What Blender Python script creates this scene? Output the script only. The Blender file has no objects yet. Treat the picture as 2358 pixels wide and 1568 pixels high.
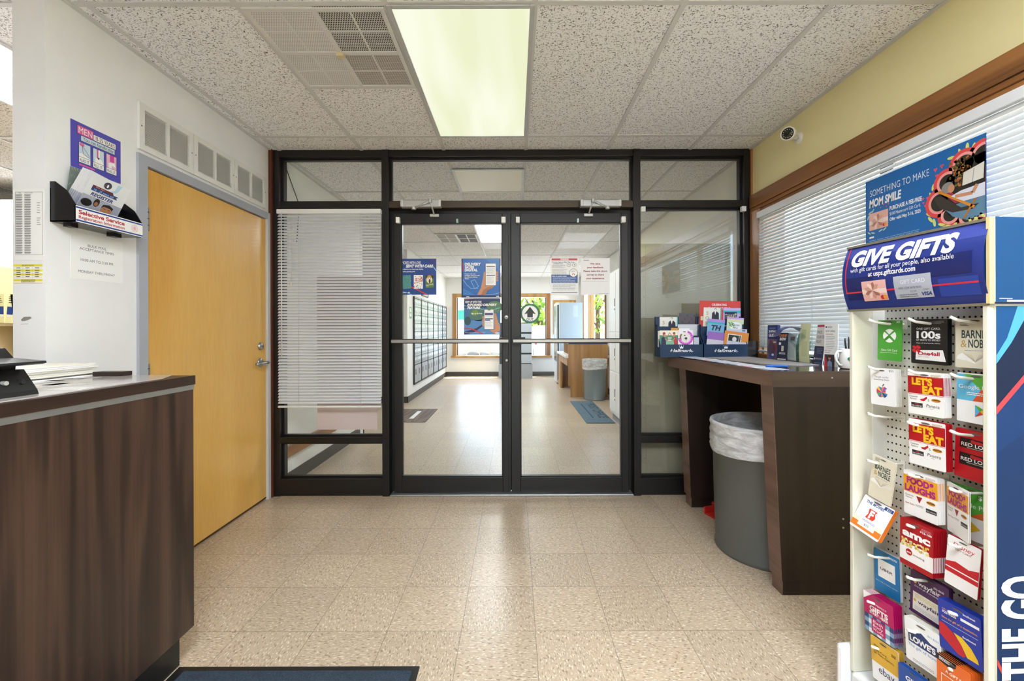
import bpy, bmesh, math, random
from mathutils import Vector, Matrix

SC = bpy.context.scene
COL = SC.collection
PI = math.pi

# ------------------------------------------------------------------ camera
CZ = 1.245                     # eye height
F = 995.0                      # focal length in pixels of the 2358 wide frame
VX, VY = 1185.0, 756.0         # where the viewing axis meets the frame
cam_d = bpy.data.cameras.new('camera')
cam_d.sensor_width = 36.0
cam_d.lens = 36.0 * F / 2358.0
cam_d.shift_x = (1179.0 - VX) / 2358.0
cam_d.shift_y = (VY - 784.0) / 2358.0
cam_d.clip_start = 0.02
cam_o = bpy.data.objects.new('camera', cam_d)
COL.objects.link(cam_o)
cam_o.location = (0, 0, CZ)
cam_o.rotation_euler = (PI / 2, 0.003, 0)
SC.camera = cam_o

# ------------------------------------------------------------------ world, sun, exposure
world = bpy.data.worlds.new('sky')
SC.world = world
world.use_nodes = True
wn = world.node_tree
wn.nodes.clear()
w_out = wn.nodes.new('ShaderNodeOutputWorld')
w_bg = wn.nodes.new('ShaderNodeBackground')
w_sky = wn.nodes.new('ShaderNodeTexSky')
w_sky.sky_type = 'NISHITA'
w_sky.sun_disc = False
w_sky.sun_elevation = math.radians(66)
w_sky.sun_rotation = math.radians(10)
w_sky.air_density = 1.0
w_sky.dust_density = 2.0
w_bg.inputs['Strength'].default_value = 0.48
wn.links.new(w_sky.outputs[0], w_bg.inputs['Color'])
wn.links.new(w_bg.outputs[0], w_out.inputs['Surface'])
sun_d = bpy.data.lights.new('sun', 'SUN')
sun_d.energy = 6.0
sun_d.angle = math.radians(0.6)
sun_d.color = (1.0, 0.96, 0.88)
sun_o = bpy.data.objects.new('sun', sun_d)
COL.objects.link(sun_o)
_sd = Vector((0.22, 0.33, 1.0)).normalized()      # towards the sun: high, beyond the far window
sun_o.rotation_euler = _sd.to_track_quat('Z', 'Y').to_euler()
sun_o.location = (3, 20, 12)
SC.view_settings.view_transform = 'Standard'
SC.view_settings.look = 'None'
SC.view_settings.exposure = 1.62
SC.view_settings.gamma = 1.0
SC.view_settings.use_curve_mapping = False
SC.cycles.max_bounces = 8
SC.cycles.diffuse_bounces = 5
SC.cycles.glossy_bounces = 3
SC.cycles.transmission_bounces = 4
SC.cycles.transparent_max_bounces = 24
SC.cycles.caustics_reflective = False
SC.cycles.caustics_refractive = False
SC.cycles.sample_clamp_indirect = 6.0
SC.cycles.use_denoising = True

FILL_STRENGTH = 12.0                     # radiance of the unseen fill panels added around the viewer

# ------------------------------------------------------------------ materials
def lin(h):
    h = h.lstrip('#')
    out = []
    for i in (0, 2, 4):
        c = int(h[i:i + 2], 16) / 255.0
        out.append(c / 12.92 if c <= 0.04045 else ((c + 0.055) / 1.055) ** 2.4)
    return (out[0], out[1], out[2], 1.0)

_mats = {}
def new_mat(name):
    m = bpy.data.materials.new(name)
    m.use_nodes = True
    nt = m.node_tree
    b = nt.nodes['Principled BSDF']
    return m, nt, b

def M(h, rough=0.5, metal=0.0, spec=0.5, trans=0.0):
    k = (h, rough, metal, spec, trans)
    if k in _mats: return _mats[k]
    m, nt, b = new_mat('paint ' + h)
    b.inputs['Base Color'].default_value = lin(h)
    b.inputs['Roughness'].default_value = rough
    b.inputs['Metallic'].default_value = metal
    b.inputs['Specular IOR Level'].default_value = spec
    if trans:
        tr = nt.nodes.new('ShaderNodeBsdfTranslucent')
        tr.inputs['Color'].default_value = lin(h)
        mx = nt.nodes.new('ShaderNodeMixShader')
        mx.inputs[0].default_value = trans
        o = nt.nodes['Material Output']
        nt.links.new(b.outputs[0], mx.inputs[1]); nt.links.new(tr.outputs[0], mx.inputs[2])
        nt.links.new(mx.outputs[0], o.inputs['Surface'])
    _mats[k] = m
    return m

def node(nt, t, **kw):
    n = nt.nodes.new(t)
    for k, v in kw.items():
        if k.startswith('_'):
            setattr(n, k[1:], v)
        else:
            key = int(k[1:]) if k[0] == 'i' and k[1:].isdigit() else k.replace('__', ' ')
            if hasattr(v, 'is_output'):
                nt.links.new(v, n.inputs[key])
            else:
                n.inputs[key].default_value = v
    return n
def math_n(nt, op, a, b=None, c=None):
    n = nt.nodes.new('ShaderNodeMath'); n.operation = op
    for i, v in enumerate((a, b, c)):
        if v is None: continue
        if hasattr(v, 'is_output'): nt.links.new(v, n.inputs[i])
        else: n.inputs[i].default_value = v
    return n.outputs[0]
def ramp(nt, fac, stops, interp='LINEAR'):
    n = nt.nodes.new('ShaderNodeValToRGB')
    cr = n.color_ramp; cr.interpolation = interp
    while len(cr.elements) < len(stops): cr.elements.new(0.5)
    for e, (p, c) in zip(cr.elements, stops):
        e.position = p; e.color = c if len(c) == 4 else (*c, 1)
    nt.links.new(fac, n.inputs[0])
    return n.outputs[0]
def mixc(nt, fac, a, b, mode='MIX'):
    n = nt.nodes.new('ShaderNodeMix'); n.data_type = 'RGBA'; n.blend_type = mode
    for k, v in ((0, fac), (6, a), (7, b)):
        if hasattr(v, 'is_output'): nt.links.new(v, n.inputs[k])
        else: n.inputs[k].default_value = v
    return n.outputs[2]
def coords(nt, scale=(1, 1, 1), rot=(0, 0, 0)):
    tc = nt.nodes.new('ShaderNodeTexCoord')
    mp = nt.nodes.new('ShaderNodeMapping')
    mp.inputs['Scale'].default_value = scale
    mp.inputs['Rotation'].default_value = rot
    nt.links.new(tc.outputs['Object'], mp.inputs['Vector'])
    return mp.outputs[0]

def wood(name, light, mid, dark, across='Y', bands=9.0, stretch=0.1, rough=0.35, distort=5.0, spec=0.5, fine=140.0):
    """Veneer: the grain runs along Z unless across says otherwise ('Z' = grain along Y, 'X' = grain along Z seen from the front)."""
    m, nt, b = new_mat(name)
    sc = {'Y': (1, 1, stretch), 'X': (1, 1, stretch), 'Z': (1, stretch, 1), 'ZX': (stretch, 1, 1)}[across]
    v = coords(nt, sc)
    w = node(nt, 'ShaderNodeTexNoise', Vector=v, Scale=bands * 0.45, Detail=2.0, Roughness=0.5, Distortion=0.6)
    ww = math_n(nt, 'SINE', math_n(nt, 'MULTIPLY', w.outputs[0], distort * 8.0))
    ww = math_n(nt, 'MULTIPLY_ADD', ww, 0.5, 0.5)
    sc2 = tuple(1.0 if s == 1 else stretch * 0.3 for s in sc)
    f = node(nt, 'ShaderNodeTexNoise', Vector=coords(nt, sc2), Scale=fine, Detail=3.0, Roughness=0.6)
    big = node(nt, 'ShaderNodeTexNoise', Vector=coords(nt, sc2), Scale=bands * 2.0, Detail=2.0)
    t = math_n(nt, 'MULTIPLY', ww, 0.42)
    t = math_n(nt, 'MULTIPLY_ADD', f.outputs[0], 0.45, t)
    t = math_n(nt, 'MULTIPLY_ADD', big.outputs[0], 0.5, t)
    t = math_n(nt, 'SUBTRACT', t, 0.15)
    c = ramp(nt, t, [(0.12, lin(dark)), (0.5, lin(mid)), (0.88, lin(light))])
    nt.links.new(c, b.inputs['Base Color'])
    b.inputs['Roughness'].default_value = rough
    b.inputs['Specular IOR Level'].default_value = spec
    return m

def glass(name='clear glass', tint='#fbfdfc', refl=0.08, alpha=1.0):
    m = bpy.data.materials.new(name); m.use_nodes = True
    nt = m.node_tree; nt.nodes.clear()
    o = nt.nodes.new('ShaderNodeOutputMaterial')
    tr = node(nt, 'ShaderNodeBsdfTransparent', Color=lin(tint))
    gl = node(nt, 'ShaderNodeBsdfGlossy', Roughness=0.015)
    gl.inputs['Color'].default_value = (1, 1, 1, 1)
    lw = node(nt, 'ShaderNodeLayerWeight', Blend=0.5)
    p = math_n(nt, 'POWER', lw.outputs['Facing'], 5.0)
    p = math_n(nt, 'MULTIPLY_ADD', p, 0.9 * refl, 0.035 * refl)
    mx = nt.nodes.new('ShaderNodeMixShader')
    nt.links.new(p, mx.inputs[0]); nt.links.new(tr.outputs[0], mx.inputs[1]); nt.links.new(gl.outputs[0], mx.inputs[2])
    nt.links.new(mx.outputs[0], o.inputs['Surface'])
    return m

def film(name, color, cover):
    """Thin see-through sheet: part pigment, part clear."""
    m, nt, b = new_mat(name)
    b.inputs['Base Color'].default_value = lin(color)
    b.inputs['Roughness'].default_value = 0.35
    tr = node(nt, 'ShaderNodeBsdfTransparent')
    mx = nt.nodes.new('ShaderNodeMixShader'); mx.inputs[0].default_value = cover
    nt.links.new(tr.outputs[0], mx.inputs[1]); nt.links.new(b.outputs[0], mx.inputs[2])
    nt.links.new(mx.outputs[0], nt.nodes['Material Output'].inputs['Surface'])
    return m

def m_liner():
    m, nt, b = new_mat('bin liner film')
    b.inputs['Base Color'].default_value = lin('#f7f8f9'); b.inputs['Roughness'].default_value = 0.3
    n = node(nt, 'ShaderNodeTexNoise', Vector=coords(nt, (9, 9, 26), (0.5, 0.35, 0)), Scale=1.0, Detail=5.0, Roughness=0.65, Distortion=0.8)
    r = nt.nodes.new('ShaderNodeMapRange'); r.inputs[1].default_value = 0.35; r.inputs[2].default_value = 0.7; r.inputs[3].default_value = 0.45; r.inputs[4].default_value = 0.92
    nt.links.new(n.outputs[0], r.inputs[0])
    bm = node(nt, 'ShaderNodeBump', Strength=0.6, Distance=0.02, Height=n.outputs[0]); nt.links.new(bm.outputs[0], b.inputs['Normal'])
    tr = node(nt, 'ShaderNodeBsdfTransparent'); mx = nt.nodes.new('ShaderNodeMixShader')
    nt.links.new(r.outputs[0], mx.inputs[0]); nt.links.new(tr.outputs[0], mx.inputs[1]); nt.links.new(b.outputs[0], mx.inputs[2])
    nt.links.new(mx.outputs[0], nt.nodes['Material Output'].inputs['Surface'])
    return m

def m_floor():
    m, nt, b = new_mat('speckled vinyl tile')
    tc = nt.nodes.new('ShaderNodeTexCoord')
    sx = node(nt, 'ShaderNodeSeparateXYZ', Vector=tc.outputs['Object'])
    T = 0.3048
    tx = math_n(nt, 'MULTIPLY_ADD', sx.outputs[0], 1 / T, 0.223 / T + 40)
    ty = math_n(nt, 'MULTIPLY_ADD', sx.outputs[1], 1 / T, -1.778 / T + 40)
    ix, iy = math_n(nt, 'FLOOR', tx), math_n(nt, 'FLOOR', ty)
    fx, fy = math_n(nt, 'FRACT', tx), math_n(nt, 'FRACT', ty)
    ex = math_n(nt, 'MINIMUM', fx, math_n(nt, 'SUBTRACT', 1.0, fx))
    ey = math_n(nt, 'MINIMUM', fy, math_n(nt, 'SUBTRACT', 1.0, fy))
    seam = math_n(nt, 'LESS_THAN', math_n(nt, 'MINIMUM', ex, ey), 0.0042)
    chk = math_n(nt, 'MODULO', math_n(nt, 'ADD', ix, iy), 2.0)
    cid = node(nt, 'ShaderNodeCombineXYZ', X=ix, Y=iy)
    wn_ = node(nt, 'ShaderNodeTexWhiteNoise', Vector=cid.outputs[0]); wn_.noise_dimensions = '2D'
    def flecks(scale, rot, lo, hi, seed):
        mp = nt.nodes.new('ShaderNodeMapping'); mp.inputs['Scale'].default_value = scale
        mp.inputs['Rotation'].default_value = (0, 0, rot); mp.inputs['Location'].default_value = (seed, seed, 0)
        nt.links.new(tc.outputs['Object'], mp.inputs['Vector'])
        n = node(nt, 'ShaderNodeTexNoise', Vector=mp.outputs[0], Scale=1.0, Detail=1.0, Roughness=0.4)
        r = nt.nodes.new('ShaderNodeMapRange'); r.inputs[1].default_value = lo; r.inputs[2].default_value = hi
        nt.links.new(n.outputs[0], r.inputs[0]); return r.outputs[0]
    def pick(scale, lo, hi, seed):
        a = flecks(scale, 0.25, lo, hi, seed); c = flecks((scale[1], scale[0], 1), 0.25, lo, hi, seed + 3)
        n = nt.nodes.new('ShaderNodeMix'); n.data_type = 'FLOAT'
        nt.links.new(chk, n.inputs[0]); nt.links.new(a, n.inputs[2]); nt.links.new(c, n.inputs[3]); return n.outputs[0]
    lt = pick((170, 62, 1), 0.585, 0.66, 1.3)
    dk = pick((150, 60, 1), 0.61, 0.67, 7.7)
    cl = node(nt, 'ShaderNodeTexNoise', Vector=tc.outputs['Object'], Scale=34.0, Detail=5.0, Roughness=0.7)
    base = ramp(nt, cl.outputs[0], [(0.3, lin('#b39f86')), (0.7, lin('#c6b299'))])
    base = mixc(nt, math_n(nt, 'MULTIPLY', lt, 0.8), base, lin('#e2d9c6'))
    base = mixc(nt, math_n(nt, 'MULTIPLY', dk, 0.75), base, lin('#7d6a52'))
    tone = ramp(nt, wn_.outputs[0], [(0, (0.93, 0.93, 0.93)), (1, (1.05, 1.05, 1.05))])
    base = mixc(nt, 1.0, base, tone, 'MULTIPLY')
    base = mixc(nt, math_n(nt, 'MULTIPLY', seam, 0.65), base, lin('#5d4f3d'))
    nt.links.new(base, b.inputs['Base Color'])
    b.inputs['Roughness'].default_value = 0.3
    b.inputs['Specular IOR Level'].default_value = 0.5
    return m

def m_ceiling():
    m, nt, b = new_mat('fissured ceiling tile')
    tc = nt.nodes.new('ShaderNodeTexCoord')
    warp = node(nt, 'ShaderNodeTexNoise', Vector=tc.outputs['Object'], Scale=26.0, Detail=1.0)
    mv = nt.nodes.new('ShaderNodeVectorMath'); mv.operation = 'MULTIPLY_ADD'
    nt.links.new(warp.outputs['Color'], mv.inputs[0]); mv.inputs[1].default_value = (0.012, 0.012, 0)
    nt.links.new(tc.outputs['Object'], mv.inputs[2])
    outs = []
    for sc_, lo, hi, loc in (((95, 230, 1), 0.70, 0.73, 0.0), ((200, 110, 1), 0.715, 0.745, 5.0), ((330, 330, 1), 0.73, 0.76, 9.0)):
        mp = nt.nodes.new('ShaderNodeMapping'); mp.inputs['Scale'].default_value = sc_; mp.inputs['Location'].default_value = (loc, loc, 0)
        nt.links.new(mv.outputs[0], mp.inputs['Vector'])
        n = node(nt, 'ShaderNodeTexNoise', Vector=mp.outputs[0], Scale=1.0, Detail=0.0)
        r = nt.nodes.new('ShaderNodeMapRange'); r.inputs[1].default_value = lo; r.inputs[2].default_value = hi
        nt.links.new(n.outputs[0], r.inputs[0]); outs.append(r.outputs[0])
    s = math_n(nt, 'MAXIMUM', outs[0], math_n(nt, 'MAXIMUM', outs[1], outs[2]))
    c = mixc(nt, math_n(nt, 'MULTIPLY', s, 0.9), lin('#f6f6f7'), lin('#5c5a58'))
    nt.links.new(c, b.inputs['Base Color']); b.inputs['Roughness'].default_value = 0.9
    b.inputs['Specular IOR Level'].default_value = 0.1
    return m

def m_wall(name, col, scuff=0.0):
    m, nt, b = new_mat(name)
    n = node(nt, 'ShaderNodeTexNoise', Vector=coords(nt), Scale=2.2, Detail=5.0, Roughness=0.6)
    h = lin(col)
    lo = tuple(x * 0.94 for x in h[:3]) + (1,)
    c = ramp(nt, n.outputs[0], [(0.3, lo), (0.65, h)])
    if scuff:
        s = node(nt, 'ShaderNodeTexNoise', Vector=coords(nt, (3, 3, 9), (0.5, 0.2, 0)), Scale=3.2, Detail=8.0, Roughness=0.75)
        r = nt.nodes.new('ShaderNodeMapRange'); r.inputs[1].default_value = 0.70; r.inputs[2].default_value = 0.74
        nt.links.new(s.outputs[0], r.inputs[0])
        c = mixc(nt, math_n(nt, 'MULTIPLY', r.outputs[0], scuff), c, lin('#8f8a82'))
    nt.links.new(c, b.inputs['Base Color']); b.inputs['Roughness'].default_value = 0.55
    f = node(nt, 'ShaderNodeTexNoise', Vector=coords(nt), Scale=160.0, Detail=2.0)
    bm = node(nt, 'ShaderNodeBump', Strength=0.06, Distance=0.004, Height=f.outputs[0])
    nt.links.new(bm.outputs[0], b.inputs['Normal'])
    return m

def m_carpet(name, col, border=None):
    m, nt, b = new_mat(name)
    n = node(nt, 'ShaderNodeTexNoise', Vector=coords(nt), Scale=220.0, Detail=3.0)
    n2 = node(nt, 'ShaderNodeTexNoise', Vector=coords(nt), Scale=18.0, Detail=6.0, Roughness=0.7)
    h = lin(col)
    c = ramp(nt, n.outputs[0], [(0.3, tuple(x * 0.55 for x in h[:3])), (0.7, tuple(x * 1.25 for x in h[:3]))])
    c = mixc(nt, 1.0, c, ramp(nt, n2.outputs[0], [(0.3, (0.75,) * 3), (0.7, (1.15,) * 3)]), 'MULTIPLY')
    nt.links.new(c, b.inputs['Base Color']); b.inputs['Roughness'].default_value = 0.95
    bm = node(nt, 'ShaderNodeBump', Strength=0.5, Distance=0.004, Height=n.outputs[0]); nt.links.new(bm.outputs[0], b.inputs['Normal'])
    return m

def m_diffuser(name, strength, c0, c1):
    """Prismatic lamp cover: the light of the tubes behind it, a little stronger along each tube."""
    m = bpy.data.materials.new(name); m.use_nodes = True
    nt = m.node_tree; nt.nodes.clear()
    o = nt.nodes.new('ShaderNodeOutputMaterial')
    e = nt.nodes.new('ShaderNodeEmission')
    v = coords(nt, (7, 1.2, 1))
    n = node(nt, 'ShaderNodeTexNoise', Vector=v, Scale=0.8, Detail=1.0)
    c = ramp(nt, n.outputs[0], [(0.35, c0), (0.65, c1)])
    nt.links.new(c, e.inputs['Color']); e.inputs['Strength'].default_value = strength
    nt.links.new(e.outputs[0], o.inputs['Surface'])
    return m

def m_perf(name, plate, hole, px_, py_, fill):
    """Perforated sheet: staggered dark holes."""
    m, nt, b = new_mat(name)
    tc = nt.nodes.new('ShaderNodeTexCoord')
    s = node(nt, 'ShaderNodeSeparateXYZ', Vector=tc.outputs['Object'])
    y = math_n(nt, 'DIVIDE', s.outputs[1], py_)
    row = math_n(nt, 'FLOOR', y)
    x = math_n(nt, 'MULTIPLY_ADD', math_n(nt, 'MODULO', row, 2.0), 0.5, math_n(nt, 'DIVIDE', s.outputs[0], px_))
    fx = math_n(nt, 'ABSOLUTE', math_n(nt, 'SUBTRACT', math_n(nt, 'FRACT', x), 0.5))
    fy = math_n(nt, 'ABSOLUTE', math_n(nt, 'SUBTRACT', math_n(nt, 'FRACT', y), 0.5))
    inside = math_n(nt, 'MULTIPLY', math_n(nt, 'LESS_THAN', fx, 0.5 * fill[0]), math_n(nt, 'LESS_THAN', fy, 0.5 * fill[1]))
    c = mixc(nt, inside, lin(plate), lin(hole))
    nt.links.new(c, b.inputs['Base Color']); b.inputs['Roughness'].default_value = 0.5
    return m

WALL_W = m_wall('white wall paint', '#eeeff2', 0.35)
WALL_H = m_wall('hall wall paint', '#eeede9')
WALL_Y = m_wall('yellow wall paint', '#fdf2b8')
WALL_B = m_wall('cream wall paint', '#dcd8cc', 0.3)
FLOOR_M = m_floor()
CEIL_M = m_ceiling()
GLASS = glass()
BRONZE = M('#110d0b', 0.42, 0.0, 0.5)
WALNUT = wood('dark walnut laminate', '#4f392d', '#33241d', '#1e1511', 'Y', 16.0, 0.07, 0.38, 3.0)
WALNUT_F = wood('dark walnut laminate edge', '#523c30', '#38271f', '#211713', 'Z', 10.0, 0.1, 0.35, 3.0)
DESK_D = wood('espresso desk laminate', '#2c201a', '#201611', '#150e0b', 'X', 12.0, 0.05, 0.45, 2.0, 0.35)
DESK_L = wood('walnut desk edging', '#7b6050', '#684f41', '#4b382d', 'Z', 14.0, 0.05, 0.4, 2.0)
MAPLE = wood('amber birch door veneer', '#e6b968', '#d9a854', '#c8933f', 'Y', 2.6, 0.35, 0.3, 2.0, 0.5, 60.0)
TRIMW = wood('stained oak trim', '#b07a42', '#986434', '#6d4522', 'Z', 8.0, 0.06, 0.35, 2.5)
TRIMV = wood('stained oak upright', '#b58050', '#9a683c', '#744d2a', 'X', 8.0, 0.06, 0.35, 2.5)
OAK = wood('lobby oak veneer', '#c69a63', '#b1834d', '#936a3a', 'X', 7.0, 0.1, 0.4, 2.0)
ALU = M('#b9bab9', 0.35, 0.85)
ALUP = M('#c4c6c6', 0.4, 0.3)
WHITE = M('#f1f1ef', 0.45)
BLACK = M('#141414', 0.45)
CREAM = M('#e9e6d8', 0.4)
# ------------------------------------------------------------------ mesh building
_W = {}                                       # world matrix of every object built here
_tx = {}
EPS = 0.00035
def _glyph(txt, bold, ital):
    k = (txt, bold, ital)
    if k not in _tx:
        cu = bpy.data.curves.new('lettering', 'FONT'); cu.body = txt; cu.size = 1.0
        cu.offset = bold; cu.shear = ital; cu.resolution_u = 4
        ob = bpy.data.objects.new('lettering', cu)
        me = ob.to_mesh()
        vs = [tuple(v.co[:2]) for v in me.vertices]; fs = [tuple(p.vertices) for p in me.polygons]
        ob.to_mesh_clear(); bpy.data.objects.remove(ob); bpy.data.curves.remove(cu)
        _tx[k] = (vs, fs)
    return _tx[k]

def place(o, u, v):
    """Matrix of a flat sheet: u to its right, v up, its face along u x v."""
    u = Vector(u).normalized(); v = Vector(v); v = (v - u * v.dot(u)).normalized(); n = u.cross(v)
    m = Matrix.Identity(4)
    for i in range(3):
        m[i][0], m[i][1], m[i][2], m[i][3] = u[i], v[i], n[i], o[i]
    return m

class MB:
    def __init__(s):
        s.v = []; s.f = []; s.mi = []; s.sm = []; s.mats = []; s.X = Matrix.Identity(4)
        s.u = 0.01; s.H = 100.0
    def add(s, vs, fs, mat, smooth=False):
        if mat not in s.mats: s.mats.append(mat)
        k = s.mats.index(mat); n = len(s.v)
        s.v += [s.X @ Vector(p) for p in vs]
        for f in fs:
            s.f.append(tuple(i + n for i in f)); s.mi.append(k); s.sm.append(smooth)
        return s
    def box(s, x0, x1, y0, y1, z0, z1, mat, bev=0.0, seg=2):
        if x1 < x0: x0, x1 = x1, x0
        if y1 < y0: y0, y1 = y1, y0
        if z1 < z0: z0, z1 = z1, z0
        if bev <= 0:
            vs = [(x, y, z) for z in (z0, z1) for y in (y0, y1) for x in (x0, x1)]
            return s.add(vs, [(0, 2, 3, 1), (4, 5, 7, 6), (0, 1, 5, 4), (2, 6, 7, 3), (0, 4, 6, 2), (1, 3, 7, 5)], mat)
        bm = bmesh.new(); bmesh.ops.create_cube(bm, size=1.0)
        for v in bm.verts:
            v.co = Vector(((x0 + x1) / 2 + v.co.x * (x1 - x0), (y0 + y1) / 2 + v.co.y * (y1 - y0), (z0 + z1) / 2 + v.co.z * (z1 - z0)))
        bmesh.ops.bevel(bm, geom=bm.edges[:], offset=min(bev, 0.49 * min(x1 - x0, y1 - y0, z1 - z0)), segments=seg, profile=0.5, affect='EDGES')
        bm.verts.index_update()
        s.add([v.co[:] for v in bm.verts], [tuple(v.index for v in f.verts) for f in bm.faces], mat, False)
        bm.free(); return s
    def prism(s, pts, axis, a, b, mat):
        """Outline pts extruded along axis from a to b; pts are the two other coordinates in x, y, z order."""
        def p3(p, t): return {'X': (t, p[0], p[1]), 'Y': (p[0], t, p[1]), 'Z': (p[0], p[1], t)}[axis]
        n = len(pts)
        vs = [p3(p, a) for p in pts] + [p3(p, b) for p in pts]
        fs = [tuple(range(n)), tuple(reversed(range(n, 2 * n)))] + [(i, (i + 1) % n, n + (i + 1) % n, n + i) for i in range(n)]
        return s.add(vs, fs, mat)
    def tube(s, pts, r, mat, n=8, cap=True):
        pts = [Vector(p) for p in pts]; vs = []; fs = []; rs = r if isinstance(r, (list, tuple)) else [r] * len(pts)
        ref = None
        for i, p in enumerate(pts):
            d = (pts[min(i + 1, len(pts) - 1)] - pts[max(i - 1, 0)]).normalized()
            if ref is None:
                ref = Vector((0, 0, 1)) if abs(d.z) < 0.9 else Vector((1, 0, 0))
            a = d.cross(ref).normalized(); b_ = a.cross(d).normalized(); ref = b_
            for k in range(n):
                t = 2 * PI * k / n
                vs.append(p + (a * math.cos(t) + b_ * math.sin(t)) * rs[i])
        for i in range(len(pts) - 1):
            for k in range(n):
                fs.append((i * n + k, i * n + (k + 1) % n, (i + 1) * n + (k + 1) % n, (i + 1) * n + k))
        if cap:
            fs += [tuple(reversed(range(n))), tuple(range((len(pts) - 1) * n, len(pts) * n))]
        return s.add(vs, fs, mat, True)
    def lathe(s, prof, c, mat, n=32, axis='Z', fn=None):
        """Profile (r, h) turned about an axis through c; fn(angle, r, h) may move a point out or in."""
        vs = []; fs = []
        for r, h in prof:
            for k in range(n):
                t = 2 * PI * k / n
                rr, hh = (r, h) if fn is None else fn(t, r, h)
                x, y = rr * math.cos(t), rr * math.sin(t)
                vs.append({'Z': (c[0] + x, c[1] + y, c[2] + hh), 'Y': (c[0] + x, c[1] + hh, c[2] + y), 'X': (c[0] + hh, c[1] + x, c[2] + y)}[axis])
        for i in range(len(prof) - 1):
            for k in range(n):
                fs.append((i * n + k, i * n + (k + 1) % n, (i + 1) * n + (k + 1) % n, (i + 1) * n + k))
        return s.add(vs, fs, mat, True)
    def cyl(s, c, r, h0, h1, mat, n=24, axis='Z'):
        s.lathe([(r, h0), (r, h1)], c, mat, n, axis)
        for h in (h0, h1):
            s.lathe([(0.0001, h), (r, h)], c, mat, n, axis)
        return s
    def ball(s, c, r, mat, n=12, sq=(1, 1, 1), jit=0.0, rnd=None):
        vs = []; fs = []
        for i in range(n // 2 + 1):
            a = -PI / 2 + PI * i / (n // 2)
            for k in range(n):
                t = 2 * PI * k / n
                q = 1 + (rnd.uniform(-jit, jit) if rnd and 0 < i < n // 2 else 0)
                vs.append((c[0] + r * sq[0] * q * math.cos(a) * math.cos(t), c[1] + r * sq[1] * q * math.cos(a) * math.sin(t), c[2] + r * sq[2] * q * math.sin(a)))
        for i in range(n // 2):
            for k in range(n):
                fs.append((i * n + k, i * n + (k + 1) % n, (i + 1) * n + (k + 1) % n, (i + 1) * n + k))
        return s.add(vs, fs, mat, True)
    # ---- flat print on a sheet: x right 0..100 over its width, y DOWN from its top edge
    def sheet(s, o, u, v, W, H, T, mat, back=None, round_=0.0):
        """Start a sheet with lower left corner o, W x H metres, T thick."""
        s.X = place(o, u, v); s.u = W / 100.0; s.H = H / s.u; s.Wm = W; s.Hm = H
        r = round_ / 100.0 * W
        if r > 0:
            pts = []
            for cx, cy, a0 in ((W - r, r, -90), (W - r, H - r, 0), (r, H - r, 90), (r, r, 180)):
                for k in range(5):
                    t = math.radians(a0 + 22.5 * k); pts.append((cx + r * math.cos(t), cy + r * math.sin(t)))
        else:
            pts = [(0, 0), (W, 0), (W, H), (0, H)]
        n = len(pts)
        vs = [(x, y, 0) for x, y in pts] + [(x, y, -T) for x, y in pts]
        s.add(vs, [tuple(range(n))], mat)
        s.add(vs, [tuple(reversed(range(n, 2 * n)))] + [(i, n + i, n + (i + 1) % n, (i + 1) % n) for i in range(n)], back or mat)
        return s
    def P(s, x, y, L): return (x * s.u, (s.H - y) * s.u, L * EPS)
    def poly(s, pts, mat, L=1):
        vs = [s.P(x, y, L) for x, y in pts]
        a = sum(vs[i][0] * vs[(i + 1) % len(vs)][1] - vs[(i + 1) % len(vs)][0] * vs[i][1] for i in range(len(vs)))
        idx = tuple(range(len(vs)))
        return s.add(vs, [idx if a > 0 else tuple(reversed(idx))], mat)
    def rect(s, x0, y0, x1, y1, mat, L=1): return s.poly([(x0, y0), (x1, y0), (x1, y1), (x0, y1)], mat, L)
    def ell(s, cx, cy, rx, ry, mat, L=1, n=24, rot=0.0):
        c, q = math.cos(rot), math.sin(rot)
        return s.poly([(cx + rx * math.cos(t) * c - ry * math.sin(t) * q, cy + rx * math.cos(t) * q + ry * math.sin(t) * c) for t in [2 * PI * k / n for k in range(n)]], mat, L)
    def line(s, pts, w, mat, L=1):
        for (x0, y0), (x1, y1) in zip(pts[:-1], pts[1:]):
            dx, dy = x1 - x0, y1 - y0; l = math.hypot(dx, dy) or 1; ox, oy = -dy / l * w / 2, dx / l * w / 2
            s.poly([(x0 + ox, y0 + oy), (x1 + ox, y1 + oy), (x1 - ox, y1 - oy), (x0 - ox, y0 - oy)], mat, L)
        return s
    def ring(s, cx, cy, r, w, mat, L=1, n=28, a0=0, a1=360):
        st = [math.radians(a0 + (a1 - a0) * k / n) for k in range(n + 1)]
        for a, b in zip(st[:-1], st[1:]):
            s.poly([(cx + q * math.cos(t), cy + q * math.sin(t)) for q, t in ((r, a), (r, b), (r - w, b), (r - w, a))], mat, L)
        return s
    def text(s, txt, x, y, h, mat, L=2, w=None, al='L', bold=0.0, ital=0.0, rot=0.0):
        """Baseline at y, capitals h high; w fits the line to a width."""
        vs, fs = _glyph(txt, bold, ital)
        if not vs: return s
        x0 = min(p[0] for p in vs); x1 = max(p[0] for p in vs)
        k = h / 0.69; kx = w / (x1 - x0) if w else k
        W = (x1 - x0) * kx
        ox = {'L': 0, 'C': -W / 2, 'R': -W}[al]
        c, q = math.cos(rot), math.sin(rot)
        out = []
        for px, py in vs:
            a, b = (px - x0) * kx + ox, -py * k
            out.append(s.P(x + a * c - b * q, y + a * q + b * c, L))
        return s.add(out, fs, mat)
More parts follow.
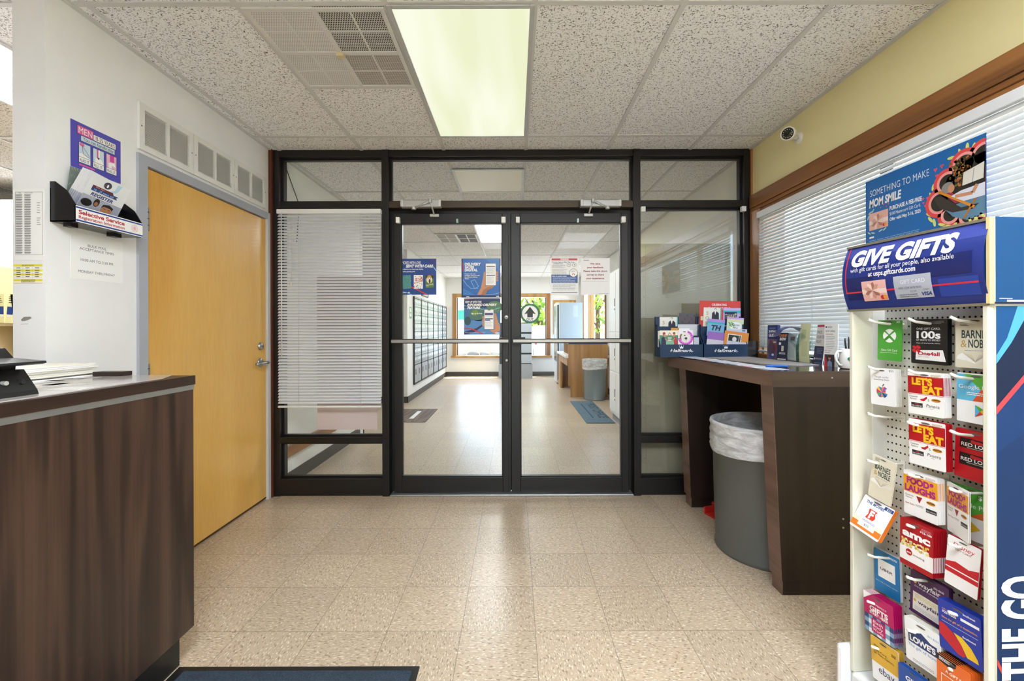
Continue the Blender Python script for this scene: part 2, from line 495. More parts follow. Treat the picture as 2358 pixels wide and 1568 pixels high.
    def greek(s, x0, y0, x1, n, dy, h, mat, L=2, ragged=0.25, seed=1):
        """Lines of small print too fine to read."""
        r = random.Random(seed)
        for i in range(n):
            y = y0 + i * dy; e = x1 - (x1 - x0) * r.random() * ragged; x = x0
            while x < e - 1e-6:
                wd = min((x1 - x0) * r.uniform(0.06, 0.17), e - x)
                s.rect(x, y, x + wd, y + h, mat, L); x += wd + (x1 - x0) * 0.018
        return s
    def obj(s, name, parent=None, loc=None, label=None, cat=None, group=None, kind=None):
        """Link as ONE mesh object; vertices are in world space (or, with parent, in world space before any later move of it)."""
        if parent is not None: w = _W[parent.name]
        else:
            if loc is None:
                xs = [p.x for p in s.v]; ys = [p.y for p in s.v]; zs = [p.z for p in s.v]
                loc = ((min(xs) + max(xs)) / 2, (min(ys) + max(ys)) / 2, min(zs))
            w = Matrix.Translation(loc)
        wi = w.inverted()
        me = bpy.data.meshes.new(name)
        me.from_pydata([wi @ p for p in s.v], [], s.f)
        for m in s.mats: me.materials.append(m)
        me.polygons.foreach_set('material_index', s.mi); me.polygons.foreach_set('use_smooth', s.sm)
        me.update()
        o = bpy.data.objects.new(name, me); COL.objects.link(o)
        if parent is not None: o.parent = parent
        else: o.matrix_world = w
        _W[o.name] = w
        return tag(o, label, cat, group, kind)

def tag(o, label=None, cat=None, group=None, kind=None):
    for k, v in (('label', label), ('category', cat), ('group', group), ('kind', kind)):
        if v: o[k] = v
    return o
def thing(name, label, cat, loc, group=None, kind=None, mat=None):
    """An Empty at the thing's base that parents its parts."""
    o = bpy.data.objects.new(name, None); o.empty_display_size = 0.05; COL.objects.link(o)
    w = Matrix.Translation(loc) if mat is None else mat
    o.matrix_world = w; _W[o.name] = w
    return tag(o, label, cat, group, kind)
def dup(root, w, label=None, group=None):
    """A copy of a thing with copies of its parts and sub-parts, moved to world matrix w."""
    r = root.copy(); COL.objects.link(r); r.matrix_world = w; _W[r.name] = w
    if label: r['label'] = label
    if group: r['group'] = group
    for ch in list(root.children):
        c = ch.copy(); COL.objects.link(c); c.parent = r
        for g in list(ch.children):
            d = g.copy(); COL.objects.link(d); d.parent = c
    return r
def struct(b, name, parent=None, label=None):
    return b.obj(name, parent, (0, 0, 0) if parent is None else None, label=label, kind=None if parent is not None else 'structure')
def root_struct(name, label=None):
    return thing(name, label, None, (0, 0, 0), kind='structure')

def rim(a0, a1, b0, b1, w):
    """Four strips round a rectangle, none lying in another."""
    return ((a0, a0 + w, b0, b1), (a1 - w, a1, b0, b1), (a0 + w, a1 - w, b0, b0 + w), (a0 + w, a1 - w, b1 - w, b1))
def fit(q):
    U = (q[1] - q[0] + q[2] - q[3]) / 2; V = (q[0] - q[3] + q[1] - q[2]) / 2
    W, H = U.length, V.length; c = (q[0] + q[1] + q[2] + q[3]) / 4
    n = U.cross(V).normalized(); u, v = U.normalized(), V.normalized()
    a = (u + v.cross(n)).normalized(); v = n.cross(a)
    return c - a * W / 2 - v * H / 2, a, v, W, H
def X_(px, Y): return (px - VX) * Y / F
def Z_(py, Y): return CZ - (py - VY) * Y / F

# ------------------------------------------------------------------ shell
HC = 2.575                     # ceiling height
XL, XR = -1.816, 1.768         # side walls
YG = 3.21                      # face of the glazed partition
YF = 11.36                     # far wall of the lobby
b = MB(); b.box(-5.6, 2.3, -2.8, 11.5, -0.08, 0.0, FLOOR_M); FLOOR = struct(b, 'floor')

b = MB(); b.box(-5.6, 2.3, -2.8, 11.5, HC, HC + 0.06, CEIL_M); CEIL = struct(b, 'ceiling')
GRIDX = [-0.523 + 0.61 * k for k in range(-8, 4)]
GRIDY = [1.762 + 1.219 * k for k in range(-4, 9)]
GRID_M = M('#d2d2d1', 0.5)
b = MB()
for gx in GRIDX: b.box(gx - 0.012, gx + 0.012, -2.5, 11.36, HC - 0.006, HC - 0.0005, GRID_M)
for gy in GRIDY: b.box(-5.2, 1.77, gy - 0.012, gy + 0.012, HC - 0.0057, HC - 0.0006, GRID_M)
b.box(-1.133, -0.523, 2.371 - 0.012, 2.371 + 0.012, HC - 0.0055, HC - 0.0006, GRID_M)
for gy in (4.19, 6.03): b.box(-1.133, 0.087, gy - 0.012, gy + 0.012, HC - 0.0055, HC - 0.0006, GRID_M)
b.box(XL, XL + 0.022, 1.673, YG, HC - 0.008, HC - 0.0005, GRID_M); b.box(XR - 0.022, XR, -2.5, YG, HC - 0.008, HC - 0.0005, GRID_M)
b.box(-1.8, -1.778, YG + 0.12, 5.0, HC - 0.008, HC - 0.0005, GRID_M); b.box(XR - 0.03, XR - 0.008, YG + 0.12, YF, HC - 0.008, HC - 0.0005, GRID_M)
struct(b, 'ceiling_grid', CEIL)

# left wall with the wooden door in it; its free end is the white pillar
DY0, DY1, DZ = 2.120, 3.165, 2.055
b = MB()
b.box(-1.942, XL, 1.673, DY0, 0, HC, WALL_W); b.box(-1.942, XL, DY1, YG + 0.125, 0, HC, WALL_W); b.box(-1.942, XL, DY0, DY1, DZ, HC, WALL_W)
struct(b, 'wall_left')
b = MB(); b.box(-1.93, -1.80, YG + 0.125, 5.0, 0, HC, WALL_H); b.box(-5.6, -1.80, 5.0, 5.12, 0, HC, WALL_H)
b.box(-1.93, -1.80, 7.25, YF, 0, HC, WALL_H); b.box(-4.2, -1.93, 7.25, 7.37, 0, HC, WALL_H); b.box(-4.3, -4.2, 5.12, 7.25, 0, HC, WALL_H)
struct(b, 'wall_hall_left')
b = MB()
b.box(-5.6, -5.5, -2.8, 5.0, 0, HC, WALL_B); b.box(-5.6, -1.942, 4.2, 4.3, 0, HC, WALL_B)
struct(b, 'wall_office')
BX0, BX1, BZ0, BZ1 = -1.0, 1.6, 0.25, 1.45            # opening for the unseen fill-light window added behind the viewer
b = MB(); b.box(-5.6, BX0, -2.8, -2.7, 0, HC, WALL_W); b.box(BX1, 2.3, -2.8, -2.7, 0, HC, WALL_W); b.box(BX0, BX1, -2.8, -2.7, 0, BZ0, WALL_W); b.box(BX0, BX1, -2.8, -2.7, BZ1, HC, WALL_W)
struct(b, 'wall_back')
WY0, WY1, WZ0, WZ1 = 0.35, 3.09, 1.06, 2.075
b = MB()
b.box(XR, XR + 0.15, -2.8, WY0, 0, HC, WALL_Y); b.box(XR, XR + 0.15, WY1, YG + 0.125, 0, HC, WALL_Y)
b.box(XR, XR + 0.15, WY0, WY1, 0, WZ0, WALL_Y); b.box(XR, XR + 0.15, WY0, WY1, WZ1, HC, WALL_Y)
struct(b, 'wall_right')
HY0, HY1, HZ0, HZ1 = 8.40, 11.0, 0.55, 2.10
b = MB()
b.box(XR, XR + 0.15, YG + 0.125, HY0, 0, HC, WALL_H); b.box(XR, XR + 0.15, HY1, YF, 0, HC, WALL_H)
b.box(XR, XR + 0.15, HY0, HY1, 0, HZ0, WALL_H); b.box(XR, XR + 0.15, HY0, HY1, HZ1, HC, WALL_H)
struct(b, 'wall_hall_right')
FX0, FX1, FZ0, FZ1 = -1.53, 0.84, 0.53, 2.06
b = MB()
b.box(-2.0, FX0, YF, YF + 0.15, 0, HC, WALL_H); b.box(FX1, XR + 0.15, YF, YF + 0.15, 0, HC, WALL_H)
b.box(FX0, FX1, YF, YF + 0.15, 0, FZ0, WALL_H); b.box(FX0, FX1, YF, YF + 0.15, FZ1, HC, WALL_H)
struct(b, 'wall_far')
BASE = M('#4a443f', 0.5)
def skirting(name, *boxes):
    b = MB()
    for q in boxes: b.box(*q, BASE)
    struct(b, name)
skirting('baseboard_left', (XL, XL + 0.008, DY1 + 0.032, YG - 0.002, 0, 0.10))
skirting('baseboard_hall_left', (-1.80, -1.79, YG + 0.126, 5.0, 0, 0.105), (-1.80, -1.79, 7.24, YF, 0, 0.105), (-4.2, -1.79, 7.24, 7.25, 0, 0.105), (-4.2, -1.79, 5.12, 5.13, 0, 0.105))
skirting('baseboard_far', (-1.79, 1.768, YF - 0.012, YF, 0, 0.105))
skirting('baseboard_hall_right', (XR - 0.01, XR, YG + 0.126, YF - 0.012, 0, 0.105))

# ------------------------------------------------------------------ outside
b = MB(); b.box(-40, 60, 11.5, 60, -0.15, -0.05, M('#b9b6b0', 0.9)); b.box(2.3, 60, -40, 11.5, -0.15, -0.05, M('#b9b6b0', 0.9)); b.box(-40, 2.3, -40, -2.8, -0.15, -0.05, M('#b9b6b0', 0.9));  struct(b, 'ground')
# ------------------------------------------------------------------ lamps in the ceiling
def ceiling_lamp(x0, y0, w, l, label, lit, name='ceiling_light'):
    t = thing(name, label, 'ceiling light', (x0 + w / 2, y0 + l / 2, HC - 0.012), 'recessed ceiling lights' if lit else None)
    g = 0.02
    b = MB()
    for q in ((x0, x0 + g, y0, y0 + l), (x0 + w - g, x0 + w, y0, y0 + l), (x0 + g, x0 + w - g, y0, y0 + g), (x0 + g, x0 + w - g, y0 + l - g, y0 + l)):
        b.box(*q, HC - 0.014, HC - 0.0065, ALUP, 0.002)
    b.obj('frame', t)
    b = MB(); b.box(x0 + g, x0 + w - g, y0 + g, y0 + l - g, HC - 0.011, HC - 0.0066, lit or M('#f3f0df', 0.4)); b.obj('diffuser', t)
    return t
LIT = m_diffuser('lamp cover yellowish', 0.345, (0.92, 0.93, 0.76), (0.82, 0.85, 0.58))
FILL_LIT = m_diffuser('added fill panel cover', FILL_STRENGTH, (0.86, 0.92, 1.0), (0.86, 0.91, 1.0))  # only for the fill panels added out of view
LITH = m_diffuser('lobby lamp cover', 8.0, (0.96, 0.98, 1.0), (0.96, 0.98, 1.0))
A_, B_ = 0.61, 1.219
ceiling_lamp(-0.523, 1.762, A_, B_, 'lit yellowish fluorescent panel in the ceiling beside the perforated vent', LIT)
ceiling_lamp(-0.523, -0.676, A_, B_, 'added unseen fill-light panel in the ceiling over the viewer', FILL_LIT)  # out of view, added to brighten both side walls
ceiling_lamp(0.697, -0.676, A_, B_, 'added unseen fill-light panel in the ceiling right of the viewer', FILL_LIT)  # out of view, added mainly to brighten the left wall
ceiling_lamp(-2.963, 1.762, A_, B_, 'lit fluorescent panel in the office ceiling left of the white pillar', LITH)
ceiling_lamp(-0.523, 5.419, A_, B_, 'lit white fluorescent panel in the lobby ceiling beside the air grille', LITH)
ceiling_lamp(-0.523, 9.076, A_, B_, 'lit white fluorescent panel at the far end of the lobby ceiling', LITH)
ceiling_lamp(-0.523, 3.585, A_, 0.605, 'unlit cream square panel in the lobby ceiling above the doors', None)

# ------------------------------------------------------------------ ceiling vents
def perforated_vent():
    x0, x1, y0, y1 = -1.121, -0.535, 1.774, 2.359
    t = thing('ceiling_vent', 'square perforated air return vent in the ceiling left of the lit panel', 'vent', ((x0 + x1) / 2, (y0 + y1) / 2, HC - 0.012))
    xm, ym = (x0 + x1) / 2, (y0 + y1) / 2
    z0, z1 = HC - 0.012, HC - 0.0065
    pl = {'a': m_perf('vent mesh pale', '#deddda', '#a9a6a2', 0.0105, 0.0095, (0.5, 0.55)), 'b': m_perf('vent mesh open', '#d9d7d3', '#2a2725', 0.0105, 0.0110, (0.68, 0.66)), 'c': m_perf('vent mesh brown', '#cfccc6', '#5c5047', 0.0090, 0.0085, (0.6, 0.6))}
    W_ = M('#d9d8d5', 0.45)
    for nm, q, m in (('mesh_panel', (x0, xm, y0, ym), 'a'), ('mesh_panel', (xm, x1, y0, ym), 'b'), ('mesh_panel', (x0, xm, ym, y1), 'a'), ('mesh_panel', (xm, x1, ym, y1), 'c')):
        b = MB(); b.box(*q, z0 + 0.003, z1, pl[m])
        cx, cy = (q[0] + q[1]) / 2, (q[2] + q[3]) / 2
        b.box(cx - 0.004, cx + 0.004, q[2], q[3], z0 + 0.001, z0 + 0.003, W_); b.box(q[0], q[1], cy - 0.004, cy + 0.004, z0 + 0.0012, z0 + 0.003, W_)
        b.obj(nm, t)
    b = MB()
    for q in rim(x0, x1, y0, y1, 0.018) + ((xm - 0.011, xm + 0.011, y0 + 0.018, y1 - 0.018), (x0 + 0.018, xm - 0.011, ym - 0.011, ym + 0.011), (xm + 0.011, x1 - 0.018, ym - 0.011, ym + 0.011)):
        b.box(*q, z0 - 0.003, z0 + 0.0029, W_)
    b.obj('frame', t)
    b = MB(); b.box(xm - 0.018, xm + 0.018, ym - 0.016, ym + 0.016, z0 - 0.02, z0 - 0.003, M('#d8cba6', 0.5), 0.003); b.obj('clip', t)
perforated_vent()
def hall_vent():
    x0, x1, y0, y1 = -1.121, -0.535, 6.042, 6.626
    t = thing('air_grille', 'square white slotted air grille in the lobby ceiling seen through the door glass', 'vent', ((x0 + x1) / 2, (y0 + y1) / 2, HC - 0.012))
    xm = (x0 + x1) / 2; W_ = M('#e9e9e7', 0.45)
    b = MB(); b.box(x0, xm, y0, y1, HC - 0.009, HC - 0.0066, M('#a7a7a5', 0.6)); b.obj('pale_panel', t)
    b = MB(); b.box(xm, x1, y0, y1, HC - 0.009, HC - 0.0066, M('#3b3a39', 0.6)); b.obj('dark_panel', t)
    b = MB(); ym = (y0 + y1) / 2
    for q in rim(x0, x1, y0, y1, 0.02): b.box(*q, HC - 0.014, HC - 0.0065, W_)
    b.box(xm - 0.015, xm + 0.015, y0 + 0.02, y1 - 0.02, HC - 0.0138, HC - 0.0091, W_); b.box(x0 + 0.02, x1 - 0.02, ym - 0.012, ym + 0.012, HC - 0.0134, HC - 0.0092, W_)
    for q in ((x0 + xm) / 2, (x1 + xm) / 2): b.box(q - 0.006, q + 0.006, y0 + 0.02, y1 - 0.02, HC - 0.013, HC - 0.0093, W_)
    b.obj('frame', t)
hall_vent()

# ------------------------------------------------------------------ wall grilles over the wooden door
def wall_grille(y0, y1, label):
    z0, z1 = 2.118, 2.347; x = XL
    t = thing('vent_grille', label, 'vent', (x, (y0 + y1) / 2, z0), 'louvred wall vents over the wooden door')
    W_ = M('#e3e3e2', 0.4); ym = (y0 + y1) / 2
    b = MB()
    for q in rim(y0, y1, z0, z1, 0.03) + ((ym - 0.008, ym + 0.008, z0 + 0.03, z1 - 0.03),):
        b.box(x + 0.0009, x + 0.012, *q, W_)
    for yy in (y0 + 0.012, y1 - 0.012): b.cyl((x, yy, (z0 + z1) / 2), 0.004, 0.011, 0.0135, M('#9a9a98', 0.4, 0.6), 10, 'X')
    b.obj('frame', t)
    b = MB()
    for a0, a1 in ((y0 + 0.03, ym - 0.008), (ym + 0.008, y1 - 0.03)):
        n = 20
        for k in range(n):
            z = z0 + 0.034 + (z1 - z0 - 0.068) * (k + 0.5) / n
            b.prism([(x + 0.001, z + 0.0036), (x + 0.009, z - 0.0012), (x + 0.009, z - 0.0032), (x + 0.001, z + 0.0014)], 'Y', a0, a1, W_)
    b.obj('louvers', t)
    b = MB(); b.box(x, x + 0.0008, y0 + 0.01, y1 - 0.01, z0 + 0.01, z1 - 0.01, M('#c9c7c3', 0.8)); b.obj('backing', t)
wall_grille(2.082, 2.433, 'white louvred wall vent over the hinge side of the wooden door')
wall_grille(2.437, 2.788, 'middle one of three white louvred vents above the wooden door')
wall_grille(2.792, 3.143, 'white louvred wall vent above the handle side of the wooden door')

# ------------------------------------------------------------------ wooden door
d = root_struct('door_1', 'amber wooden door in a blue-grey frame on the left wall')
FR = M('#a9adb9', 0.4)
b = MB()
b.box(-1.944, XL + 0.014, DY0 - 0.045, DY0 + 0.006, 0, DZ + 0.042, FR); b.box(-1.944, XL + 0.014, DY1 - 0.006, DY1 + 0.03, 0, DZ + 0.042, M('#cfd2d6', 0.4)); b.box(-1.9435, XL + 0.0135, DY0 + 0.006, DY1 - 0.006, DZ - 0.006, DZ + 0.042, FR)
b.obj('door_frame', d)
b = MB(); b.box(XL - 0.045, XL - 0.001, DY0 + 0.010, DY1 - 0.010, 0.010, DZ - 0.012, MAPLE, 0.002); leaf = b.obj('door_leaf', d)
b = MB(); b.box(XL - 0.0008, XL + 0.0001, DY0 + 0.012, DY1 - 0.012, 0.012, 0.022, M('#3a2a16', 0.7)); b.obj('bottom_seal', leaf)
STEEL = M('#a4a6a7', 0.3, 0.8)
for hz in (0.28, 1.02, 1.79):
    b = MB(); b.cyl((XL + 0.008, DY0 + 0.008, hz), 0.008, -0.055, 0.055, STEEL, 12)
    for k in (-0.032, 0.0, 0.032): b.cyl((XL + 0.008, DY0 + 0.008, hz + k), 0.0088, -0.002, 0.002, M('#55565a', 0.4, 0.5), 12)
    b.box(XL - 0.001, XL + 0.0015, DY0 + 0.008, DY0 + 0.03, hz - 0.055, hz + 0.055, STEEL)
    b.obj('hinge', leaf)
b = MB(); hy = 3.085
b.lathe([(0.001, 0.010), (0.026, 0.010), (0.033, 0.004), (0.033, 0)], (XL - 0.001, hy, 1.005), STEEL, 24, 'X')
b.cyl((XL, hy, 1.005), 0.011, 0.0, 0.05, STEEL, 14, 'X')
b.tube([(XL + 0.05, hy + 0.012, 1.005), (XL + 0.052, hy - 0.03, 1.006), (XL + 0.05, hy - 0.075, 1.004), (XL + 0.04, hy - 0.115, 1.003)], [0.011, 0.0105, 0.0095, 0.008], STEEL, 10)
b.obj('lever_handle', leaf)
b = MB(); b.lathe([(0.001, 0.016), (0.019, 0.016), (0.027, 0.004), (0.028, 0)], (XL - 0.001, hy, 1.122), STEEL, 24, 'X'); b.box(XL + 0.015, XL + 0.0165, hy - 0.002, hy + 0.002, 1.116, 1.128, BLACK)
b.obj('deadbolt', leaf)

# ------------------------------------------------------------------ glazed partition
GY = YG + 0.055                       # plane of the glass
XM0, XM1 = X_(880, YG), X_(896, YG)   # mullion left of the doors
XN0, XN1 = X_(1459, YG), X_(1475, YG) # mullion right of the doors
PL, PR = X_(630, YG), X_(1728, YG)
SUB = Z_(1013, YG)
TR = Z_(470, YG)
GLASS_S = glass('shiny side glass', '#f6f8f6', 1.8)
t = root_struct('window_1', 'dark bronze glazed partition between counter room and lobby')
b = MB()
D0, D1 = YG, YG + 0.112
b.box(PL, PL + 0.044, D0, D1, 0, HC, BRONZE, 0.002); b.box(PR - 0.044, PR, D0, D1, 0, HC, BRONZE, 0.002)
b.box(XM0, XM1, D0 - 0.006, D1, 0, HC, BRONZE, 0.002); b.box(XN0, XN1, D0 - 0.006, D1, 0, HC, BRONZE, 0.002)
for a, c in ((PL + 0.044, XM0), (XM1, XN0), (XN1, PR - 0.044)):
    b.box(a, c, D0 + 0.001, D1 - 0.001, HC - 0.05, HC, BRONZE, 0.002)
    b.box(a, c, D0 + 0.001, D1 - 0.001, TR - 0.024, TR + 0.024, M('#4b3f31', 0.4, 0.3) if a == XM1 else BRONZE, 0.002)
for a, c in ((PL + 0.044, XM0), (XN1, PR - 0.044)):
    b.box(a, c, D0 + 0.001, D1 - 0.001, SUB - 0.022, SUB + 0.022, BRONZE, 0.002)
    b.box(a, c, D0 + 0.001, D1 - 0.001, 0.012, 0.128, BRONZE, 0.002)
    b.box(a, c, D0 + 0.012, D1, 0, 0.012, BLACK)
jl, jr, jt = X_(906, YG) + 0.012, X_(1449, YG) - 0.012, Z_(489, YG) - 0.012
b.box(XM1, jl, YG + 0.072, D1 - 0.002, 0, TR - 0.024, BRONZE); b.box(jr, XN0, YG + 0.072, D1 - 0.002, 0, TR - 0.024, BRONZE); b.box(jl, jr, YG + 0.072, D1 - 0.002, jt, TR - 0.024, BRONZE)
# glazing stops round every pane
def stops(a, c, z0, z1):
    for q in ((a, a + 0.014, z0, z1), (c - 0.014, c, z0, z1)): b.box(q[0], q[1], GY - 0.016, GY + 0.016, q[2], q[3], BRONZE)
    for q in ((a + 0.014, c - 0.014, z0, z0 + 0.014), (a + 0.014, c - 0.014, z1 - 0.014, z1)): b.box(q[0], q[1], GY - 0.016, GY + 0.016, q[2], q[3], BRONZE)
PANES = [(PL + 0.044, XM0, TR + 0.024, HC - 0.05), (XM1, XN0, TR + 0.024, HC - 0.05), (XN1, PR - 0.044, TR + 0.024, HC - 0.05),
         (PL + 0.044, XM0, SUB + 0.022, TR - 0.024), (XN1, PR - 0.044, SUB + 0.022, TR - 0.024),
         (PL + 0.044, XM0, 0.128, SUB - 0.022), (XN1, PR - 0.044, 0.128, SUB - 0.022)]
for p in PANES: stops(*p)
b.obj('frame', t)
for p in PANES:
    b = MB(); b.box(p[0] + 0.001, p[1] - 0.001, GY - 0.003, GY + 0.003, p[2] + 0.001, p[3] - 0.001, GLASS if p[0] < XN1 - 0.01 else GLASS_S); b.obj('glass_pane', t)
b = MB()
for a, c in ((XN1, XN1 + 0.032), (PR - 0.075, PR - 0.043)): b.box(a, c, YG - 0.03, YG - 0.0005, TR - 0.065, TR - 0.028, WHITE, 0.002)
b.obj('blind_bracket', t)
b = MB(); b.box(XM1 + 0.005, XN0 - 0.005, YG - 0.01, D1, 0, 0.014, ALU, 0.004); b.obj('threshold', t)

# wood strips either side of the partition
b = MB(); b.box(XL + 0.001, PL - 0.001, YG - 0.02, D1, 0, HC, M('#5b2d1c', 0.4)); struct(b, 'trim_1')
b = MB(); b.box(PR + 0.001, XR - 0.001, YG - 0.012, D1, 0, HC, TRIMV); struct(b, 'trim_2')

# glass door leaves
def glass_door(name, px0, px1, gx0, gx1, closer_px, flip, label):
    d = root_struct(name, label)
    x0, x1, a0, a1 = X_(px0, YG), X_(px1, YG), X_(gx0, YG), X_(gx1, YG)
    zt, zb = Z_(489, YG), 0.018
    gz0, gz1 = Z_(1101, YG), Z_(511, YG)
    y0, y1 = YG + 0.022, YG + 0.068
    b = MB()
    b.box(x0, a0, y0, y1, zb, zt, BRONZE, 0.003); b.box(a1, x1, y0, y1, zb, zt, BRONZE, 0.003)
    b.box(a0, a1, y0, y1, gz1, zt, BRONZE, 0.003); b.box(a0, a1, y0, y1, zb, gz0, BRONZE, 0.003)
    for q in ((a0, a0 + 0.008, gz0, gz1), (a1 - 0.008, a1, gz0, gz1), (a0, a1, gz0, gz0 + 0.008), (a0, a1, gz1 - 0.008, gz1)):
        b.box(q[0], q[1], y0 + 0.006, y1 - 0.006, q[2], q[3], BRONZE)
    if not flip: b.box(x1, x1 + 0.014, y0 + 0.004, y1 - 0.004, zb, zt, BRONZE)
    else: b.box(x0 - 0.022, x0 + 0.012, y1 + 0.0005, y1 + 0.006, zb, zt, BRONZE)
    b.obj('door_frame', d)
    b = MB(); b.box(a0 + 0.002, a1 - 0.002, GY - 0.012, GY - 0.006, gz0 + 0.002, gz1 - 0.002, GLASS); b.obj('glass_pane', d)
    # push bar
    zb_ = Z_(785, YG); bb = MB()
    bx0, bx1 = (x0 - 0.002, x1 + 0.0) if not flip else (x0 + 0.014, x1)
    bb.box(bx0, bx1, YG - 0.05, YG - 0.022, zb_ - 0.010, zb_ + 0.012, M('#a8a49e', 0.35, 0.7), 0.002)
    bb.box(bx0, bx1, YG - 0.047, YG - 0.020, zb_ + 0.0125, zb_ + 0.018, BLACK, 0.001); bb.box(bx0, bx1, YG - 0.047, YG - 0.020, zb_ - 0.016, zb_ - 0.0105, BLACK, 0.001)
    for q in (bx0 + 0.01, bx1 - 0.05): bb.box(q, q + 0.04, YG - 0.022, YG + 0.022, zb_ - 0.014, zb_ + 0.016, BLACK)
    mx = bx1 - 0.07 if not flip else bx0 + 0.03
    bb.box(mx, mx + 0.06, YG - 0.03, YG + 0.022, zb_ + 0.018, zb_ + 0.028, BLACK)
    bb.obj('push_bar', d)
    # door closer on the header with its folding arm
    c0, c1 = X_(closer_px[0], YG), X_(closer_px[1], YG); cz = Z_(472, YG)
    GR = M('#bdbebe', 0.38, 0.45)
    cb = MB(); cb.box(c0, c1, YG - 0.058, YG - 0.002, cz - 0.028, cz + 0.028, GR, 0.012, 3)
    for q in (c0, c1 - 0.022): cb.box(q, q + 0.022, YG - 0.060, YG - 0.001, cz - 0.026, cz + 0.026, M('#d0d1d1', 0.4, 0.3), 0.006)
    cl = cb.obj('door_closer', d)
    px, ex, fx = (X_(957, YG), X_(996, YG), X_(1001, YG)) if not flip else (X_(1397, YG), X_(1362, YG), X_(1356, YG))
    ab = MB(); e1 = Vector((px, YG - 0.045, cz - 0.036)); e2 = Vector((ex, YG - 0.075, cz + 0.010)); e3 = Vector((fx, YG - 0.012, cz - 0.07))
    ab.cyl((px, YG - 0.045, cz), 0.016, -0.045, -0.026, GR, 14); ab.tube([e1, e2], 0.0085, GR, 8); ab.tube([e2, e3], 0.0065, GR, 8)
    ab.cyl((e2.x, e2.y, e2.z), 0.012, -0.012, 0.012, GR, 12)
    ab.box(e3.x - 0.034, e3.x + 0.034, YG - 0.004, YG + 0.021, e3.z - 0.016, e3.z + 0.006, GR, 0.004)
    ab.obj('closer_arm', cl)
    # leftover blind brackets at the top corners of the pane, and a spring clip
    kb = MB(); kz = Z_(507, YG)
    for q in ((a0 - 0.03, a0 - 0.002), (a1 - 0.006, a1 + 0.026)): kb.box(q[0], q[1], YG - 0.012, YG + 0.0215, kz - 0.02, kz + 0.024, WHITE, 0.003)
    kb.obj('blind_bracket', d)
    kb = MB(); qx = X_(1053, YG) if not flip else X_(1332, YG); kb.box(qx - 0.008, qx + 0.009, YG + 0.008, YG + 0.0215, gz1 - 0.004, gz1 + 0.028, M('#9fb3ad', 0.3, 0.3), 0.003); kb.obj('clip', d)
    return d, y0
DL, dy0 = glass_door('door_2', 905, 1171, 922, 1157, (927, 1019), False, 'left leaf of the bronze glass double door with three posters')
DR, _ = glass_door('door_3', 1177, 1449, 1198, 1433, (1335, 1428), True, 'right leaf of the bronze glass double door with round out sticker')
b = MB(); lx, lz = X_(1166, YG), Z_(730, YG); b.lathe([(0.001, -0.012), (0.009, -0.012), (0.014, -0.008), (0.015, 0)], (lx, dy0, lz), M('#d8d8d4', 0.3, 0.4), 20, 'Y'); b.box(lx - 0.003, lx + 0.003, dy0 - 0.0135, dy0 - 0.012, lz - 0.007, lz + 0.002, BLACK); b.obj('lock_cylinder', DL)
b = MB(); lz = Z_(830, YG); b.lathe([(0.001, -0.006), (0.008, -0.006), (0.010, 0)], (lx, dy0, lz), M('#c8c8c4', 0.3, 0.5), 16, 'Y'); b.obj('lock_cylinder', DL)

# beige screwed panel standing behind the right hand glass
b = MB(); py_ = YG + 0.118
px0, px1 = X_(1466, py_), X_(1687, py_); BEI = m_wall('beige panel paint', '#b5aa97'); BEI.node_tree.nodes['Principled BSDF'].inputs['Roughness'].default_value = 0.1
zt = Z_(562, py_); r = 0.03
pts = [(px0, 0.004), (px1, 0.004)] + [(px1 - r + r * math.cos(a), zt - r + r * math.sin(a)) for a in [PI / 2 * k / 6 for k in range(7)]] + [(px0, zt)]
b.prism(pts, 'Y', py_, py_ + 0.02, BEI)
scr = M('#5b574f', 0.4, 0.4)
for k in range(6):
    q = X_(1487 + 44 * k * 0.93, py_)
    for dz in (0.02, 0.036): b.cyl((q, py_, zt - dz), 0.0028, -0.002, 0.001, scr, 8, 'Y')
for k in range(11): b.cyl((X_(1483, py_), py_, zt - 0.1 - 0.155 * k), 0.003, -0.002, 0.001, scr, 8, 'Y')
for k in range(12):
    for q in (1492, 1536, 1580): b.cyl((X_(q, py_), py_, 0.22 + 0.14 * k), 0.0022, -0.002, 0.001, scr, 8, 'Y')
b.box(X_(1486.5, py_), X_(1487.5, py_), py_ - 0.001, py_, 0.01, zt - 0.01, M('#9a917f', 0.6))
b.obj('privacy_panel', label='beige screwed panel standing behind the right glass pane', cat='panel')

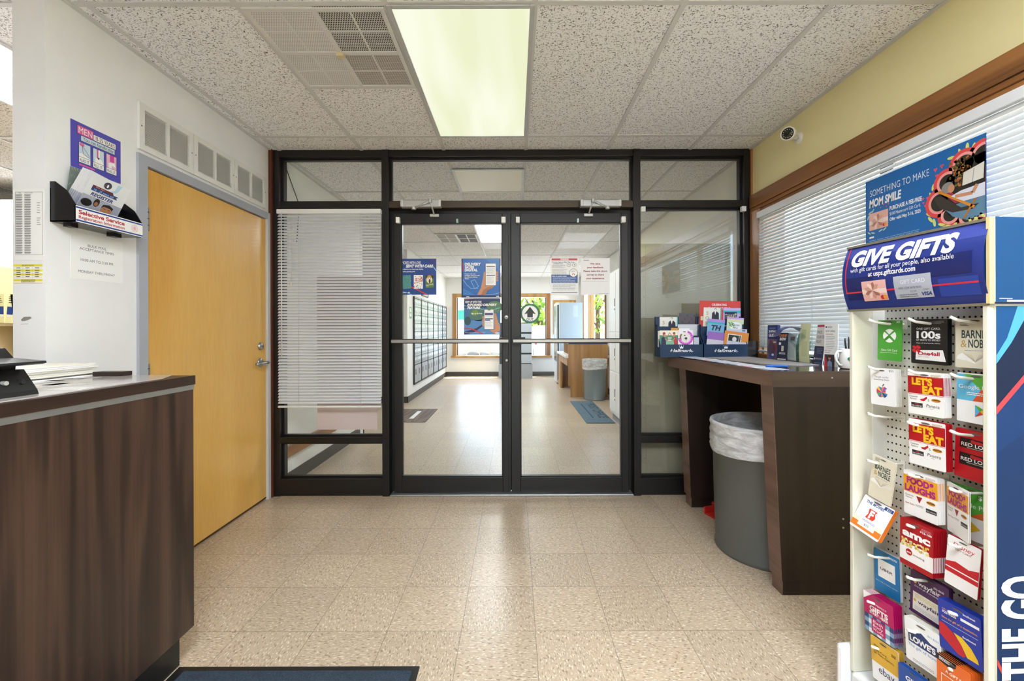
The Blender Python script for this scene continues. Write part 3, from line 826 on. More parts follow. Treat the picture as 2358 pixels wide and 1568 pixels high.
# ------------------------------------------------------------------ window blinds
def blind(name, label, axis, a0, a1, c, zt, zb, tilt, pitch, cords, mat, hr, wand=None, skew=0.0):
    """axis 'X': the slats run along X in plane y = c; axis 'Y': along Y in plane x = c (room side is -x). tilt in degrees, room edge down when positive."""
    t = thing(name, label, 'window blind', ((a0 + a1) / 2, c, zb) if axis == 'X' else (c, (a0 + a1) / 2, zb))
    def bx(b, p0, p1, q0, q1, z0, z1, m, bev=0.0):
        if axis == 'X': b.box(p0, p1, c + q0, c + q1, z0, z1, m, bev)
        else: b.box(c + q0, c + q1, p0, p1, z0, z1, m, bev)
    b = MB(); bx(b, a0, a1, -0.018, 0.018, zt - hr, zt, M('#e6e8ea', 0.35), 0.004); b.obj('headrail', t)
    b = MB(); w = 0.0125; ct, st = math.cos(math.radians(tilt)), math.sin(math.radians(tilt)); z = zt - hr - 0.012; n = 0; rr = random.Random(3)
    while z > zb + 0.02:
        pts = []
        dt = math.radians(rr.uniform(-1.5, 1.5))
        for k in range(5):                      # gently crowned section
            s_ = -1 + 0.5 * k; q = s_ * w; cr = 0.0024 * (1 - s_ * s_)
            a = math.radians(tilt) + dt
            pts.append((q * math.cos(a) - cr * math.sin(a) * -1 * 0, q * math.sin(a) + cr))
        vs = []; dz = rr.uniform(-0.0007, 0.0007)
        for e in (a0 + 0.004, a1 - 0.004):
            for q, h in pts:
                vs.append((e, c + q, z + h + dz) if axis == 'X' else (c + q, e, z + h + dz))
            for q, h in reversed(pts):
                vs.append((e, c + q, z + h + dz - 0.0004) if axis == 'X' else (c + q, e, z + h + dz - 0.0004))
        m_ = len(pts) * 2
        b.add(vs, [(i, (i + 1) % m_, m_ + (i + 1) % m_, m_ + i) for i in range(m_)] + [tuple(range(m_)), tuple(range(m_, 2 * m_))], mat, False)
        z -= pitch; n += 1
    b.obj('slats', t)
    b = MB(); bx(b, a0 + 0.003, a1 - 0.003, -0.011, 0.011, zb, zb + 0.014, M('#dcdee0', 0.4), 0.003); b.obj('bottom_rail', t)
    for q in cords:
        b = MB()
        for s_ in (-0.0145, 0.0145):
            p = (q, c + s_) if axis == 'X' else (c + s_, q)
            b.tube([(p[0], p[1], zt - hr), (p[0], p[1], zb + 0.002)], 0.0009, M('#cfcfca', 0.7), 5)
        b.obj('lift_cord', t)
    if wand:
        q, dz = wand
        p = (q, c - 0.022) if axis == 'X' else (c - 0.022, q)
        b = MB(); b.tube([(p[0], p[1], zt - hr * 0.8), (p[0], p[1], zt - dz)], 0.0035, M('#e8eaec', 0.2), 6); b.obj('tilt_wand', t)
        if axis == 'X':
            b = MB(); q2 = q + 0.07
            b.tube([(q2 - 0.03, c - 0.02, zt - hr), (q2, c - 0.024, zt - hr - 0.08), (q2 + 0.006, c - 0.023, zt - 0.45), (q2 - 0.002, c - 0.023, zt - 0.53)], 0.0012, M('#d6d6d2', 0.7), 5)
            b.lathe([(0.001, 0.03), (0.004, 0.028), (0.007, 0.004), (0.006, 0)], (q2 - 0.002, c - 0.023, zt - 0.565), M('#e9e6d4', 0.4), 12)
            b.obj('pull_cord', t)
    return t
SLAT = M('#e8eaee', 0.4, 0.0, 0.5, 0.25)
SLATW = M('#d6d8d6', 0.4, 0.0, 0.5, 0.10)
blind('window_blind', 'white venetian blind covering the glass pane between the doors and the wooden door', 'X', X_(640, YG - 0.02), X_(879, YG - 0.02), YG - 0.021, Z_(481, YG - 0.02), Z_(937, YG - 0.02), 43, 0.0222,
      (X_(690, YG - 0.02), X_(832, YG - 0.02)), SLAT, 0.034, (X_(656, YG), 1.09))
blind('window_blind', 'long white venetian blind on the window in the right wall', 'Y', 0.40, 3.065, 1.735, 2.062, 1.075, 66, 0.0222,
      (0.62, 1.35, 1.95, 2.50, 2.98), SLATW, 0.045)
# right window: wood casing, sill, glass
w = root_struct('window_2', 'wide wood-cased window in the right wall')
b = MB(); b.box(1.738, XR, WY0 - 0.12, YG - 0.013, 2.124, 2.216, TRIMW, 0.004); b.box(1.748, XR, WY0 - 0.12, YG - 0.014, 2.098, 2.124, TRIMW, 0.006)
b.box(1.756, XR + 0.149, WY0, WY1, 2.066, 2.098, TRIMW, 0.003); b.obj('head_casing', w)
b = MB(); b.box(1.742, XR, WY1 - 0.012, YG - 0.013, 1.06, 2.098, TRIMV, 0.003); b.box(XR, XR + 0.149, WY1 - 0.03, WY1, WZ0, 2.066, TRIMV); b.obj('side_casing', w)
b = MB(); b.box(XR - 0.03, XR + 0.149, WY0, WY1, WZ0 - 0.03, WZ0, TRIMW, 0.003); b.obj('sill', w)
b = MB(); b.box(XR + 0.10, XR + 0.106, WY0, WY1 - 0.03, WZ0, 2.066, GLASS); b.obj('glass_pane', w)
b = MB()
for q in (1.25, 2.17): b.box(XR + 0.085, XR + 0.12, q - 0.02, q + 0.02, WZ0, 2.066, BRONZE)
b.obj('mullion', w)


w = root_struct('fill_window', 'added unseen fill-light window in the wall behind the viewer')  # added out of view so daylight from it lifts ceiling and walls
b = MB(); b.box(BX0, BX1, -2.76, -2.754, BZ0, BZ1, GLASS); b.obj('glass_pane', w)
b = MB()
for q in (BX0, 0.3, BX1 - 0.05): b.box(q, q + 0.05, -2.79, -2.71, BZ0, BZ1, BRONZE)
b.obj('mullion', w)
# ------------------------------------------------------------------ colours used on print
NAVY, USB, LBLUE, PRED = M('#1d2b57', 0.4), M('#1f4f96', 0.4), M('#8ec6e8', 0.4), M('#cf2f3c', 0.4)
PW, PK, PGR = M('#f3f3f1', 0.4), M('#1b1b1d', 0.4), M('#8d9096', 0.5)
SKIN, SKIN2 = M('#c98f6c', 0.5), M('#a9704f', 0.5)
PAPER = M('#eeeeec', 0.6)

def poster(name, label, px0, py0, px1, py1, Y, mat, cat='poster', group=None, T=0.0012):
    """A sheet facing the viewer whose edges are given where the photograph shows them."""
    b = MB(); x0, x1, z0, z1 = X_(px0, Y), X_(px1, Y), Z_(py1, Y), Z_(py0, Y)
    b.sheet((x0, Y, z0), (1, 0, 0), (0, 0, 1), x1 - x0, z1 - z0, T, mat)
    b.done = lambda: b.obj(name, label=label, cat=cat, group=group)
    return b

# ------------------------------------------------------------------ posters on the glass doors
GP = GY - 0.0135               # room face of the door glass
b = poster('poster', 'dark blue square poster showing three greeting cards at left edge of door glass', 921.5, 595, 1005, 678, GP, M('#24488f', 0.35))
b.poly([(70, 0), (100, 0), (100, 30)], M('#35397f', 0.35), 1)
b.text('PICKED WITH LOVE,', 6, 15, 7.6, PW, 2, 52, bold=0.01); b.text('SENT WITH CARE', 16, 24, 7.2, PW, 2, 76, bold=0.045, ital=0.3)
b.text('Be there for your loved ones with the', 6, 30.5, 3.4, PW, 2, 58, bold=0.02); b.text('perfect greeting cards.', 6, 37, 3.4, PW, 2, 36, bold=0.02)
b.line([(88, 18), (94, 25), (100, 34)], 2.2, LBLUE, 2); b.line([(0, 70), (12, 70.5), (36, 80), (74, 99)], 3, PRED, 2); b.line([(0, 90), (18, 93), (34, 100)], 1.8, LBLUE, 2)
b.poly([(5, 46), (29, 44.5), (31, 82), (8, 84)], M('#4f8f8c', 0.5), 3)
r_ = random.Random(4)
for k in range(60): b.ell(6 + 24 * r_.random(), 47 + 35 * r_.random(), 1.2, 0.5, M(['#79aea0', '#3c7a7a', '#8fb79a', '#5b93a8'][k % 4], 0.5), 4, 6, r_.random() * 3)
b.rect(38, 45, 63, 83, PW, 3)
for k in range(36): b.ell(39 + 23 * r_.random(), 46 + 36 * r_.random(), 1.4, 1.1, M(['#c9313a', '#2f7d54', '#e07a34', '#22345f', '#d94f6a'][k % 5], 0.5), 4, 7, r_.random() * 3)
b.rect(41, 54, 62, 62, M('#c62a3c', 0.5), 5); b.text('HBD!', 42, 61, 6, PW, 6, 18, bold=0.03)
b.poly([(69, 47), (93, 45), (94, 79), (71, 81)], M('#5f7d2a', 0.5), 3); b.rect(70, 46, 93, 55, M('#35341c', 0.5), 4); b.ell(81, 58, 8, 10, M('#e4dccb', 0.5), 5); b.ell(81, 51, 6, 5.5, M('#c08a4c', 0.5), 6); b.ell(81, 53.5, 2.6, 3, M('#eee6d8', 0.5), 7); b.ell(81, 52, 1, 0.8, PK, 8)
b.ell(82, 62, 2.6, 6, M('#5a3c28', 0.5), 6); b.text('happy birthday', 72, 76, 5, PW, 7, 21, ital=0.3, rot=-0.2)
b.rect(5, 93.5, 16, 94.6, PW, 2); b.rect(22, 91.5, 27, 94, PW, 2); b.done()

b = poster('poster', 'bright blue poster of a hand holding a phone, upper one at the left door lock', 1063, 595, 1153, 685, GP, M('#1b2a5c', 0.3))
b.rect(4, 1, 97, 94, M('#1d62b0', 0.3), 1)
b.poly([(62, 1), (97, 1), (97, 30)], M('#2d71bb', 0.3), 2); b.poly([(4, 76), (30, 90), (36, 94), (4, 94)], M('#2f78c4', 0.3), 2)
b.rect(3.4, 11, 5.4, 33, PRED, 3); b.text('DELIVERY', 8.5, 17.5, 6.2, PW, 3, 41, bold=0.045); b.text('GOES', 8.5, 25, 6.2, PW, 3, 24, bold=0.045); b.text('DIGITAL', 8.5, 32.5, 6.2, PW, 3, 33, bold=0.045)
for k, q in enumerate(('Preview mail, track', 'packages, and more with', 'the Informed Delivery', 'feature.')): b.text(q, 8.5, 40.5 + k * 4.1, 2.7, PW, 3, (28, 38, 33, 11)[k], bold=0.02)
b.line([(4, 54), (14, 68), (24, 76), (42, 76)], 1, LBLUE, 3); b.line([(24, 58), (34, 54), (44, 72), (34, 77), (24, 58)], 1, LBLUE, 3); b.line([(58, 93), (80, 92), (97, 88)], 0.9, LBLUE, 3)
b.poly([(40, 93), (50, 74), (55, 50), (57, 36), (60, 33), (62, 36), (62, 60), (66, 68), (84, 70), (78, 76), (66, 82), (62, 93)], SKIN, 4)
b.poly([(50, 93), (56, 80), (66, 74), (82, 70), (76, 77), (66, 82), (62, 93)], SKIN2, 5)
for k in range(4): b.ell(90.5, 36 + k * 6.5, 3.6, 3.2, SKIN, 4, 12)
for q, m_, L in (((61, 12, 89, 70), PK, 5), ((62, 13, 88, 69), PW, 6)): b.rect(*q, m_, L)
b.rect(64, 20, 86, 22, NAVY, 7); b.rect(64, 42, 86, 44, NAVY, 7); b.greek(64, 25, 86, 7, 2.2, 0.6, PGR, 7); b.greek(64, 47, 84, 8, 2.4, 0.6, PGR, 7)
b.rect(12, 97, 20, 98.6, PW, 2); b.rect(89, 95.5, 96, 98, PW, 2); b.done()

b = poster('poster', 'blue poster with street photograph and phone, lower one just above left push bar', 1068.5, 686.5, 1152.5, 770.5, GP, M('#3a6a9a', 0.35))
b.rect(0, 0, 100, 26, NAVY, 1); b.poly([(0, 0), (34, 0), (0, 5)], M('#8c4a4a', 0.4), 2)
b.ell(40, 44, 26, 18, M('#4c7468', 0.5), 2); b.ell(84, 24, 22, 16, M('#557c5a', 0.5), 2); b.ell(10, 62, 9, 12, M('#2e4f52', 0.5), 3); b.ell(30, 40, 9, 8, M('#6f8f3d', 0.5), 3)
b.poly([(0, 62), (60, 58), (100, 70), (100, 100), (0, 100)], M('#4f86bd', 0.4), 2); b.poly([(0, 92), (34, 82), (52, 70), (52, 76), (30, 92), (0, 100)], NAVY, 4); b.line([(0, 82), (22, 84), (52, 98)], 3.2, PRED, 5); b.line([(0, 20), (40, 28), (70, 34), (100, 26)], 1.2, LBLUE, 4)
b.text('KEEP UP WITH THE', 4, 13, 5.6, PW, 5, 44, bold=0.02); b.text('INFORMED DELIVERY', 9, 21, 6, PW, 5, 82, bold=0.045, ital=0.25); b.text('FEATURE', 9, 29, 6, PW, 5, 36, bold=0.045, ital=0.25)
b.text('Sign up for free', 20, 43.5, 3.6, PW, 5, 30, bold=0.03)
b.poly([(86, 98), (92, 92), (99, 88), (99, 78), (92, 60), (88, 42), (84, 40), (82, 48), (84, 84), (70, 88)], SKIN, 5)
for k in range(4): b.ell(53, 52 + k * 7, 3.4, 3.4, SKIN, 5, 12)
for q, m_, L in (((55, 30, 82, 86), PK, 6), ((56, 31, 81, 85), PW, 7)): b.rect(*q, m_, L)
b.rect(65, 31.5, 73, 33.2, PK, 8); b.rect(57.5, 40, 79.5, 46.5, M('#4b3f74', 0.4), 8); b.rect(57.5, 55, 79.5, 58, NAVY, 8); b.rect(57.5, 58.6, 72, 61.4, USB, 8); b.greek(58, 48.5, 79, 2, 2.2, 0.6, PGR, 8); b.greek(58, 65, 79, 6, 2.4, 0.5, PGR, 8)
b.rect(86, 94, 97, 97, PW, 6); b.greek(3, 94, 60, 1, 1, 0.5, PW, 5); b.done()

b = poster('poster', 'white notice with red heading and blue text block at centre of right door glass', 1268, 594, 1332.5, 680, GP, PAPER)
b.rect(4, 2, 96, 9, M('#c8505a', 0.5), 1); b.text('WARNING!', 50, 7.7, 4.6, PW, 2, 30, 'C', 0.04)
b.text('Crimes Against Mail Carriers', 5, 17, 3.8, M('#4a5a86', 0.5), 2, 80, bold=0.02); b.text('A Federal Crime', 10, 22.5, 3.6, M('#4a5a86', 0.5), 2, 34, bold=0.02)
b.greek(6, 25.5, 54, 4, 2.6, 0.9, PGR, 2); b.greek(6, 40, 60, 7, 3.1, 0.9, PGR, 2)
for cx in (66, 85): b.ell(cx, 25, 7, 7, PK, 2); b.ell(cx, 25, 6, 6, PW, 3); b.ell(cx, 25, 2, 2.6, PGR, 4)
b.rect(3, 60, 97, 100 * 0.86 + 4, M('#3b5c95', 0.45), 1); b.text('How to avoid a scam:', 6, 67, 3.2, PW, 2, 52, bold=0.04); b.greek(8, 70, 92, 6, 3.3, 1.2, M('#b9c9e4', 0.5), 2)
b.ell(82, 54, 15, 15, PK, 3, 30); b.ell(82, 54, 13.8, 13.8, PW, 4, 30); b.greek(74, 46, 90, 3, 2, 0.8, PGR, 5); b.ring(82, 60, 4.6, 2.2, M('#c8303c', 0.5), 5, 18, 150, 400)
b.greek(8, 95, 92, 7, 3.2, 1.0, M('#8f97a8', 0.5), 2); b.rect(4, 123, 96, 125, M('#2c4166', 0.5), 2); b.done()

b = poster('poster', 'white notice with red feedback text beside the right stile of right glass door', 1338, 595, 1404.5, 679.5, GP, M('#efeded', 0.6))
b.rect(9, 6.5, 28, 8, PK, 1)
RD = M('#8f1f34', 0.5)
for k, q in enumerate(('We value', 'your feedback.', 'Please take this short', 'survey to share', 'your experience.')): b.text(q, 50, 22 + k * 12.6, 5.2, RD, 1, (35, 58, 82, 59, 63)[k], 'C', 0.03)
b.rect(6, 80.5, 93, 81.1, PGR, 1); b.rect(62, 122, 94, 123, PGR, 1); b.done()

b = MB(); b.sheet((X_(1197.9, GP), GP, Z_(744.6, GP)), (1, 0, 0), (0, 0, 1), 0.0001, 0.0001, 0.00005, PW); b = MB()
oc = (X_(1220.6, GP), Z_(721.8, GP)); R_ = X_(1243.4, GP) - oc[0]
b.X = place((oc[0], GP, oc[1]), (1, 0, 0), (0, 0, 1)); b.u = R_ / 100; b.H = 0
n_ = 48; ring = [(100 * math.cos(2 * PI * k / n_), 100 * math.sin(2 * PI * k / n_)) for k in range(n_)]
b.poly(ring, M('#1f6b3a', 0.4), 0)
b.add([(x * b.u, y * b.u, -0.001) for x, y in ring] + [(x * b.u, y * b.u, 0) for x, y in ring], [tuple(reversed(range(n_)))] + [(i, (i + 1) % n_, n_ + (i + 1) % n_, n_ + i) for i in range(n_)], M('#1f6b3a', 0.4))
b.ell(0, 0, 80, 80, PW, 1, 48); b.poly([(0, -68), (58, 8), (28, 0), (28, 40), (-28, 40), (-28, 0), (-58, 8)], PK, 2); b.text('OUT', 0, 72, 25, PK, 2, 72, 'C', 0.015)
b.obj('sticker', label='round green and white OUT arrow sticker on right door glass', cat='sticker')

# faded pink paper low on the left pane
b = MB(); yp = GY + 0.006
b.box(X_(730, yp), X_(868, yp), yp, yp + 0.001, Z_(988, yp), Z_(634, yp), film('faded pink sheet', '#e3cdd0', 0.8))
b.obj('paper_sheet', label='faded pink sheet behind the pane under the left venetian blind', cat='paper')

# ------------------------------------------------------------------ left wall: poster, brochure rack, notice
LW = XL + 0.0012
def lw_sheet(mat, y0, y1, z0, z1, T=0.001, x=LW):
    b = MB(); b.sheet((x, y0, z0), (0, 1, 0), (0, 0, 1), y1 - y0, z1 - z0, T, mat); return b
b = lw_sheet(M('#5450b4', 0.45), 1.768, 1.992, 1.916, 2.110, x=XL + 0.002)
PINK, PALE, LINE = M('#d9629e', 0.5), M('#c9dbe9', 0.5), M('#2a2440', 0.5)
b.rect(11, 5, 43, 22, LINE, 1); b.rect(11.6, 5.6, 42.4, 21.4, PINK, 2); b.text('MEN', 14, 19.5, 11.5, PW, 3, 26, bold=0.0)
b.rect(42, 10.5, 89, 22, LINE, 2); b.rect(42.6, 11, 88.4, 21.4, PW, 3); b.text('18-25 YEARS', 45, 20, 7.6, LINE, 4, 41)
b.rect(18, 22.5, 87, 33, LINE, 1); b.rect(18.6, 23, 86.4, 32.4, PALE, 2); b.text('You can handle this:', 22, 30.5, 6.2, LINE, 3, 62)
for x, cap in ((14, 'READ IT.'), (41, 'FILL IT.'), (68, 'MAIL IT.')):
    b.rect(x, 36, x + 23, 74, LINE, 1); b.rect(x + 0.7, 36.6, x + 22.3, 63, PALE if x < 60 else M('#e6b8cf', 0.5), 2); b.rect(x + 0.7, 63.6, x + 22.3, 73.4, PW, 2); b.text(cap, x + 11.5, 71.8, 5.6, LINE, 3, 18, 'C')
b.ell(20, 40, 5, 3, PINK, 3); b.line([(21, 42), (22, 56), (34, 60)], 0.7, LINE, 4); b.line([(22, 43), (35, 58)], 0.6, LINE, 4); b.poly([(14.7, 58), (22, 55), (28, 58), (36.3, 62), (36.3, 63), (14.7, 63)], PW, 3)
b.rect(49, 36.6, 52, 52, PINK, 3); b.rect(52, 36.6, 55, 52, PW, 3); b.poly([(49, 52), (55, 52), (52, 56)], LINE, 4); b.poly([(46, 54), (58, 54), (62, 60), (62, 63), (46, 63)], PW, 3)
b.rect(76, 36.6, 85, 50, M('#d049a0', 0.5), 3); b.poly([(73, 53), (86, 50), (88, 58), (80, 57), (80, 63), (73, 63)], PW, 4)
b.rect(15, 76.5, 45, 79.5, PINK, 2)
b.obj('poster', label='purple poster for men aged 18-25 on the white wall above black rack', cat='poster')

rack = thing('brochure_rack', 'black wall rack with white strip of red lettering, holding brochures', 'rack', (XL, 1.84, 1.668))
RB = M('#16161a', 0.22); x1 = -1.715; ya, yb = 1.69, 1.993
b = MB()
b.box(XL, x1, ya, yb, 1.668, 1.673, RB); b.box(XL, XL + 0.004, ya, yb, 1.673, 1.80, RB)
b.box(x1 - 0.004, x1, ya, yb, 1.668, 1.733, RB)
for y in (ya, yb - 0.004):
    b.prism([(XL, 1.668), (x1, 1.668), (x1, 1.733), (x1 - 0.035, 1.79), (XL + 0.02, 1.826), (XL, 1.826)], 'Y', y, y + 0.004, RB)
b.box(XL + 0.02, XL + 0.05, yb - 0.09, yb - 0.05, 1.656, 1.668, RB); b.box(XL + 0.02, XL + 0.05, ya + 0.03, ya + 0.06, 1.656, 1.668, RB)
b.obj('tray', rack)
b = MB(); b.sheet((x1 + 0.0006, ya, 1.6685), (0, 1, 0), (0, 0, 1), yb - ya, 0.064, 0.0006, PW)
DB, CR = M('#1f3f95', 0.4), M('#b3122c', 0.4)
b.rect(0, 1.2, 100, 3.2, DB, 1); b.rect(0, 17.8, 100, 19.8, DB, 1)
b.text('Selective Service', 3.5, 10.2, 5.2, CR, 1, 66, bold=0.03); b.text('Registration Information', 3.5, 15.8, 3.8, CR, 1, 66, bold=0.02); b.ring(86, 10.3, 5.4, 0.5, M('#d78ea0', 0.4), 1); b.ring(86, 10.3, 3.8, 0.4, M('#d78ea0', 0.4), 1); b.ell(86, 10.3, 2.2, 2.6, M('#e2b3bf', 0.4), 1)
b.obj('label_strip', rack, label='white strip with red lettering')
def lq(c, xs):
    return fit([Vector((x, F * x / (p[0] - VX), CZ - (p[1] - VY) * x / (p[0] - VX))) for p, x in zip(c, xs)])
def brochure(c, xt, xb, mat, draw, label, group, dx=0.0):
    """Leaflet in the rack: top edge at x = xt, lower edge at x = xb, leaning out of the wall."""
    b = MB(); o, u, v, W, H = lq(c, (xt - dx, xt - dx, xb - dx, xb - dx)); b.sheet(o, u, v, W, H, 0.0012, mat)
    if draw: draw(b)
    return b.obj('brochure', label=label, cat='brochure', group=group)
RIB1, RIB2 = M('#6e2a2a', 0.5), M('#1f3f7c', 0.5)
def ribbons(b, y0=34):
    b.rect(0, 54, 100, 90, M('#a9aec2', 0.5), 1); b.rect(10, y0, 90, y0 + 5, RIB1, 2); b.rect(10, y0 + 5, 90, y0 + 12, RIB2, 2)
def reg(b):
    b.rect(0, 0, 100, 52, M('#e4e8ec', 0.4), 1)
    b.ell(44, 15, 9.5, 8.5, M('#2a2a38', 0.5), 2); b.ell(44, 15, 8, 7, M('#4b4b5a', 0.5), 3); b.ell(44, 16, 2.2, 4.2, PW, 4)
    b.poly([(66, 3), (78, 2), (72, 22), (52, 33), (46, 30), (64, 19)], M('#b7d4ea', 0.5), 2)
    b.poly([(12, 26), (62, 26), (67, 31), (12, 31)], RIB1, 3); b.text('Men Ages', 20, 30, 3, M('#c78f8f', 0.5), 4, 22, bold=0.02)
    b.poly([(12, 31), (80, 31), (75, 35), (80, 39), (12, 39)], RIB2, 3); b.text('18 - 25 years old', 18, 37.5, 4.4, M('#9fb4de', 0.5), 4, 50, bold=0.03)
    b.text('REGISTER', 16, 50.5, 7.6, M('#26357d', 0.5), 3, 56, bold=0.03, ital=0.2)
    b.rect(0, 53, 100, b.H, M('#a9aec2', 0.5), 1); b.rect(0, 53, 100, 53.6, PGR, 2)
    b.ell(16, 70, 13, 9, PK, 2); b.ell(38, 63, 7, 10, M('#2b2020', 0.5), 2); b.ell(38, 66, 4.4, 5, SKIN2, 3); b.ell(66, 72, 14, 13, SKIN, 3); b.poly([(52, 70), (54, 61), (68, 57), (81, 62), (80, 69), (74, 65), (58, 65)], M('#2a1c16', 0.5), 4); b.rect(58, 69, 64, 70.2, PK, 5); b.rect(69, 69, 75, 70.2, PK, 5)
def grass(b):
    for q in range(5): b.line([(10 + 18 * q, 0), (70 - 12 * q, 90), (5 + 20 * q, 200)], 7, M('#39443f' if q % 2 else '#aeb6b0', 0.5), 1)
for k in range(4): brochure(((165 + 7 * k, 381 + 3 * k), (187 + 7 * k, 386 + 3 * k), (172 + 6 * k, 462 + 3 * k), (150 + 6 * k, 456 + 3 * k)), -1.772, -1.795, M('#7f8a84', 0.5), grass, 'grey-green patterned leaflet standing at the left end of the wall rack', 'grey-green leaflets in the wall rack', 0.003 * (3 - k))
for k in range(5): brochure(((193 + 5 * k - 4, 387 + 2.2 * k), (288 + 5 * k, 426 + 2 * k), (238 + 5 * k, 492 + 2 * k), (150 + 4 * k, 456 + 2 * k)), -1.715, -1.77, M('#e6e6ea', 0.4), ribbons, 'white registration leaflet fanned out behind the front one in the wall rack', 'white leaflets fanned behind the front one', 0.0035 * (5 - k) + 0.002)
brochure(((213, 396), (307, 434), (263, 504), (178, 470)), -1.712, -1.768, M('#e6e6ea', 0.4), reg, 'front white leaflet reading register with a photo of young people in the wall rack', None)

b = lw_sheet(M('#f0f1f2', 0.6), 1.768, 2.002, 1.457, 1.648)
TX = M('#5b5c60', 0.6)
b.text('BULK MAIL', 48, 22, 4.6, TX, 1, 36, 'C'); b.text('ACCEPTANCE TIMES', 48, 29, 4.6, TX, 1, 66, 'C'); b.text('10:00 AM TO 2:30 PM', 48, 49, 4.6, TX, 1, 62, 'C'); b.text('MONDAY THRU FRIDAY', 48, 70, 4.6, TX, 1, 70, 'C')
b.obj('notice', label='white bulk mail acceptance times notice taped below the black wall rack', cat='notice')

# papers on the end of the wall
yp = 1.6715
def pil(px0, py0, px1, py1, mat):
    b = MB(); b.sheet((X_(px0, yp), yp, Z_(py1, yp)), (1, 0, 0), (0, 0, 1), X_(px1, yp) - X_(px0, yp), Z_(py0, yp) - Z_(py1, yp), 0.0008, mat); return b
b = pil(31, 431, 101, 596, M('#f0f0ef', 0.6)); TK = M('#4c4c4e', 0.6)
b.line([(8, 11), (97, 11), (97, 217), (8, 217), (8, 11)], 0.8, TK, 1); b.text('MAIL', 17, 16, 3.4, TK, 1); b.text('RATE CHART', 38, 16, 3.4, TK, 1, 28)
for k in range(25):
    y = 19 + k * 7.9
    for x in (9, 37): b.rect(x, y, x + 22, y + 2.4, M('#a5a5a5', 0.6), 1); b.greek(x + 1, y + 0.4, x + 22, 1, 3, 1.4, TK, 2, 0.1, k); b.greek(x + 1, y + 3.6, x + 21, 1, 3, 1.6, M('#77777a', 0.6), 2, 0.1, k + 40)
for y in (46, 54, 62, 70, 78, 96, 103, 110, 117): b.greek(78, y, 92, 1, 3, 1.5, TK, 1, 0.3, y)
b.obj('rate_chart', label='tall white mail rate chart taped to the end of the white wall', cat='notice')
b = pil(32, 605, 98.5, 649, PW); YE = M('#e9dc3a', 0.5)
for y0, y1 in ((0, 8), (18, 25), (32, 39), (46, 47), (52, 58.5), (64, 66)): b.rect(0, y0, 100, y1, YE, 1)
b.text('PO BOX RATES', 50, 6.6, 4.4, TK, 2, 40, 'C')
for y in (14.5, 23.5, 30.5, 37.5, 44.5):
    for x in (10, 42, 74): b.greek(x, y - 3, x + 16, 1, 3, 2.4, TK, 2, 0.2, int(x + y))
for y in (57, 63): b.greek(26, y - 3, 76, 1, 3, 2.2, TK, 2, 0.1, int(y))
b.line([(32, 9), (32, 48)], 0.5, PGR, 2); b.line([(66, 9), (66, 48)], 0.5, PGR, 2)
b.obj('rate_table', label='small yellow-striped box rate table taped under the tall rate chart', cat='notice')
b = MB(); b.X = place((X_(62, 1.673), 1.6726, Z_(731, 1.673)), (1, 0, 0), (0, 0, 1)); b.u = 0.001; b.H = 0
b.poly([(-22, 2), (-10, -8), (14, -9), (20, -4), (8, 3), (-8, 8), (-20, 8)], M('#8f8c86', 0.7), 1); b.line([(-24, 20), (6, 19)], 1.2, M('#a8a49c', 0.7), 1)
b.obj('wall_mark', label='grey scraped paint mark on the end of the white wall', cat='mark')

# ------------------------------------------------------------------ service counter
CX, CY1, CT = -1.212, 1.636, 1.071
c = thing('service_counter', 'dark walnut laminate service counter with aluminium strip under its top', 'counter', (-1.53, 0.4, 0))
b = MB(); b.box(-1.85, CX, -1.4, CY1 - 0.006, 0.128, CT - 0.052, WALNUT, 0.001); b.obj('body', c)
b = MB(); b.box(-1.86, CX + 0.004, -1.4, CY1, CT - 0.034, CT, WALNUT_F, 0.002); b.obj('countertop', c)
b = MB(); b.box(-1.85, CX + 0.001, -1.4, CY1 - 0.004, CT - 0.052, CT - 0.034, ALU); b.obj('trim_strip', c)
b = MB(); b.box(-1.80, CX - 0.034, -1.4, CY1 - 0.034, 0, 0.128, BLACK); b.obj('toe_kick', c)
b = MB(); pts = [(-1.226, 0.60), (-1.226, 1.10), (-1.235, 1.52), (-1.285, 1.622), (-1.72, 1.624), (-1.74, 0.60)]
b.prism(pts, 'Z', CT + 0.0004, CT + 0.003, M('#b9b2ad', 0.12))  # clear vinyl; the white it reflects is put into its colour
rr = random.Random(8)
for k in range(9):
    q = rr.uniform(-1.66, -1.34); y = rr.uniform(1.15, 1.5); b.box(q, q + 0.1, y, y + 0.07, CT + 0.0031, CT + 0.0035, M('#d8d4d0', 0.12))
b.obj('desk_mat', label='clear mat with painted-in white sheen on the dark service counter', cat='mat')
# payment terminal
t = thing('card_terminal', 'black card payment terminal standing on the service counter', 'card terminal', (-1.40, 1.05, CT + 0.003))
TB, TB2 = M('#1b1b1c', 0.4), M('#0c0c0d', 0.3)
z0 = CT + 0.003
b = MB(); b.prism([(-1.52, z0), (-1.272, z0), (-1.276, z0 + 0.012), (-1.312, z0 + 0.066), (-1.50, z0 + 0.074)], 'Y', 0.86, 1.155, TB); b.obj('base', t)
for yy, r_, col in ((1.09, 0.0055, '#d8d8d4'), (1.128, 0.006, '#2c2c2e')):
    b = MB(); b.cyl((-1.290, yy, z0 + 0.036), r_, -0.004, 0.008, M(col, 0.3, 0.5 if col[1] == 'd' else 0), 14, 'X'); b.obj('key_lock', t)
b = MB(); b.prism([(-1.50, z0 + 0.072), (-1.318, z0 + 0.064), (-1.316, z0 + 0.078), (-1.49, z0 + 0.094)], 'Y', 0.90, 1.14, TB2); b.obj('neck', t)
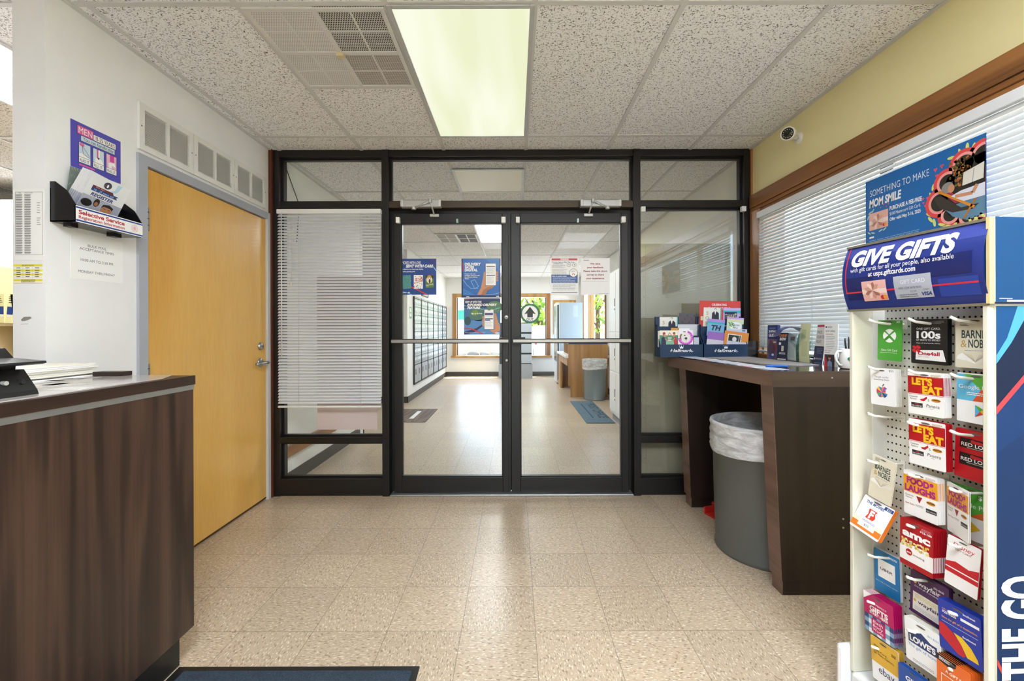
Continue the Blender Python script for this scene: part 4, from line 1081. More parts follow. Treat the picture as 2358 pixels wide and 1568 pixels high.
b = MB(); b.prism([(-1.52, z0 + 0.088), (-1.352, z0 + 0.078), (-1.268, z0 + 0.079), (-1.256, z0 + 0.083), (-1.258, z0 + 0.088), (-1.345, z0 + 0.096), (-1.368, z0 + 0.122), (-1.52, z0 + 0.136)], 'Y', 0.84, 1.16, TB)
b.obj('head', t)
b = MB(); b.X = Matrix.Translation((-1.375, 0.86, z0 + 0.1228)) @ Matrix.Rotation(math.radians(5), 4, 'Y')
for k in range(6):
    for j in range(3): b.box(-0.10 + 0.026 * j, -0.082 + 0.026 * j, 0.05 + 0.035 * k, 0.075 + 0.035 * k, -0.006, 0.003, M(['#3a3a3c', '#3a3a3c', '#2f6b3d'][(k + j) % 3] if k == 5 else '#2c2c2e', 0.5), 0.002)
b.obj('keypad', t)
# papers at the far end of the counter against the pillar
for k in range(9):
    b = MB(); r_ = random.Random(k); x = -1.79 + r_.uniform(-.012, .012); y = 1.34 + r_.uniform(-.01, .012); z = CT + 0.003 + 0.0052 * k
    b.box(x, x + 0.215, y, y + 0.28, z, z + 0.0045, M(['#f2f2f0', '#e7e7ea', '#efece0'][k % 3], 0.6))
    b.obj('paper_pad', label='white paper pad in the stack at the wall end of the service counter', cat='paper', group='paper pads stacked on the counter')
b = MB(); b.box(-1.55, -1.44, 1.585, 1.628, CT + 0.0032, CT + 0.019, WALNUT_F, 0.002); b.obj('wood_block', label='low dark wood strip lying at the far edge of the service counter', cat='wood strip')

# ------------------------------------------------------------------ office behind the wall: organiser with yellow forms
o = thing('form_organiser', 'beige form organiser on the office side, seen left of the pillar', 'organiser', (-3.4, 2.8, 0))
BG = M('#d9c9a0', 0.5); yo = 2.75
b = MB(); b.box(-3.9, -2.9, yo, yo + 0.35, 0, 1.0, BG); b.box(-3.9, -2.9, yo + 0.33, yo + 0.35, 1.0, 1.66, BG); b.box(-3.9, -2.9, yo + 0.04, yo + 0.33, 1.27, 1.29, BG)
for q in (-3.9, -3.4, -2.92): b.box(q, q + 0.02, yo + 0.03, yo + 0.33, 1.0, 1.66, BG)
b.obj('body', o)
b = MB(); b.box(-3.9, -2.9, yo - 0.004, yo, 0.84, 1.0, M('#1f3166', 0.4)); b.obj('blue_panel', o)
for k in range(9):
    b = MB(); x = -3.375 + k * 0.05; b.X = Matrix.Translation((x, yo + 0.03, 1.291)) @ Matrix.Rotation(0.1 * (k % 3 - 1), 4, 'Y')
    b.box(0, 0.04, 0, 0.002, 0, 0.185, M(['#f0ea9a', '#eee6a6', '#f4efb4'][k % 3], 0.6))
    b.box(0.002, 0.038, -0.0006, 0, 0.055, 0.105, M('#24478c', 0.5)); b.box(0.004, 0.036, -0.0007, 0, 0.04, 0.05, PW)
    for j in range(4): b.box(0.008, 0.03 - 0.004 * j, -0.0006, 0, 0.13 + 0.012 * j, 0.134 + 0.012 * j, PK)
    b.obj('form', label='yellow form with a blue band standing in the beige office organiser', cat='form', group='yellow forms in the office organiser')
b = MB(); b.box(-5.45, -4.45, 3.9, 4.199, 2.42, 2.46, M('#6b655b', 0.5)); b.box(-5.45, -4.45, 3.95, 4.199, 2.34, 2.42, LITH); b.obj('wall_light', label='bright wall light high on the office back wall left of the pillar', cat='wall light')

# ------------------------------------------------------------------ floor mat at the counter
MATB = m_carpet('navy mat pile', '#2c3a49')
t = thing('floor_mat', 'dark blue floor mat with black rubber edge beside the service counter', 'mat', (-0.80, 0.9, 0.0))
b = MB(); b.box(-1.236, -0.352, 0.2, 1.588, 0.0005, 0.006, BLACK, 0.002); b.obj('rubber_edge', t)
b = MB(); b.box(-1.20, -0.375, 0.22, 1.562, 0.006, 0.010, MATB); b.obj('pile', t)
# ------------------------------------------------------------------ lobby: post office boxes
PBX = -1.80
MET, MET2, DKM = M('#9fa7b0', 0.35, 0.35), M('#adb3b9', 0.4, 0.3), M('#4a4d52', 0.5, 0.3)
def door_mesh(w, h, key):
    b = MB(); b.box(PBX + 0.012, PBX + 0.022, -w / 2, w / 2, -h / 2, h / 2, MET if not key else MET2, 0.003)
    if key == 2:
        b.box(PBX + 0.0221, PBX + 0.0235, -w * 0.28, w * 0.05, -h * 0.05, h * 0.28, M('#5d646c', 0.4))
    else:
        b.box(PBX + 0.0221, PBX + 0.0235, -w * 0.3, w * 0.3, h * 0.05, h * 0.33, M('#dfe4e8', 0.3))
        b.cyl((PBX + 0.022, 0, -h * 0.2), 0.007, 0, 0.003, DKM, 8, 'X')
    return b
YS = [7.65, 8.25, 8.85, 9.45, 10.05, 10.65, 11.25]
PLACE_W = ('at the near end of the wall', 'second from the near end of the wall', 'third from the near end of the wall', 'third from the far window wall', 'second from the far window wall', 'at the far window wall end')
for s in range(6):
    y0, y1 = YS[s], YS[s + 1]; z0, z1 = 0.25, 1.82
    t = thing('mailbox_unit', 'metal bank of post office boxes ' + PLACE_W[s], 'mailboxes', (PBX, (y0 + y1) / 2, z0), 'post office box units along the lobby wall')
    b = MB(); b.box(PBX + 0.0005, PBX + 0.012, y0, y1, z0, z1, DKM)
    for q in (y0, y1 - 0.02): b.box(PBX + 0.012, PBX + 0.03, q, q + 0.02, z0, z1, M('#3a3c40', 0.45, 0.3))
    b.box(PBX + 0.012, PBX + 0.028, y0 + 0.02, y1 - 0.02, z1 - 0.03, z1, M('#8f949a', 0.4, 0.4)); b.box(PBX + 0.012, PBX + 0.028, y0 + 0.02, y1 - 0.02, z0, z0 + 0.02, DKM)
    b.obj('cabinet', t)
    nc = 5 if s < 3 else 2; cols = [y0 + 0.02 + (y1 - y0 - 0.04) * (k + 0.5) / nc for k in range(nc)]; w_ = (y1 - y0 - 0.04) / nc - 0.008
    first = None
    rows = [0.60 + 0.148 * (k + 0.5) for k in range(8)]
    for z in rows:
        for y in cols:
            if first is None:
                bb = door_mesh(w_, 0.140, 0); bb.v = [v + Vector((0, y, z)) for v in bb.v]; first = bb.obj('door', t); fy, fz = y, z
            else:
                d_ = first.copy(); COL.objects.link(d_); d_.parent = t; d_.location = Vector((0, y - fy, z - fz))
    for k in range(2):
        w2 = (y1 - y0 - 0.04) / 2; bb = door_mesh(w2 - 0.008, 0.31, 2); bb.v = [v + Vector((0, y0 + 0.02 + w2 * (k + 0.5), 0.43)) for v in bb.v]; bb.obj('parcel_door', t)

def ly(px, x): return F * x / (px - VX)     # depth of a point seen at column px in the plane X = x

# far window
w = root_struct('window_3', 'oak framed picture window at the far end of the lobby')
b = MB()
b.box(FX0 - 0.10, FX0, YF - 0.02, YF, FZ0 - 0.02, FZ1 + 0.10, OAK, 0.004); b.box(FX1, FX1 + 0.10, YF - 0.02, YF, FZ0 - 0.02, FZ1 + 0.10, TRIMV, 0.004); b.box(FX0, FX1, YF - 0.02, YF, FZ1, FZ1 + 0.10, OAK, 0.004)
b.obj('casing', w)
b = MB(); b.box(FX0 - 0.14, FX1 + 0.14, YF - 0.06, YF + 0.149, FZ0 - 0.05, FZ0, OAK, 0.006); b.obj('sill', w)
b = MB(); b.box(FX0, FX1, YF + 0.08, YF + 0.086, FZ0, FZ1, GLASS); b.obj('glass_pane', w)
b = MB(); b.box(-0.06, 0.0, YF + 0.06, YF + 0.11, FZ0, FZ1, M('#7a5a38', 0.5))
for q in (FX0, FX1 - 0.03): b.box(q, q + 0.03, YF + 0.06, YF + 0.11, FZ0, FZ1, M('#7a5a38', 0.5))
b.obj('sash', w)
# right lobby window
w = root_struct('window_4', 'tall wood-framed window in the right lobby wall')
b = MB()
for q in (HY0 - 0.07, HY1): b.box(XR - 0.02, XR, q, q + 0.07, HZ0, HZ1 + 0.08, TRIMV, 0.003)
b.box(XR - 0.02, XR, HY0, HY1, HZ1, HZ1 + 0.08, TRIMW, 0.003); b.box(XR - 0.05, XR + 0.149, HY0 - 0.07, HY1 + 0.07, HZ0 - 0.04, HZ0, TRIMW, 0.004); b.obj('casing', w)
b = MB(); b.box(XR + 0.10, XR + 0.106, HY0, HY1, HZ0, HZ1, GLASS); b.obj('glass_pane', w)
b = MB()
for q in (10.1, 10.45): b.box(XR + 0.02, XR + 0.09, q, q + 0.06, HZ0, HZ1, M('#b08a58', 0.5))
b.obj('mullion', w)

# mail drop cabinet in front of the far window
t = thing('mail_drop', 'grey mail drop cabinet with black framed panels in front of the far window', 'cabinet', (0.02, 10.9, 0))
yk = 10.72; xa, xb = X_(1148, yk), X_(1226, yk); zt = Z_(743, yk)
b = MB(); b.box(xa, xb, yk, yk + 0.45, 0.0, 0.36, M('#aab0b5', 0.4, 0.2)); b.box(xa + 0.02, xb - 0.02, yk + 0.01, yk + 0.44, 0.36, zt, M('#2a2c30', 0.5)); b.obj('body', t)
for k in range(2):
    for j in range(4):
        b = MB(); w_ = (xb - xa) / 2; h_ = (zt - 0.36) / 4
        b.box(xa + w_ * k + 0.04, xa + w_ * (k + 1) - 0.02, yk - 0.004, yk + 0.009, 0.38 + h_ * j, 0.36 + h_ * (j + 1) - 0.02, M('#b9c1c9' if k else '#3d4046', 0.35), 0.003); b.obj('panel', t)

# lobby vending style cabinet, writing desk, bin, mat, lockers
t = thing('tall_cabinet', 'tall pale blue-grey metal cabinet behind the lobby writing desk', 'cabinet', (1.2, 9.95, 0))
yk = 9.62; xa, xb = X_(1289, yk), X_(1341.5, yk); zt = Z_(697, yk)
b = MB(); b.box(xa, xb, yk, yk + 0.62, 0.03, zt, M('#aebecb', 0.45), 0.006); b.box(xa + 0.3, xb - 0.1, yk - 0.001, yk, zt - 0.32, zt - 0.06, M('#bccad6', 0.4)); b.obj('body', t)
b = MB(); xf = xa - 0.07
b.box(xf, xa, yk + 0.005, yk + 0.615, 0.03, zt, M('#dde3e8', 0.4), 0.004)
b.box(xf - 0.004, xf, yk + 0.03, yk + 0.59, 0.5, zt - 0.06, M('#22252b', 0.2)); b.box(xf + 0.02, xf + 0.05, yk + 0.001, yk + 0.005, 0.1, zt - 0.05, M('#33302e', 0.4)); b.obj('front_door', t)
b = MB(); b.box(xa + 0.02, xb - 0.02, yk + 0.03, yk + 0.59, 0, 0.03, BLACK); b.obj('plinth', t)

t = thing('lobby_desk', 'oak writing desk with white top and tall end panel in the lobby', 'desk', (1.32, 8.6, 0))
yk = 7.80; xa, xb = X_(1309, yk), X_(1399, yk); zt = Z_(793, yk)
b = MB(); b.prism([(xa, 0.2), (xa, zt), (xb, zt), (xb, 0.0), (xa + 0.035, 0.0), (xa + 0.035, 0.2)], 'Y', yk, yk + 0.04, OAK); b.obj('end_panel', t)
b = MB(); b.box(xa, xb, yk - 0.003, yk + 0.5, zt, zt + 0.022, M('#1f3166', 0.4)); b.box(xa - 0.05, xb + 0.05, yk + 0.04, 9.45, 0.70, 0.745, M('#f1efec', 0.35), 0.006); b.obj('desktop', t)
b = MB(); b.box(xa - 0.02, xb + 0.03, yk + 0.041, 9.42, 0.56, 0.70, OAK); b.box(xa - 0.02, xa + 0.02, 9.0, 9.44, 0.0, 0.56, OAK); b.box(xa, xb, 9.40, 9.44, 0.0, 0.56, OAK); b.obj('apron', t)
b = MB()
for k in range(5): b.box(xa + 0.05, xb, 7.86 + k * 0.28, 7.88 + k * 0.28, 0.745, 0.96, OAK)
b.box(xb - 0.02, xb, 7.86, 9.0, 0.745, 0.96, OAK); b.box(xa + 0.05, xb, 7.86, 9.0, 0.94, 0.96, OAK); b.obj('pigeonholes', t)

def bin_(name, label, cx, cy, rt, rb, h, metal, liner_drop, n=56, seed=2, dent=0.0):
    t = thing(name, label, 'trash can', (cx, cy, 0)); r = random.Random(seed)
    b = MB()
    prof = [(0.001, 0.012), (rb - 0.012, 0.012), (rb, 0.0), (rb + 0.004, 0.006), (rb + 0.004, 0.02), (rb - 0.001, 0.03), (rb + (rt - rb) * 0.5, h * 0.5), (rt - 0.004, h - 0.012), (rt + 0.003, h - 0.008), (rt + 0.003, h), (rt - 0.004, h), (rt - 0.008, h - 0.02), (rt - 0.012, h * 0.4)]
    b.lathe(prof, (cx, cy, 0), metal, n); b.obj('body', t)
    ph = [r.uniform(0, 6.28) for _ in range(8)]
    fold = lambda a: 0.0022 * math.sin(9 * a + ph[0]) + 0.0016 * math.sin(17 * a + ph[1]) + 0.001 * math.sin(29 * a + ph[2])
    def fn(a, rr, hh):
        k = (h - hh) / max(liner_drop, 1e-4)
        tw = a + 0.9 * k
        return rr + abs(fold(tw)) * (0.4 + 1.4 * max(0, min(1, k))) + 0.002, hh - 0.010 * math.sin(2 * a + ph[3]) * max(0, min(1, k)) - 0.012 * math.sin(a + ph[4]) * max(0, min(1, k))
    b = MB(); N_ = 96
    prof = [(rt - 0.02, h - 0.30), (rt - 0.018, h - 0.10), (rt - 0.014, h - 0.01), (rt - 0.004, h + 0.005), (rt + 0.006, h + 0.002)] + [(rt + 0.007 + 0.003 * math.sin(k * 1.9) - (rt - rb) * 0.9 * (k / 12) * liner_drop / h, h - liner_drop * k / 12) for k in range(1, 13)]
    b.lathe(prof, (cx, cy, 0), LINER, N_, 'Z', fn); b.obj('liner', t, label='translucent white bin liner')
    return t
LINER = m_liner()
bin_('trash_can', 'pale grey round trash can with white liner beside the lobby desk', 1.40, 7.575, 0.205, 0.185, 0.70, M('#8d979b', 0.3, 0.5), 0.16, 40, 7)

t = thing('lobby_mat', 'blue carpet mat with dark lettering on the lobby floor by the lockers', 'mat', (1.2, 6.5, 0))
b = MB(); b.box(0.935, 1.312, 5.64, 7.33, 0.0005, 0.009, m_carpet('blue mat pile', '#5f7786'), 0.003); b.obj('pile', t)
b = MB(); b.X = place((1.17, 7.05, 0.0094), (0, -1, 0), (1, 0, 0)); b.u = 0.01; b.H = 0
b.text('POST OFFICE', 0, 0, 12, M('#33454f', 0.9), 0, 110, bold=0.03); b.rect(0, 8, 110, 10, M('#33454f', 0.9), 0); b.obj('lettering', t)
b = MB(); b.box(-1.72, -1.19, 5.74, 6.67, 0.0005, 0.006, wood('brown mat', '#7f6f63', '#665548', '#4b3d33', 'Z', 12, 0.1, 0.6)); b.box(-1.46, -1.40, 5.95, 6.5, 0.006, 0.0065, PW)
b.obj('brown_mat', label='brown wood-look floor mat with white stripe near the lobby entrance', cat='mat')

t = thing('parcel_locker', 'tall white parcel locker against the right lobby wall', 'locker', (1.53, 5.5, 0))
LK = M('#e9e9e6', 0.4); lx = 1.315
b = MB(); b.box(lx, XR - 0.001, 5.2, 5.96, 0.10, 2.0, LK, 0.004); b.obj('body', t)
b = MB(); b.box(lx + 0.03, XR - 0.001, 5.22, 5.94, 0, 0.10, M('#9a9c9e', 0.4)); b.obj('base', t)
for k, (za, zc) in enumerate(((0.14, 0.66), (0.68, 1.18), (1.20, 1.96))):
    for y in (5.22, 5.585):
        b = MB(); b.box(lx - 0.012, lx - 0.0005, y, y + 0.355, za, zc, LK, 0.003); dd = b.obj('door', t)
        b = MB(); b.box(lx - 0.017, lx - 0.0125, y + 0.03, y + 0.05, (za + zc) / 2 - 0.05, (za + zc) / 2 + 0.05, M('#6d6f72', 0.4, 0.5)); b.cyl((lx - 0.012, y + 0.04, (za + zc) / 2 - 0.09), 0.012, -0.006, 0, M('#8d8f92', 0.4, 0.6), 10, 'X'); b.obj('latch', dd)
for k, (a, c_) in enumerate(((1.55, 1.98), (1.13, 1.48))):
    b = MB(); b.sheet((XR - 0.0012, 7.98, a - 0.2), (0, -1, 0), (0, 0, 1), 0.26, c_ - a, 0.0008, PAPER); b.greek(12, 15, 88, 12, 9, 3.4, PGR, 1); b.obj('notice', label=('white printed notice, upper of two on the right lobby wall', 'white printed notice, lower of two on the right lobby wall')[k], cat='notice')
# notice board on the far wall, sign on the box wall, picture, rail
t = thing('notice_board', 'oak framed notice board on the far lobby wall behind the tall cabinet', 'notice board', (1.3, YF, 1.1))
bx0, bx1, bz0, bz1 = X_(1274, YF), X_(1326, YF), Z_(770, YF), Z_(691.5, YF)
b = MB()
for q in ((bx0, bx0 + 0.06, bz0, bz1), (bx1 - 0.06, bx1, bz0, bz1)): b.box(q[0], q[1], YF - 0.03, YF, q[2], q[3], OAK)
for q in ((bz0, bz0 + 0.06), (bz1 - 0.06, bz1)): b.box(bx0 + 0.06, bx1 - 0.06, YF - 0.03, YF, q[0], q[1], OAK)
b.obj('frame', t)
b = MB(); b.box(bx0 + 0.06, bx1 - 0.06, YF - 0.012, YF, bz0 + 0.06, bz1 - 0.06, M('#e4e2dc', 0.6)); b.obj('panel', t)
b = MB(); b.sheet((PBX + 0.0012, 7.40, 1.42), (0, 1, 0), (0, 0, 1), 0.15, 0.2, 0.001, M('#2f9a6b', 0.4)); b.rect(20, 15, 80, 60, PW, 1); b.rect(20, 75, 80, 110, PW, 1)
b.obj('sticker', label='small green and white sign on the wall before the mailboxes', cat='sign')
t = thing('picture', 'small dark framed picture on the lobby wall above the mailboxes', 'picture', (PBX, 8.6, 1.86))
b = MB()
for q in ((8.35, 8.95, 1.88, 1.90), (8.35, 8.95, 2.18, 2.20), (8.35, 8.37, 1.90, 2.18), (8.93, 8.95, 1.90, 2.18)): b.box(PBX, PBX + 0.018, *q, PK)
b.obj('frame', t); b = MB(); b.box(PBX, PBX + 0.008, 8.37, 8.93, 1.90, 2.18, M('#cfd8dd', 0.4)); b.obj('print', t)
b = MB(); b.box(-1.80, -1.775, 3.345, 4.36, 0.235, 0.325, TRIMW, 0.004); b.obj('bumper_rail', label='brown wooden bumper rail low on the left lobby wall', cat='rail')
b = MB(); b.tube([(-1.795, 3.40, 2.574), (-1.794, 3.41, 2.5), (-1.792, 3.60, 2.28), (-1.792, 3.58, 2.12), (-1.793, 3.56, 1.95)], 0.003, PK, 6); b.obj('wire', label='thin black wire hanging on the lobby wall in the upper left pane', cat='wire')

# ------------------------------------------------------------------ outside the far window
b = MB(); b.box(-6, 0.2, 20.0, 20.15, -0.05, 0.72, wood('tan fence boards', '#e0cdb4', '#d3bb9d', '#b99c7c', 'X', 14, 0.05, 0.7))
b.obj('fence', label='low tan board fence outside beyond the far window', cat='fence')
rr = random.Random(12)
for k in range(7):
    b = MB(); b.ball((-2.9 + 0.52 * k, 19.4 + rr.uniform(-.1, .1), 0.10), 0.17 + 0.05 * rr.random(), M(['#7e7872', '#938c84', '#6c6761'][k % 3], 0.9), 12, (1.2, 0.9, 0.75 + 0.2 * rr.random()), 0.12, rr)
    b.obj('rock', label='grey rock lying along the tan fence outside the far window', cat='rock', group='rocks along the outside fence')
t = thing('building', 'white building with green awning across the street outside far window', 'building', (-6, 33, -0.05))
b = MB(); b.box(-14, -1.2, 32, 36, -0.05, 5.5, M('#e9e8e4', 0.8)); b.obj('wall', t)
b = MB(); b.prism([(31.2, 1.9), (32, 2.6), (32, 1.9)], 'X', -5.0, -3.2, M('#3aa86f', 0.7)); b.obj('awning', t)
b = MB(); b.box(-10, -4.6, 31.95, 32, 0.3, 1.3, M('#6f7f7c', 0.4)); b.obj('window', t)
def tree(x, y, h, r, label, seed, n=420, cols=('#7f9a34', '#93ad3f', '#5f7f2a', '#a8bd55')):
    rr = random.Random(seed); t = thing('tree', label, 'tree', (x, y, -0.05), 'trees outside the lobby windows')
    b = MB(); b.tube([(x, y, -0.05), (x + 0.05, y, h * 0.3), (x - 0.05, y + 0.1, h * 0.7)], [0.16, 0.12, 0.05], M('#5b4634', 0.9), 8)
    for k in range(7):
        a = rr.uniform(0, 6.28); b.tube([(x, y, h * (0.25 + 0.06 * k)), (x + r * 0.7 * math.cos(a), y + r * 0.7 * math.sin(a), h * (0.45 + 0.07 * k))], [0.05, 0.015], M('#5b4634', 0.9), 5)
    b.obj('trunk', t)
    b = MB(); ms = [M(c, 0.6, 0, 0.3, 0.45) for c in cols]
    for k in range(n):
        th, ph = rr.uniform(0, 6.28), math.acos(rr.uniform(-1, 1)); q = r * rr.uniform(0.35, 1.0) ** 0.5
        p = Vector((x + q * math.sin(ph) * math.cos(th), y + q * math.sin(ph) * math.sin(th), h * 0.62 + q * 0.95 * math.cos(ph) * h / (2 * r) * 0.95))
        e = Vector((rr.uniform(-1, 1), rr.uniform(-1, 1), rr.uniform(-1, 1))).normalized(); f = e.orthogonal().normalized(); s_ = rr.uniform(0.10, 0.22)
        b.add([p - e * s_, p + f * s_ * 0.5, p + e * s_, p - f * s_ * 0.5], [(0, 1, 2, 3)], ms[k % len(ms)])
    b.obj('foliage', t)
tree(1.0, 17.5, 4.6, 1.5, 'yellow-green tree behind the white car outside the far window', 3, 900)
tree(4.3, 22.5, 5.2, 1.7, 'yellow-green tree outside at the right side of the far window', 5, 700)
tree(7.5, 18.0, 4.2, 1.8, 'leafy tree outside the right lobby window', 9, 800, ('#7d9c78', '#93ad8a', '#64856a', '#a6b99a'))
t = thing('car', 'white parked car outside behind the far window', 'car', (1.0, 14.9, -0.05))
CW = M('#eceef0', 0.25); cx0 = 0.62
b = MB()
b.prism([(14.0, 0.25), (16.6, 0.25), (16.75, 0.55), (16.6, 0.82), (16.0, 0.90), (15.5, 1.30), (14.6, 1.34), (14.15, 0.95), (13.92, 0.88), (13.86, 0.5)], 'X', cx0, cx0 + 1.7, CW); b.obj('body', t)
b = MB(); b.prism([(14.18, 0.955), (14.56, 1.29), (14.60, 1.30), (14.22, 0.95)], 'X', cx0 + 0.12, cx0 + 1.58, M('#2c3238', 0.1)); b.obj('rear_window', t)
for q in (14.45, 16.1):
    for x in (cx0 - 0.01, cx0 + 1.51):
        b = MB(); b.cyl((x, q, 0.27), 0.31, 0, 0.2, PK, 20, 'X'); b.obj('wheel', t)
for x in (cx0 + 0.03, cx0 + 1.61):
    b = MB(); b.box(x, x + 0.06, 13.85, 13.90, 0.72, 0.82, M('#a3262a', 0.3)); b.obj('tail_light', t)
b = MB(); b.box(cx0 + 0.02, cx0 + 1.68, 13.80, 13.9, 0.28, 0.5, M('#d4d6d8', 0.3), 0.02); b.obj('bumper', t)
# ------------------------------------------------------------------ writing desk under the right window
TZ = 1.042
t = thing('writing_desk', 'dark wood writing desk with tapered panel legs under the right window', 'desk', (1.5, 2.55, 0))
b = MB(); nl, fl = (1.192, 2.0), (1.100, 3.10)
b.prism([(nl[0] + 0.004, nl[1] + 0.003), (XR - 0.012, nl[1] + 0.003), (XR - 0.012, fl[1]), (fl[0] + 0.004, fl[1])], 'Z', TZ - 0.072, TZ, M('#3a2c26', 0.13))
b.prism([(nl[0], nl[1]), (nl[0] + 0.004, nl[1] + 0.003), (fl[0] + 0.004, fl[1]), (fl[0], fl[1])], 'Z', TZ - 0.072, TZ - 0.0004, DESK_L)
b.box(nl[0] + 0.001, XR - 0.012, nl[1], nl[1] + 0.003, TZ - 0.072, TZ - 0.0004, wood('desk edge grain', '#4a382b', '#36281f', '#241913', 'ZX', 14, 0.05, 0.4)); b.cyl((1.468, 2.0, 1.012), 0.004, -0.002, 0.001, ALU, 8, 'Y')
b.obj('desktop', t)
def leg(y0, y1, xt, xb, scr):
    b = MB(); zt = TZ - 0.0722
    b.prism([(xt + 0.003, zt), (XR - 0.012, zt), (XR - 0.012, 0.07), (xb + 0.003, 0.07)], 'Y', y0, y1, DESK_D)
    b.prism([(xt, zt), (xt + 0.003, zt), (xb + 0.003, 0.07), (xb, 0.07)], 'Y', y0 + 0.0003, y1, DESK_L)
    for q in scr: b.cyl((q[0], y0, q[1]), 0.0045, -0.002, 0.001, ALU, 10, 'Y')
    l = b.obj('leg', t)
    b = MB(); b.box(xb + 0.012, XR - 0.013, y0 + 0.010, y1 - 0.008, 0, 0.0698, DESK_D); b.box(xb + 0.009, xb + 0.012, y0 + 0.010, y1 - 0.008, 0, 0.0698, DESK_L); b.obj('plinth', l)
leg(2.0, 2.096, 1.192, 1.232, ((1.5176, 0.3586), (1.5176, 0.318)))
leg(2.985, 3.096, 1.179, 1.212, ())
b = MB(); b.box(1.61, XR - 0.013, 3.10, 3.115, TZ - 0.05, TZ + 0.108, DESK_D, 0.001); b.obj('backsplash', t)

CAN = M('#5c5d59', 0.42, 0.15)
bin_('trash_can', 'dark grey round trash can with white liner under the writing desk', 1.405, 2.43, 0.272, 0.255, 0.715, CAN, 0.165, 64, 4)
b = MB(); pts = [(-0.10, -0.07), (0.10, -0.07), (0.12, 0.07), (-0.12, 0.07)]
b.X = Matrix.Translation((1.385, 2.87, 0.0)) @ Matrix.Rotation(0.3, 4, 'Z')
b.box(-0.11, 0.11, -0.06, 0.06, 0.001, 0.012, M('#c42a20', 0.35), 0.005); b.box(-0.11, 0.11, 0.045, 0.06, 0.012, 0.05, M('#c42a20', 0.35), 0.004); b.tube([(0, 0.055, 0.03), (0, 0.10, 0.045)], 0.012, M('#c42a20', 0.35), 8)
b.obj('dustpan', label='red dustpan on the floor behind the dark grey trash can', cat='dustpan')

# ---- sheets given by the corners the photograph shows, in a plane y = Y
def quad(Y, TL, TR, BR, BL):
    q = [Vector((X_(p[0], Y), Y, Z_(p[1], Y))) for p in (TL, TR, BR, BL)]
    return fit(q)
def qsheet(Y, TL, TR, BR, BL, mat, T=0.0012):
    b = MB(); o, u, v, W, H = quad(Y, TL, TR, BR, BL); b.sheet(o, u, v, W, H, T, mat); return b

# ---- greeting card boxes
def card_box(x0, x1, label):
    t = thing('card_display_box', label, 'display box', ((x0 + x1) / 2, 3.05, TZ)); BX = M('#15304f', 0.4)
    b = MB()
    prof = [(2.98, TZ + .0005), (3.098, TZ + .0005), (3.098, 1.325), (3.075, 1.325), (3.075, 1.268), (3.035, 1.268), (3.035, 1.198), (2.98, 1.130)]
    for x in (x0, x1 - 0.003): b.prism([(p[0], p[1]) for p in prof], 'X', x, x + 0.003, BX)
    b.box(x0, x1, 3.095, 3.098, TZ + .0005, 1.325, BX); b.box(x0 + 0.003, x1 - 0.003, 3.072, 3.075, TZ, 1.255, BX); b.box(x0 + 0.003, x1 - 0.003, 3.033, 3.036, TZ, 1.19, BX); b.box(x0, x1, 2.983, 3.095, TZ + .0005, TZ + 0.003, BX)
    b.obj('body', t)
    b = MB(); b.sheet((x0 + 0.001, 2.9795, TZ + 0.0005), (1, 0, 0), (0, 0, 1), x1 - x0 - 0.002, 0.088, 0.003, BX)
    b.text('Hallmark', 24, 17.5, 6.6, PW, 1, 52, bold=0.015, ital=0.25); b.line([(23, 14.6), (33, 14.2)], 0.9, PW, 1); b.line([(72, 17), (75, 17.6), (77.5, 16)], 0.8, PW, 1)
    b.poly([(46, 8.5), (45.4, 4.2), (47.6, 6.6), (50, 3.2), (52.4, 6.6), (54.6, 4.2), (54, 8.5)], PW, 1); b.rect(46.2, 9, 53.8, 9.8, PW, 1)
    for x in (45.2, 50, 54.8): b.ell(x, 2.9, 0.7, 0.7, PW, 1, 8)
    b.obj('front_panel', t)
card_box(1.003, 1.298, 'navy card display box with white script and crown, overhanging the desk end')
card_box(1.306, 1.608, 'navy card display box with white script, nearer the window')
def gcard(Y, c, mat, label, draw=None):
    b = qsheet(Y, *c, mat)
    if draw: draw(b)
    b.obj('greeting_card', label=label, cat='greeting card', group='greeting cards in the navy boxes')
R4 = lambda x0, y0, x1, y1: ((x0, y0), (x1, y0), (x1, y1), (x0, y1))
SUIT, TEAL, GOLD = M('#2a2d33', 0.5), M('#4fb0b2', 0.5), M('#cbb680', 0.5)
def suit(b):
    b.poly([(48, 30), (60, 18), (66, 24), (72, 18), (86, 30), (90, 92), (46, 92)], SUIT, 1); b.poly([(60, 18), (66, 40), (72, 18)], PW, 2); b.ring(66, 8, 6, 2, SUIT, 2, 16, 150, 400); b.rect(94, 0, 100, 110, TEAL, 1)
    for k, q in enumerate('SON'): b.text(q, 22, 40 + 28 * k, 18, GOLD, 1, None, 'C', 0.03)
gcard(3.09, R4(1519, 731, 1561, 783), M('#eceae4', 0.5), 'white card with a dark suit in the left navy box', suit)
def arrows(b):
    for j in range(4):
        for k in range(7):
            x, y = 8 + k * 14, 14 + j * 20; b.poly([(x - 4, y - 4), (x, y + 5), (x + 4, y - 4), (x, y - 1)] if (j + k) % 2 else [(x - 4, y + 4), (x, y - 5), (x + 4, y + 4), (x, y + 1)], M('#a23a56', 0.5) if (k + j) % 3 else PK, 1)
gcard(3.093, ((1565, 722), (1602, 723), (1600, 772), (1560, 771)), M('#55565c', 0.5), 'grey card patterned with small red and black arrows at back of left navy box', arrows)
gcard(3.06, R4(1561, 748, 1610, 790), M('#d5d6da', 0.5), 'pale grey card turned sideways in the middle of the left navy box', lambda b: b.greek(88, 30, 94, 6, 5, 3, PGR, 1))
gcard(3.05, R4(1545, 756, 1564, 790), M('#e0a050', 0.5), 'small orange card edge rising behind the photo cards')
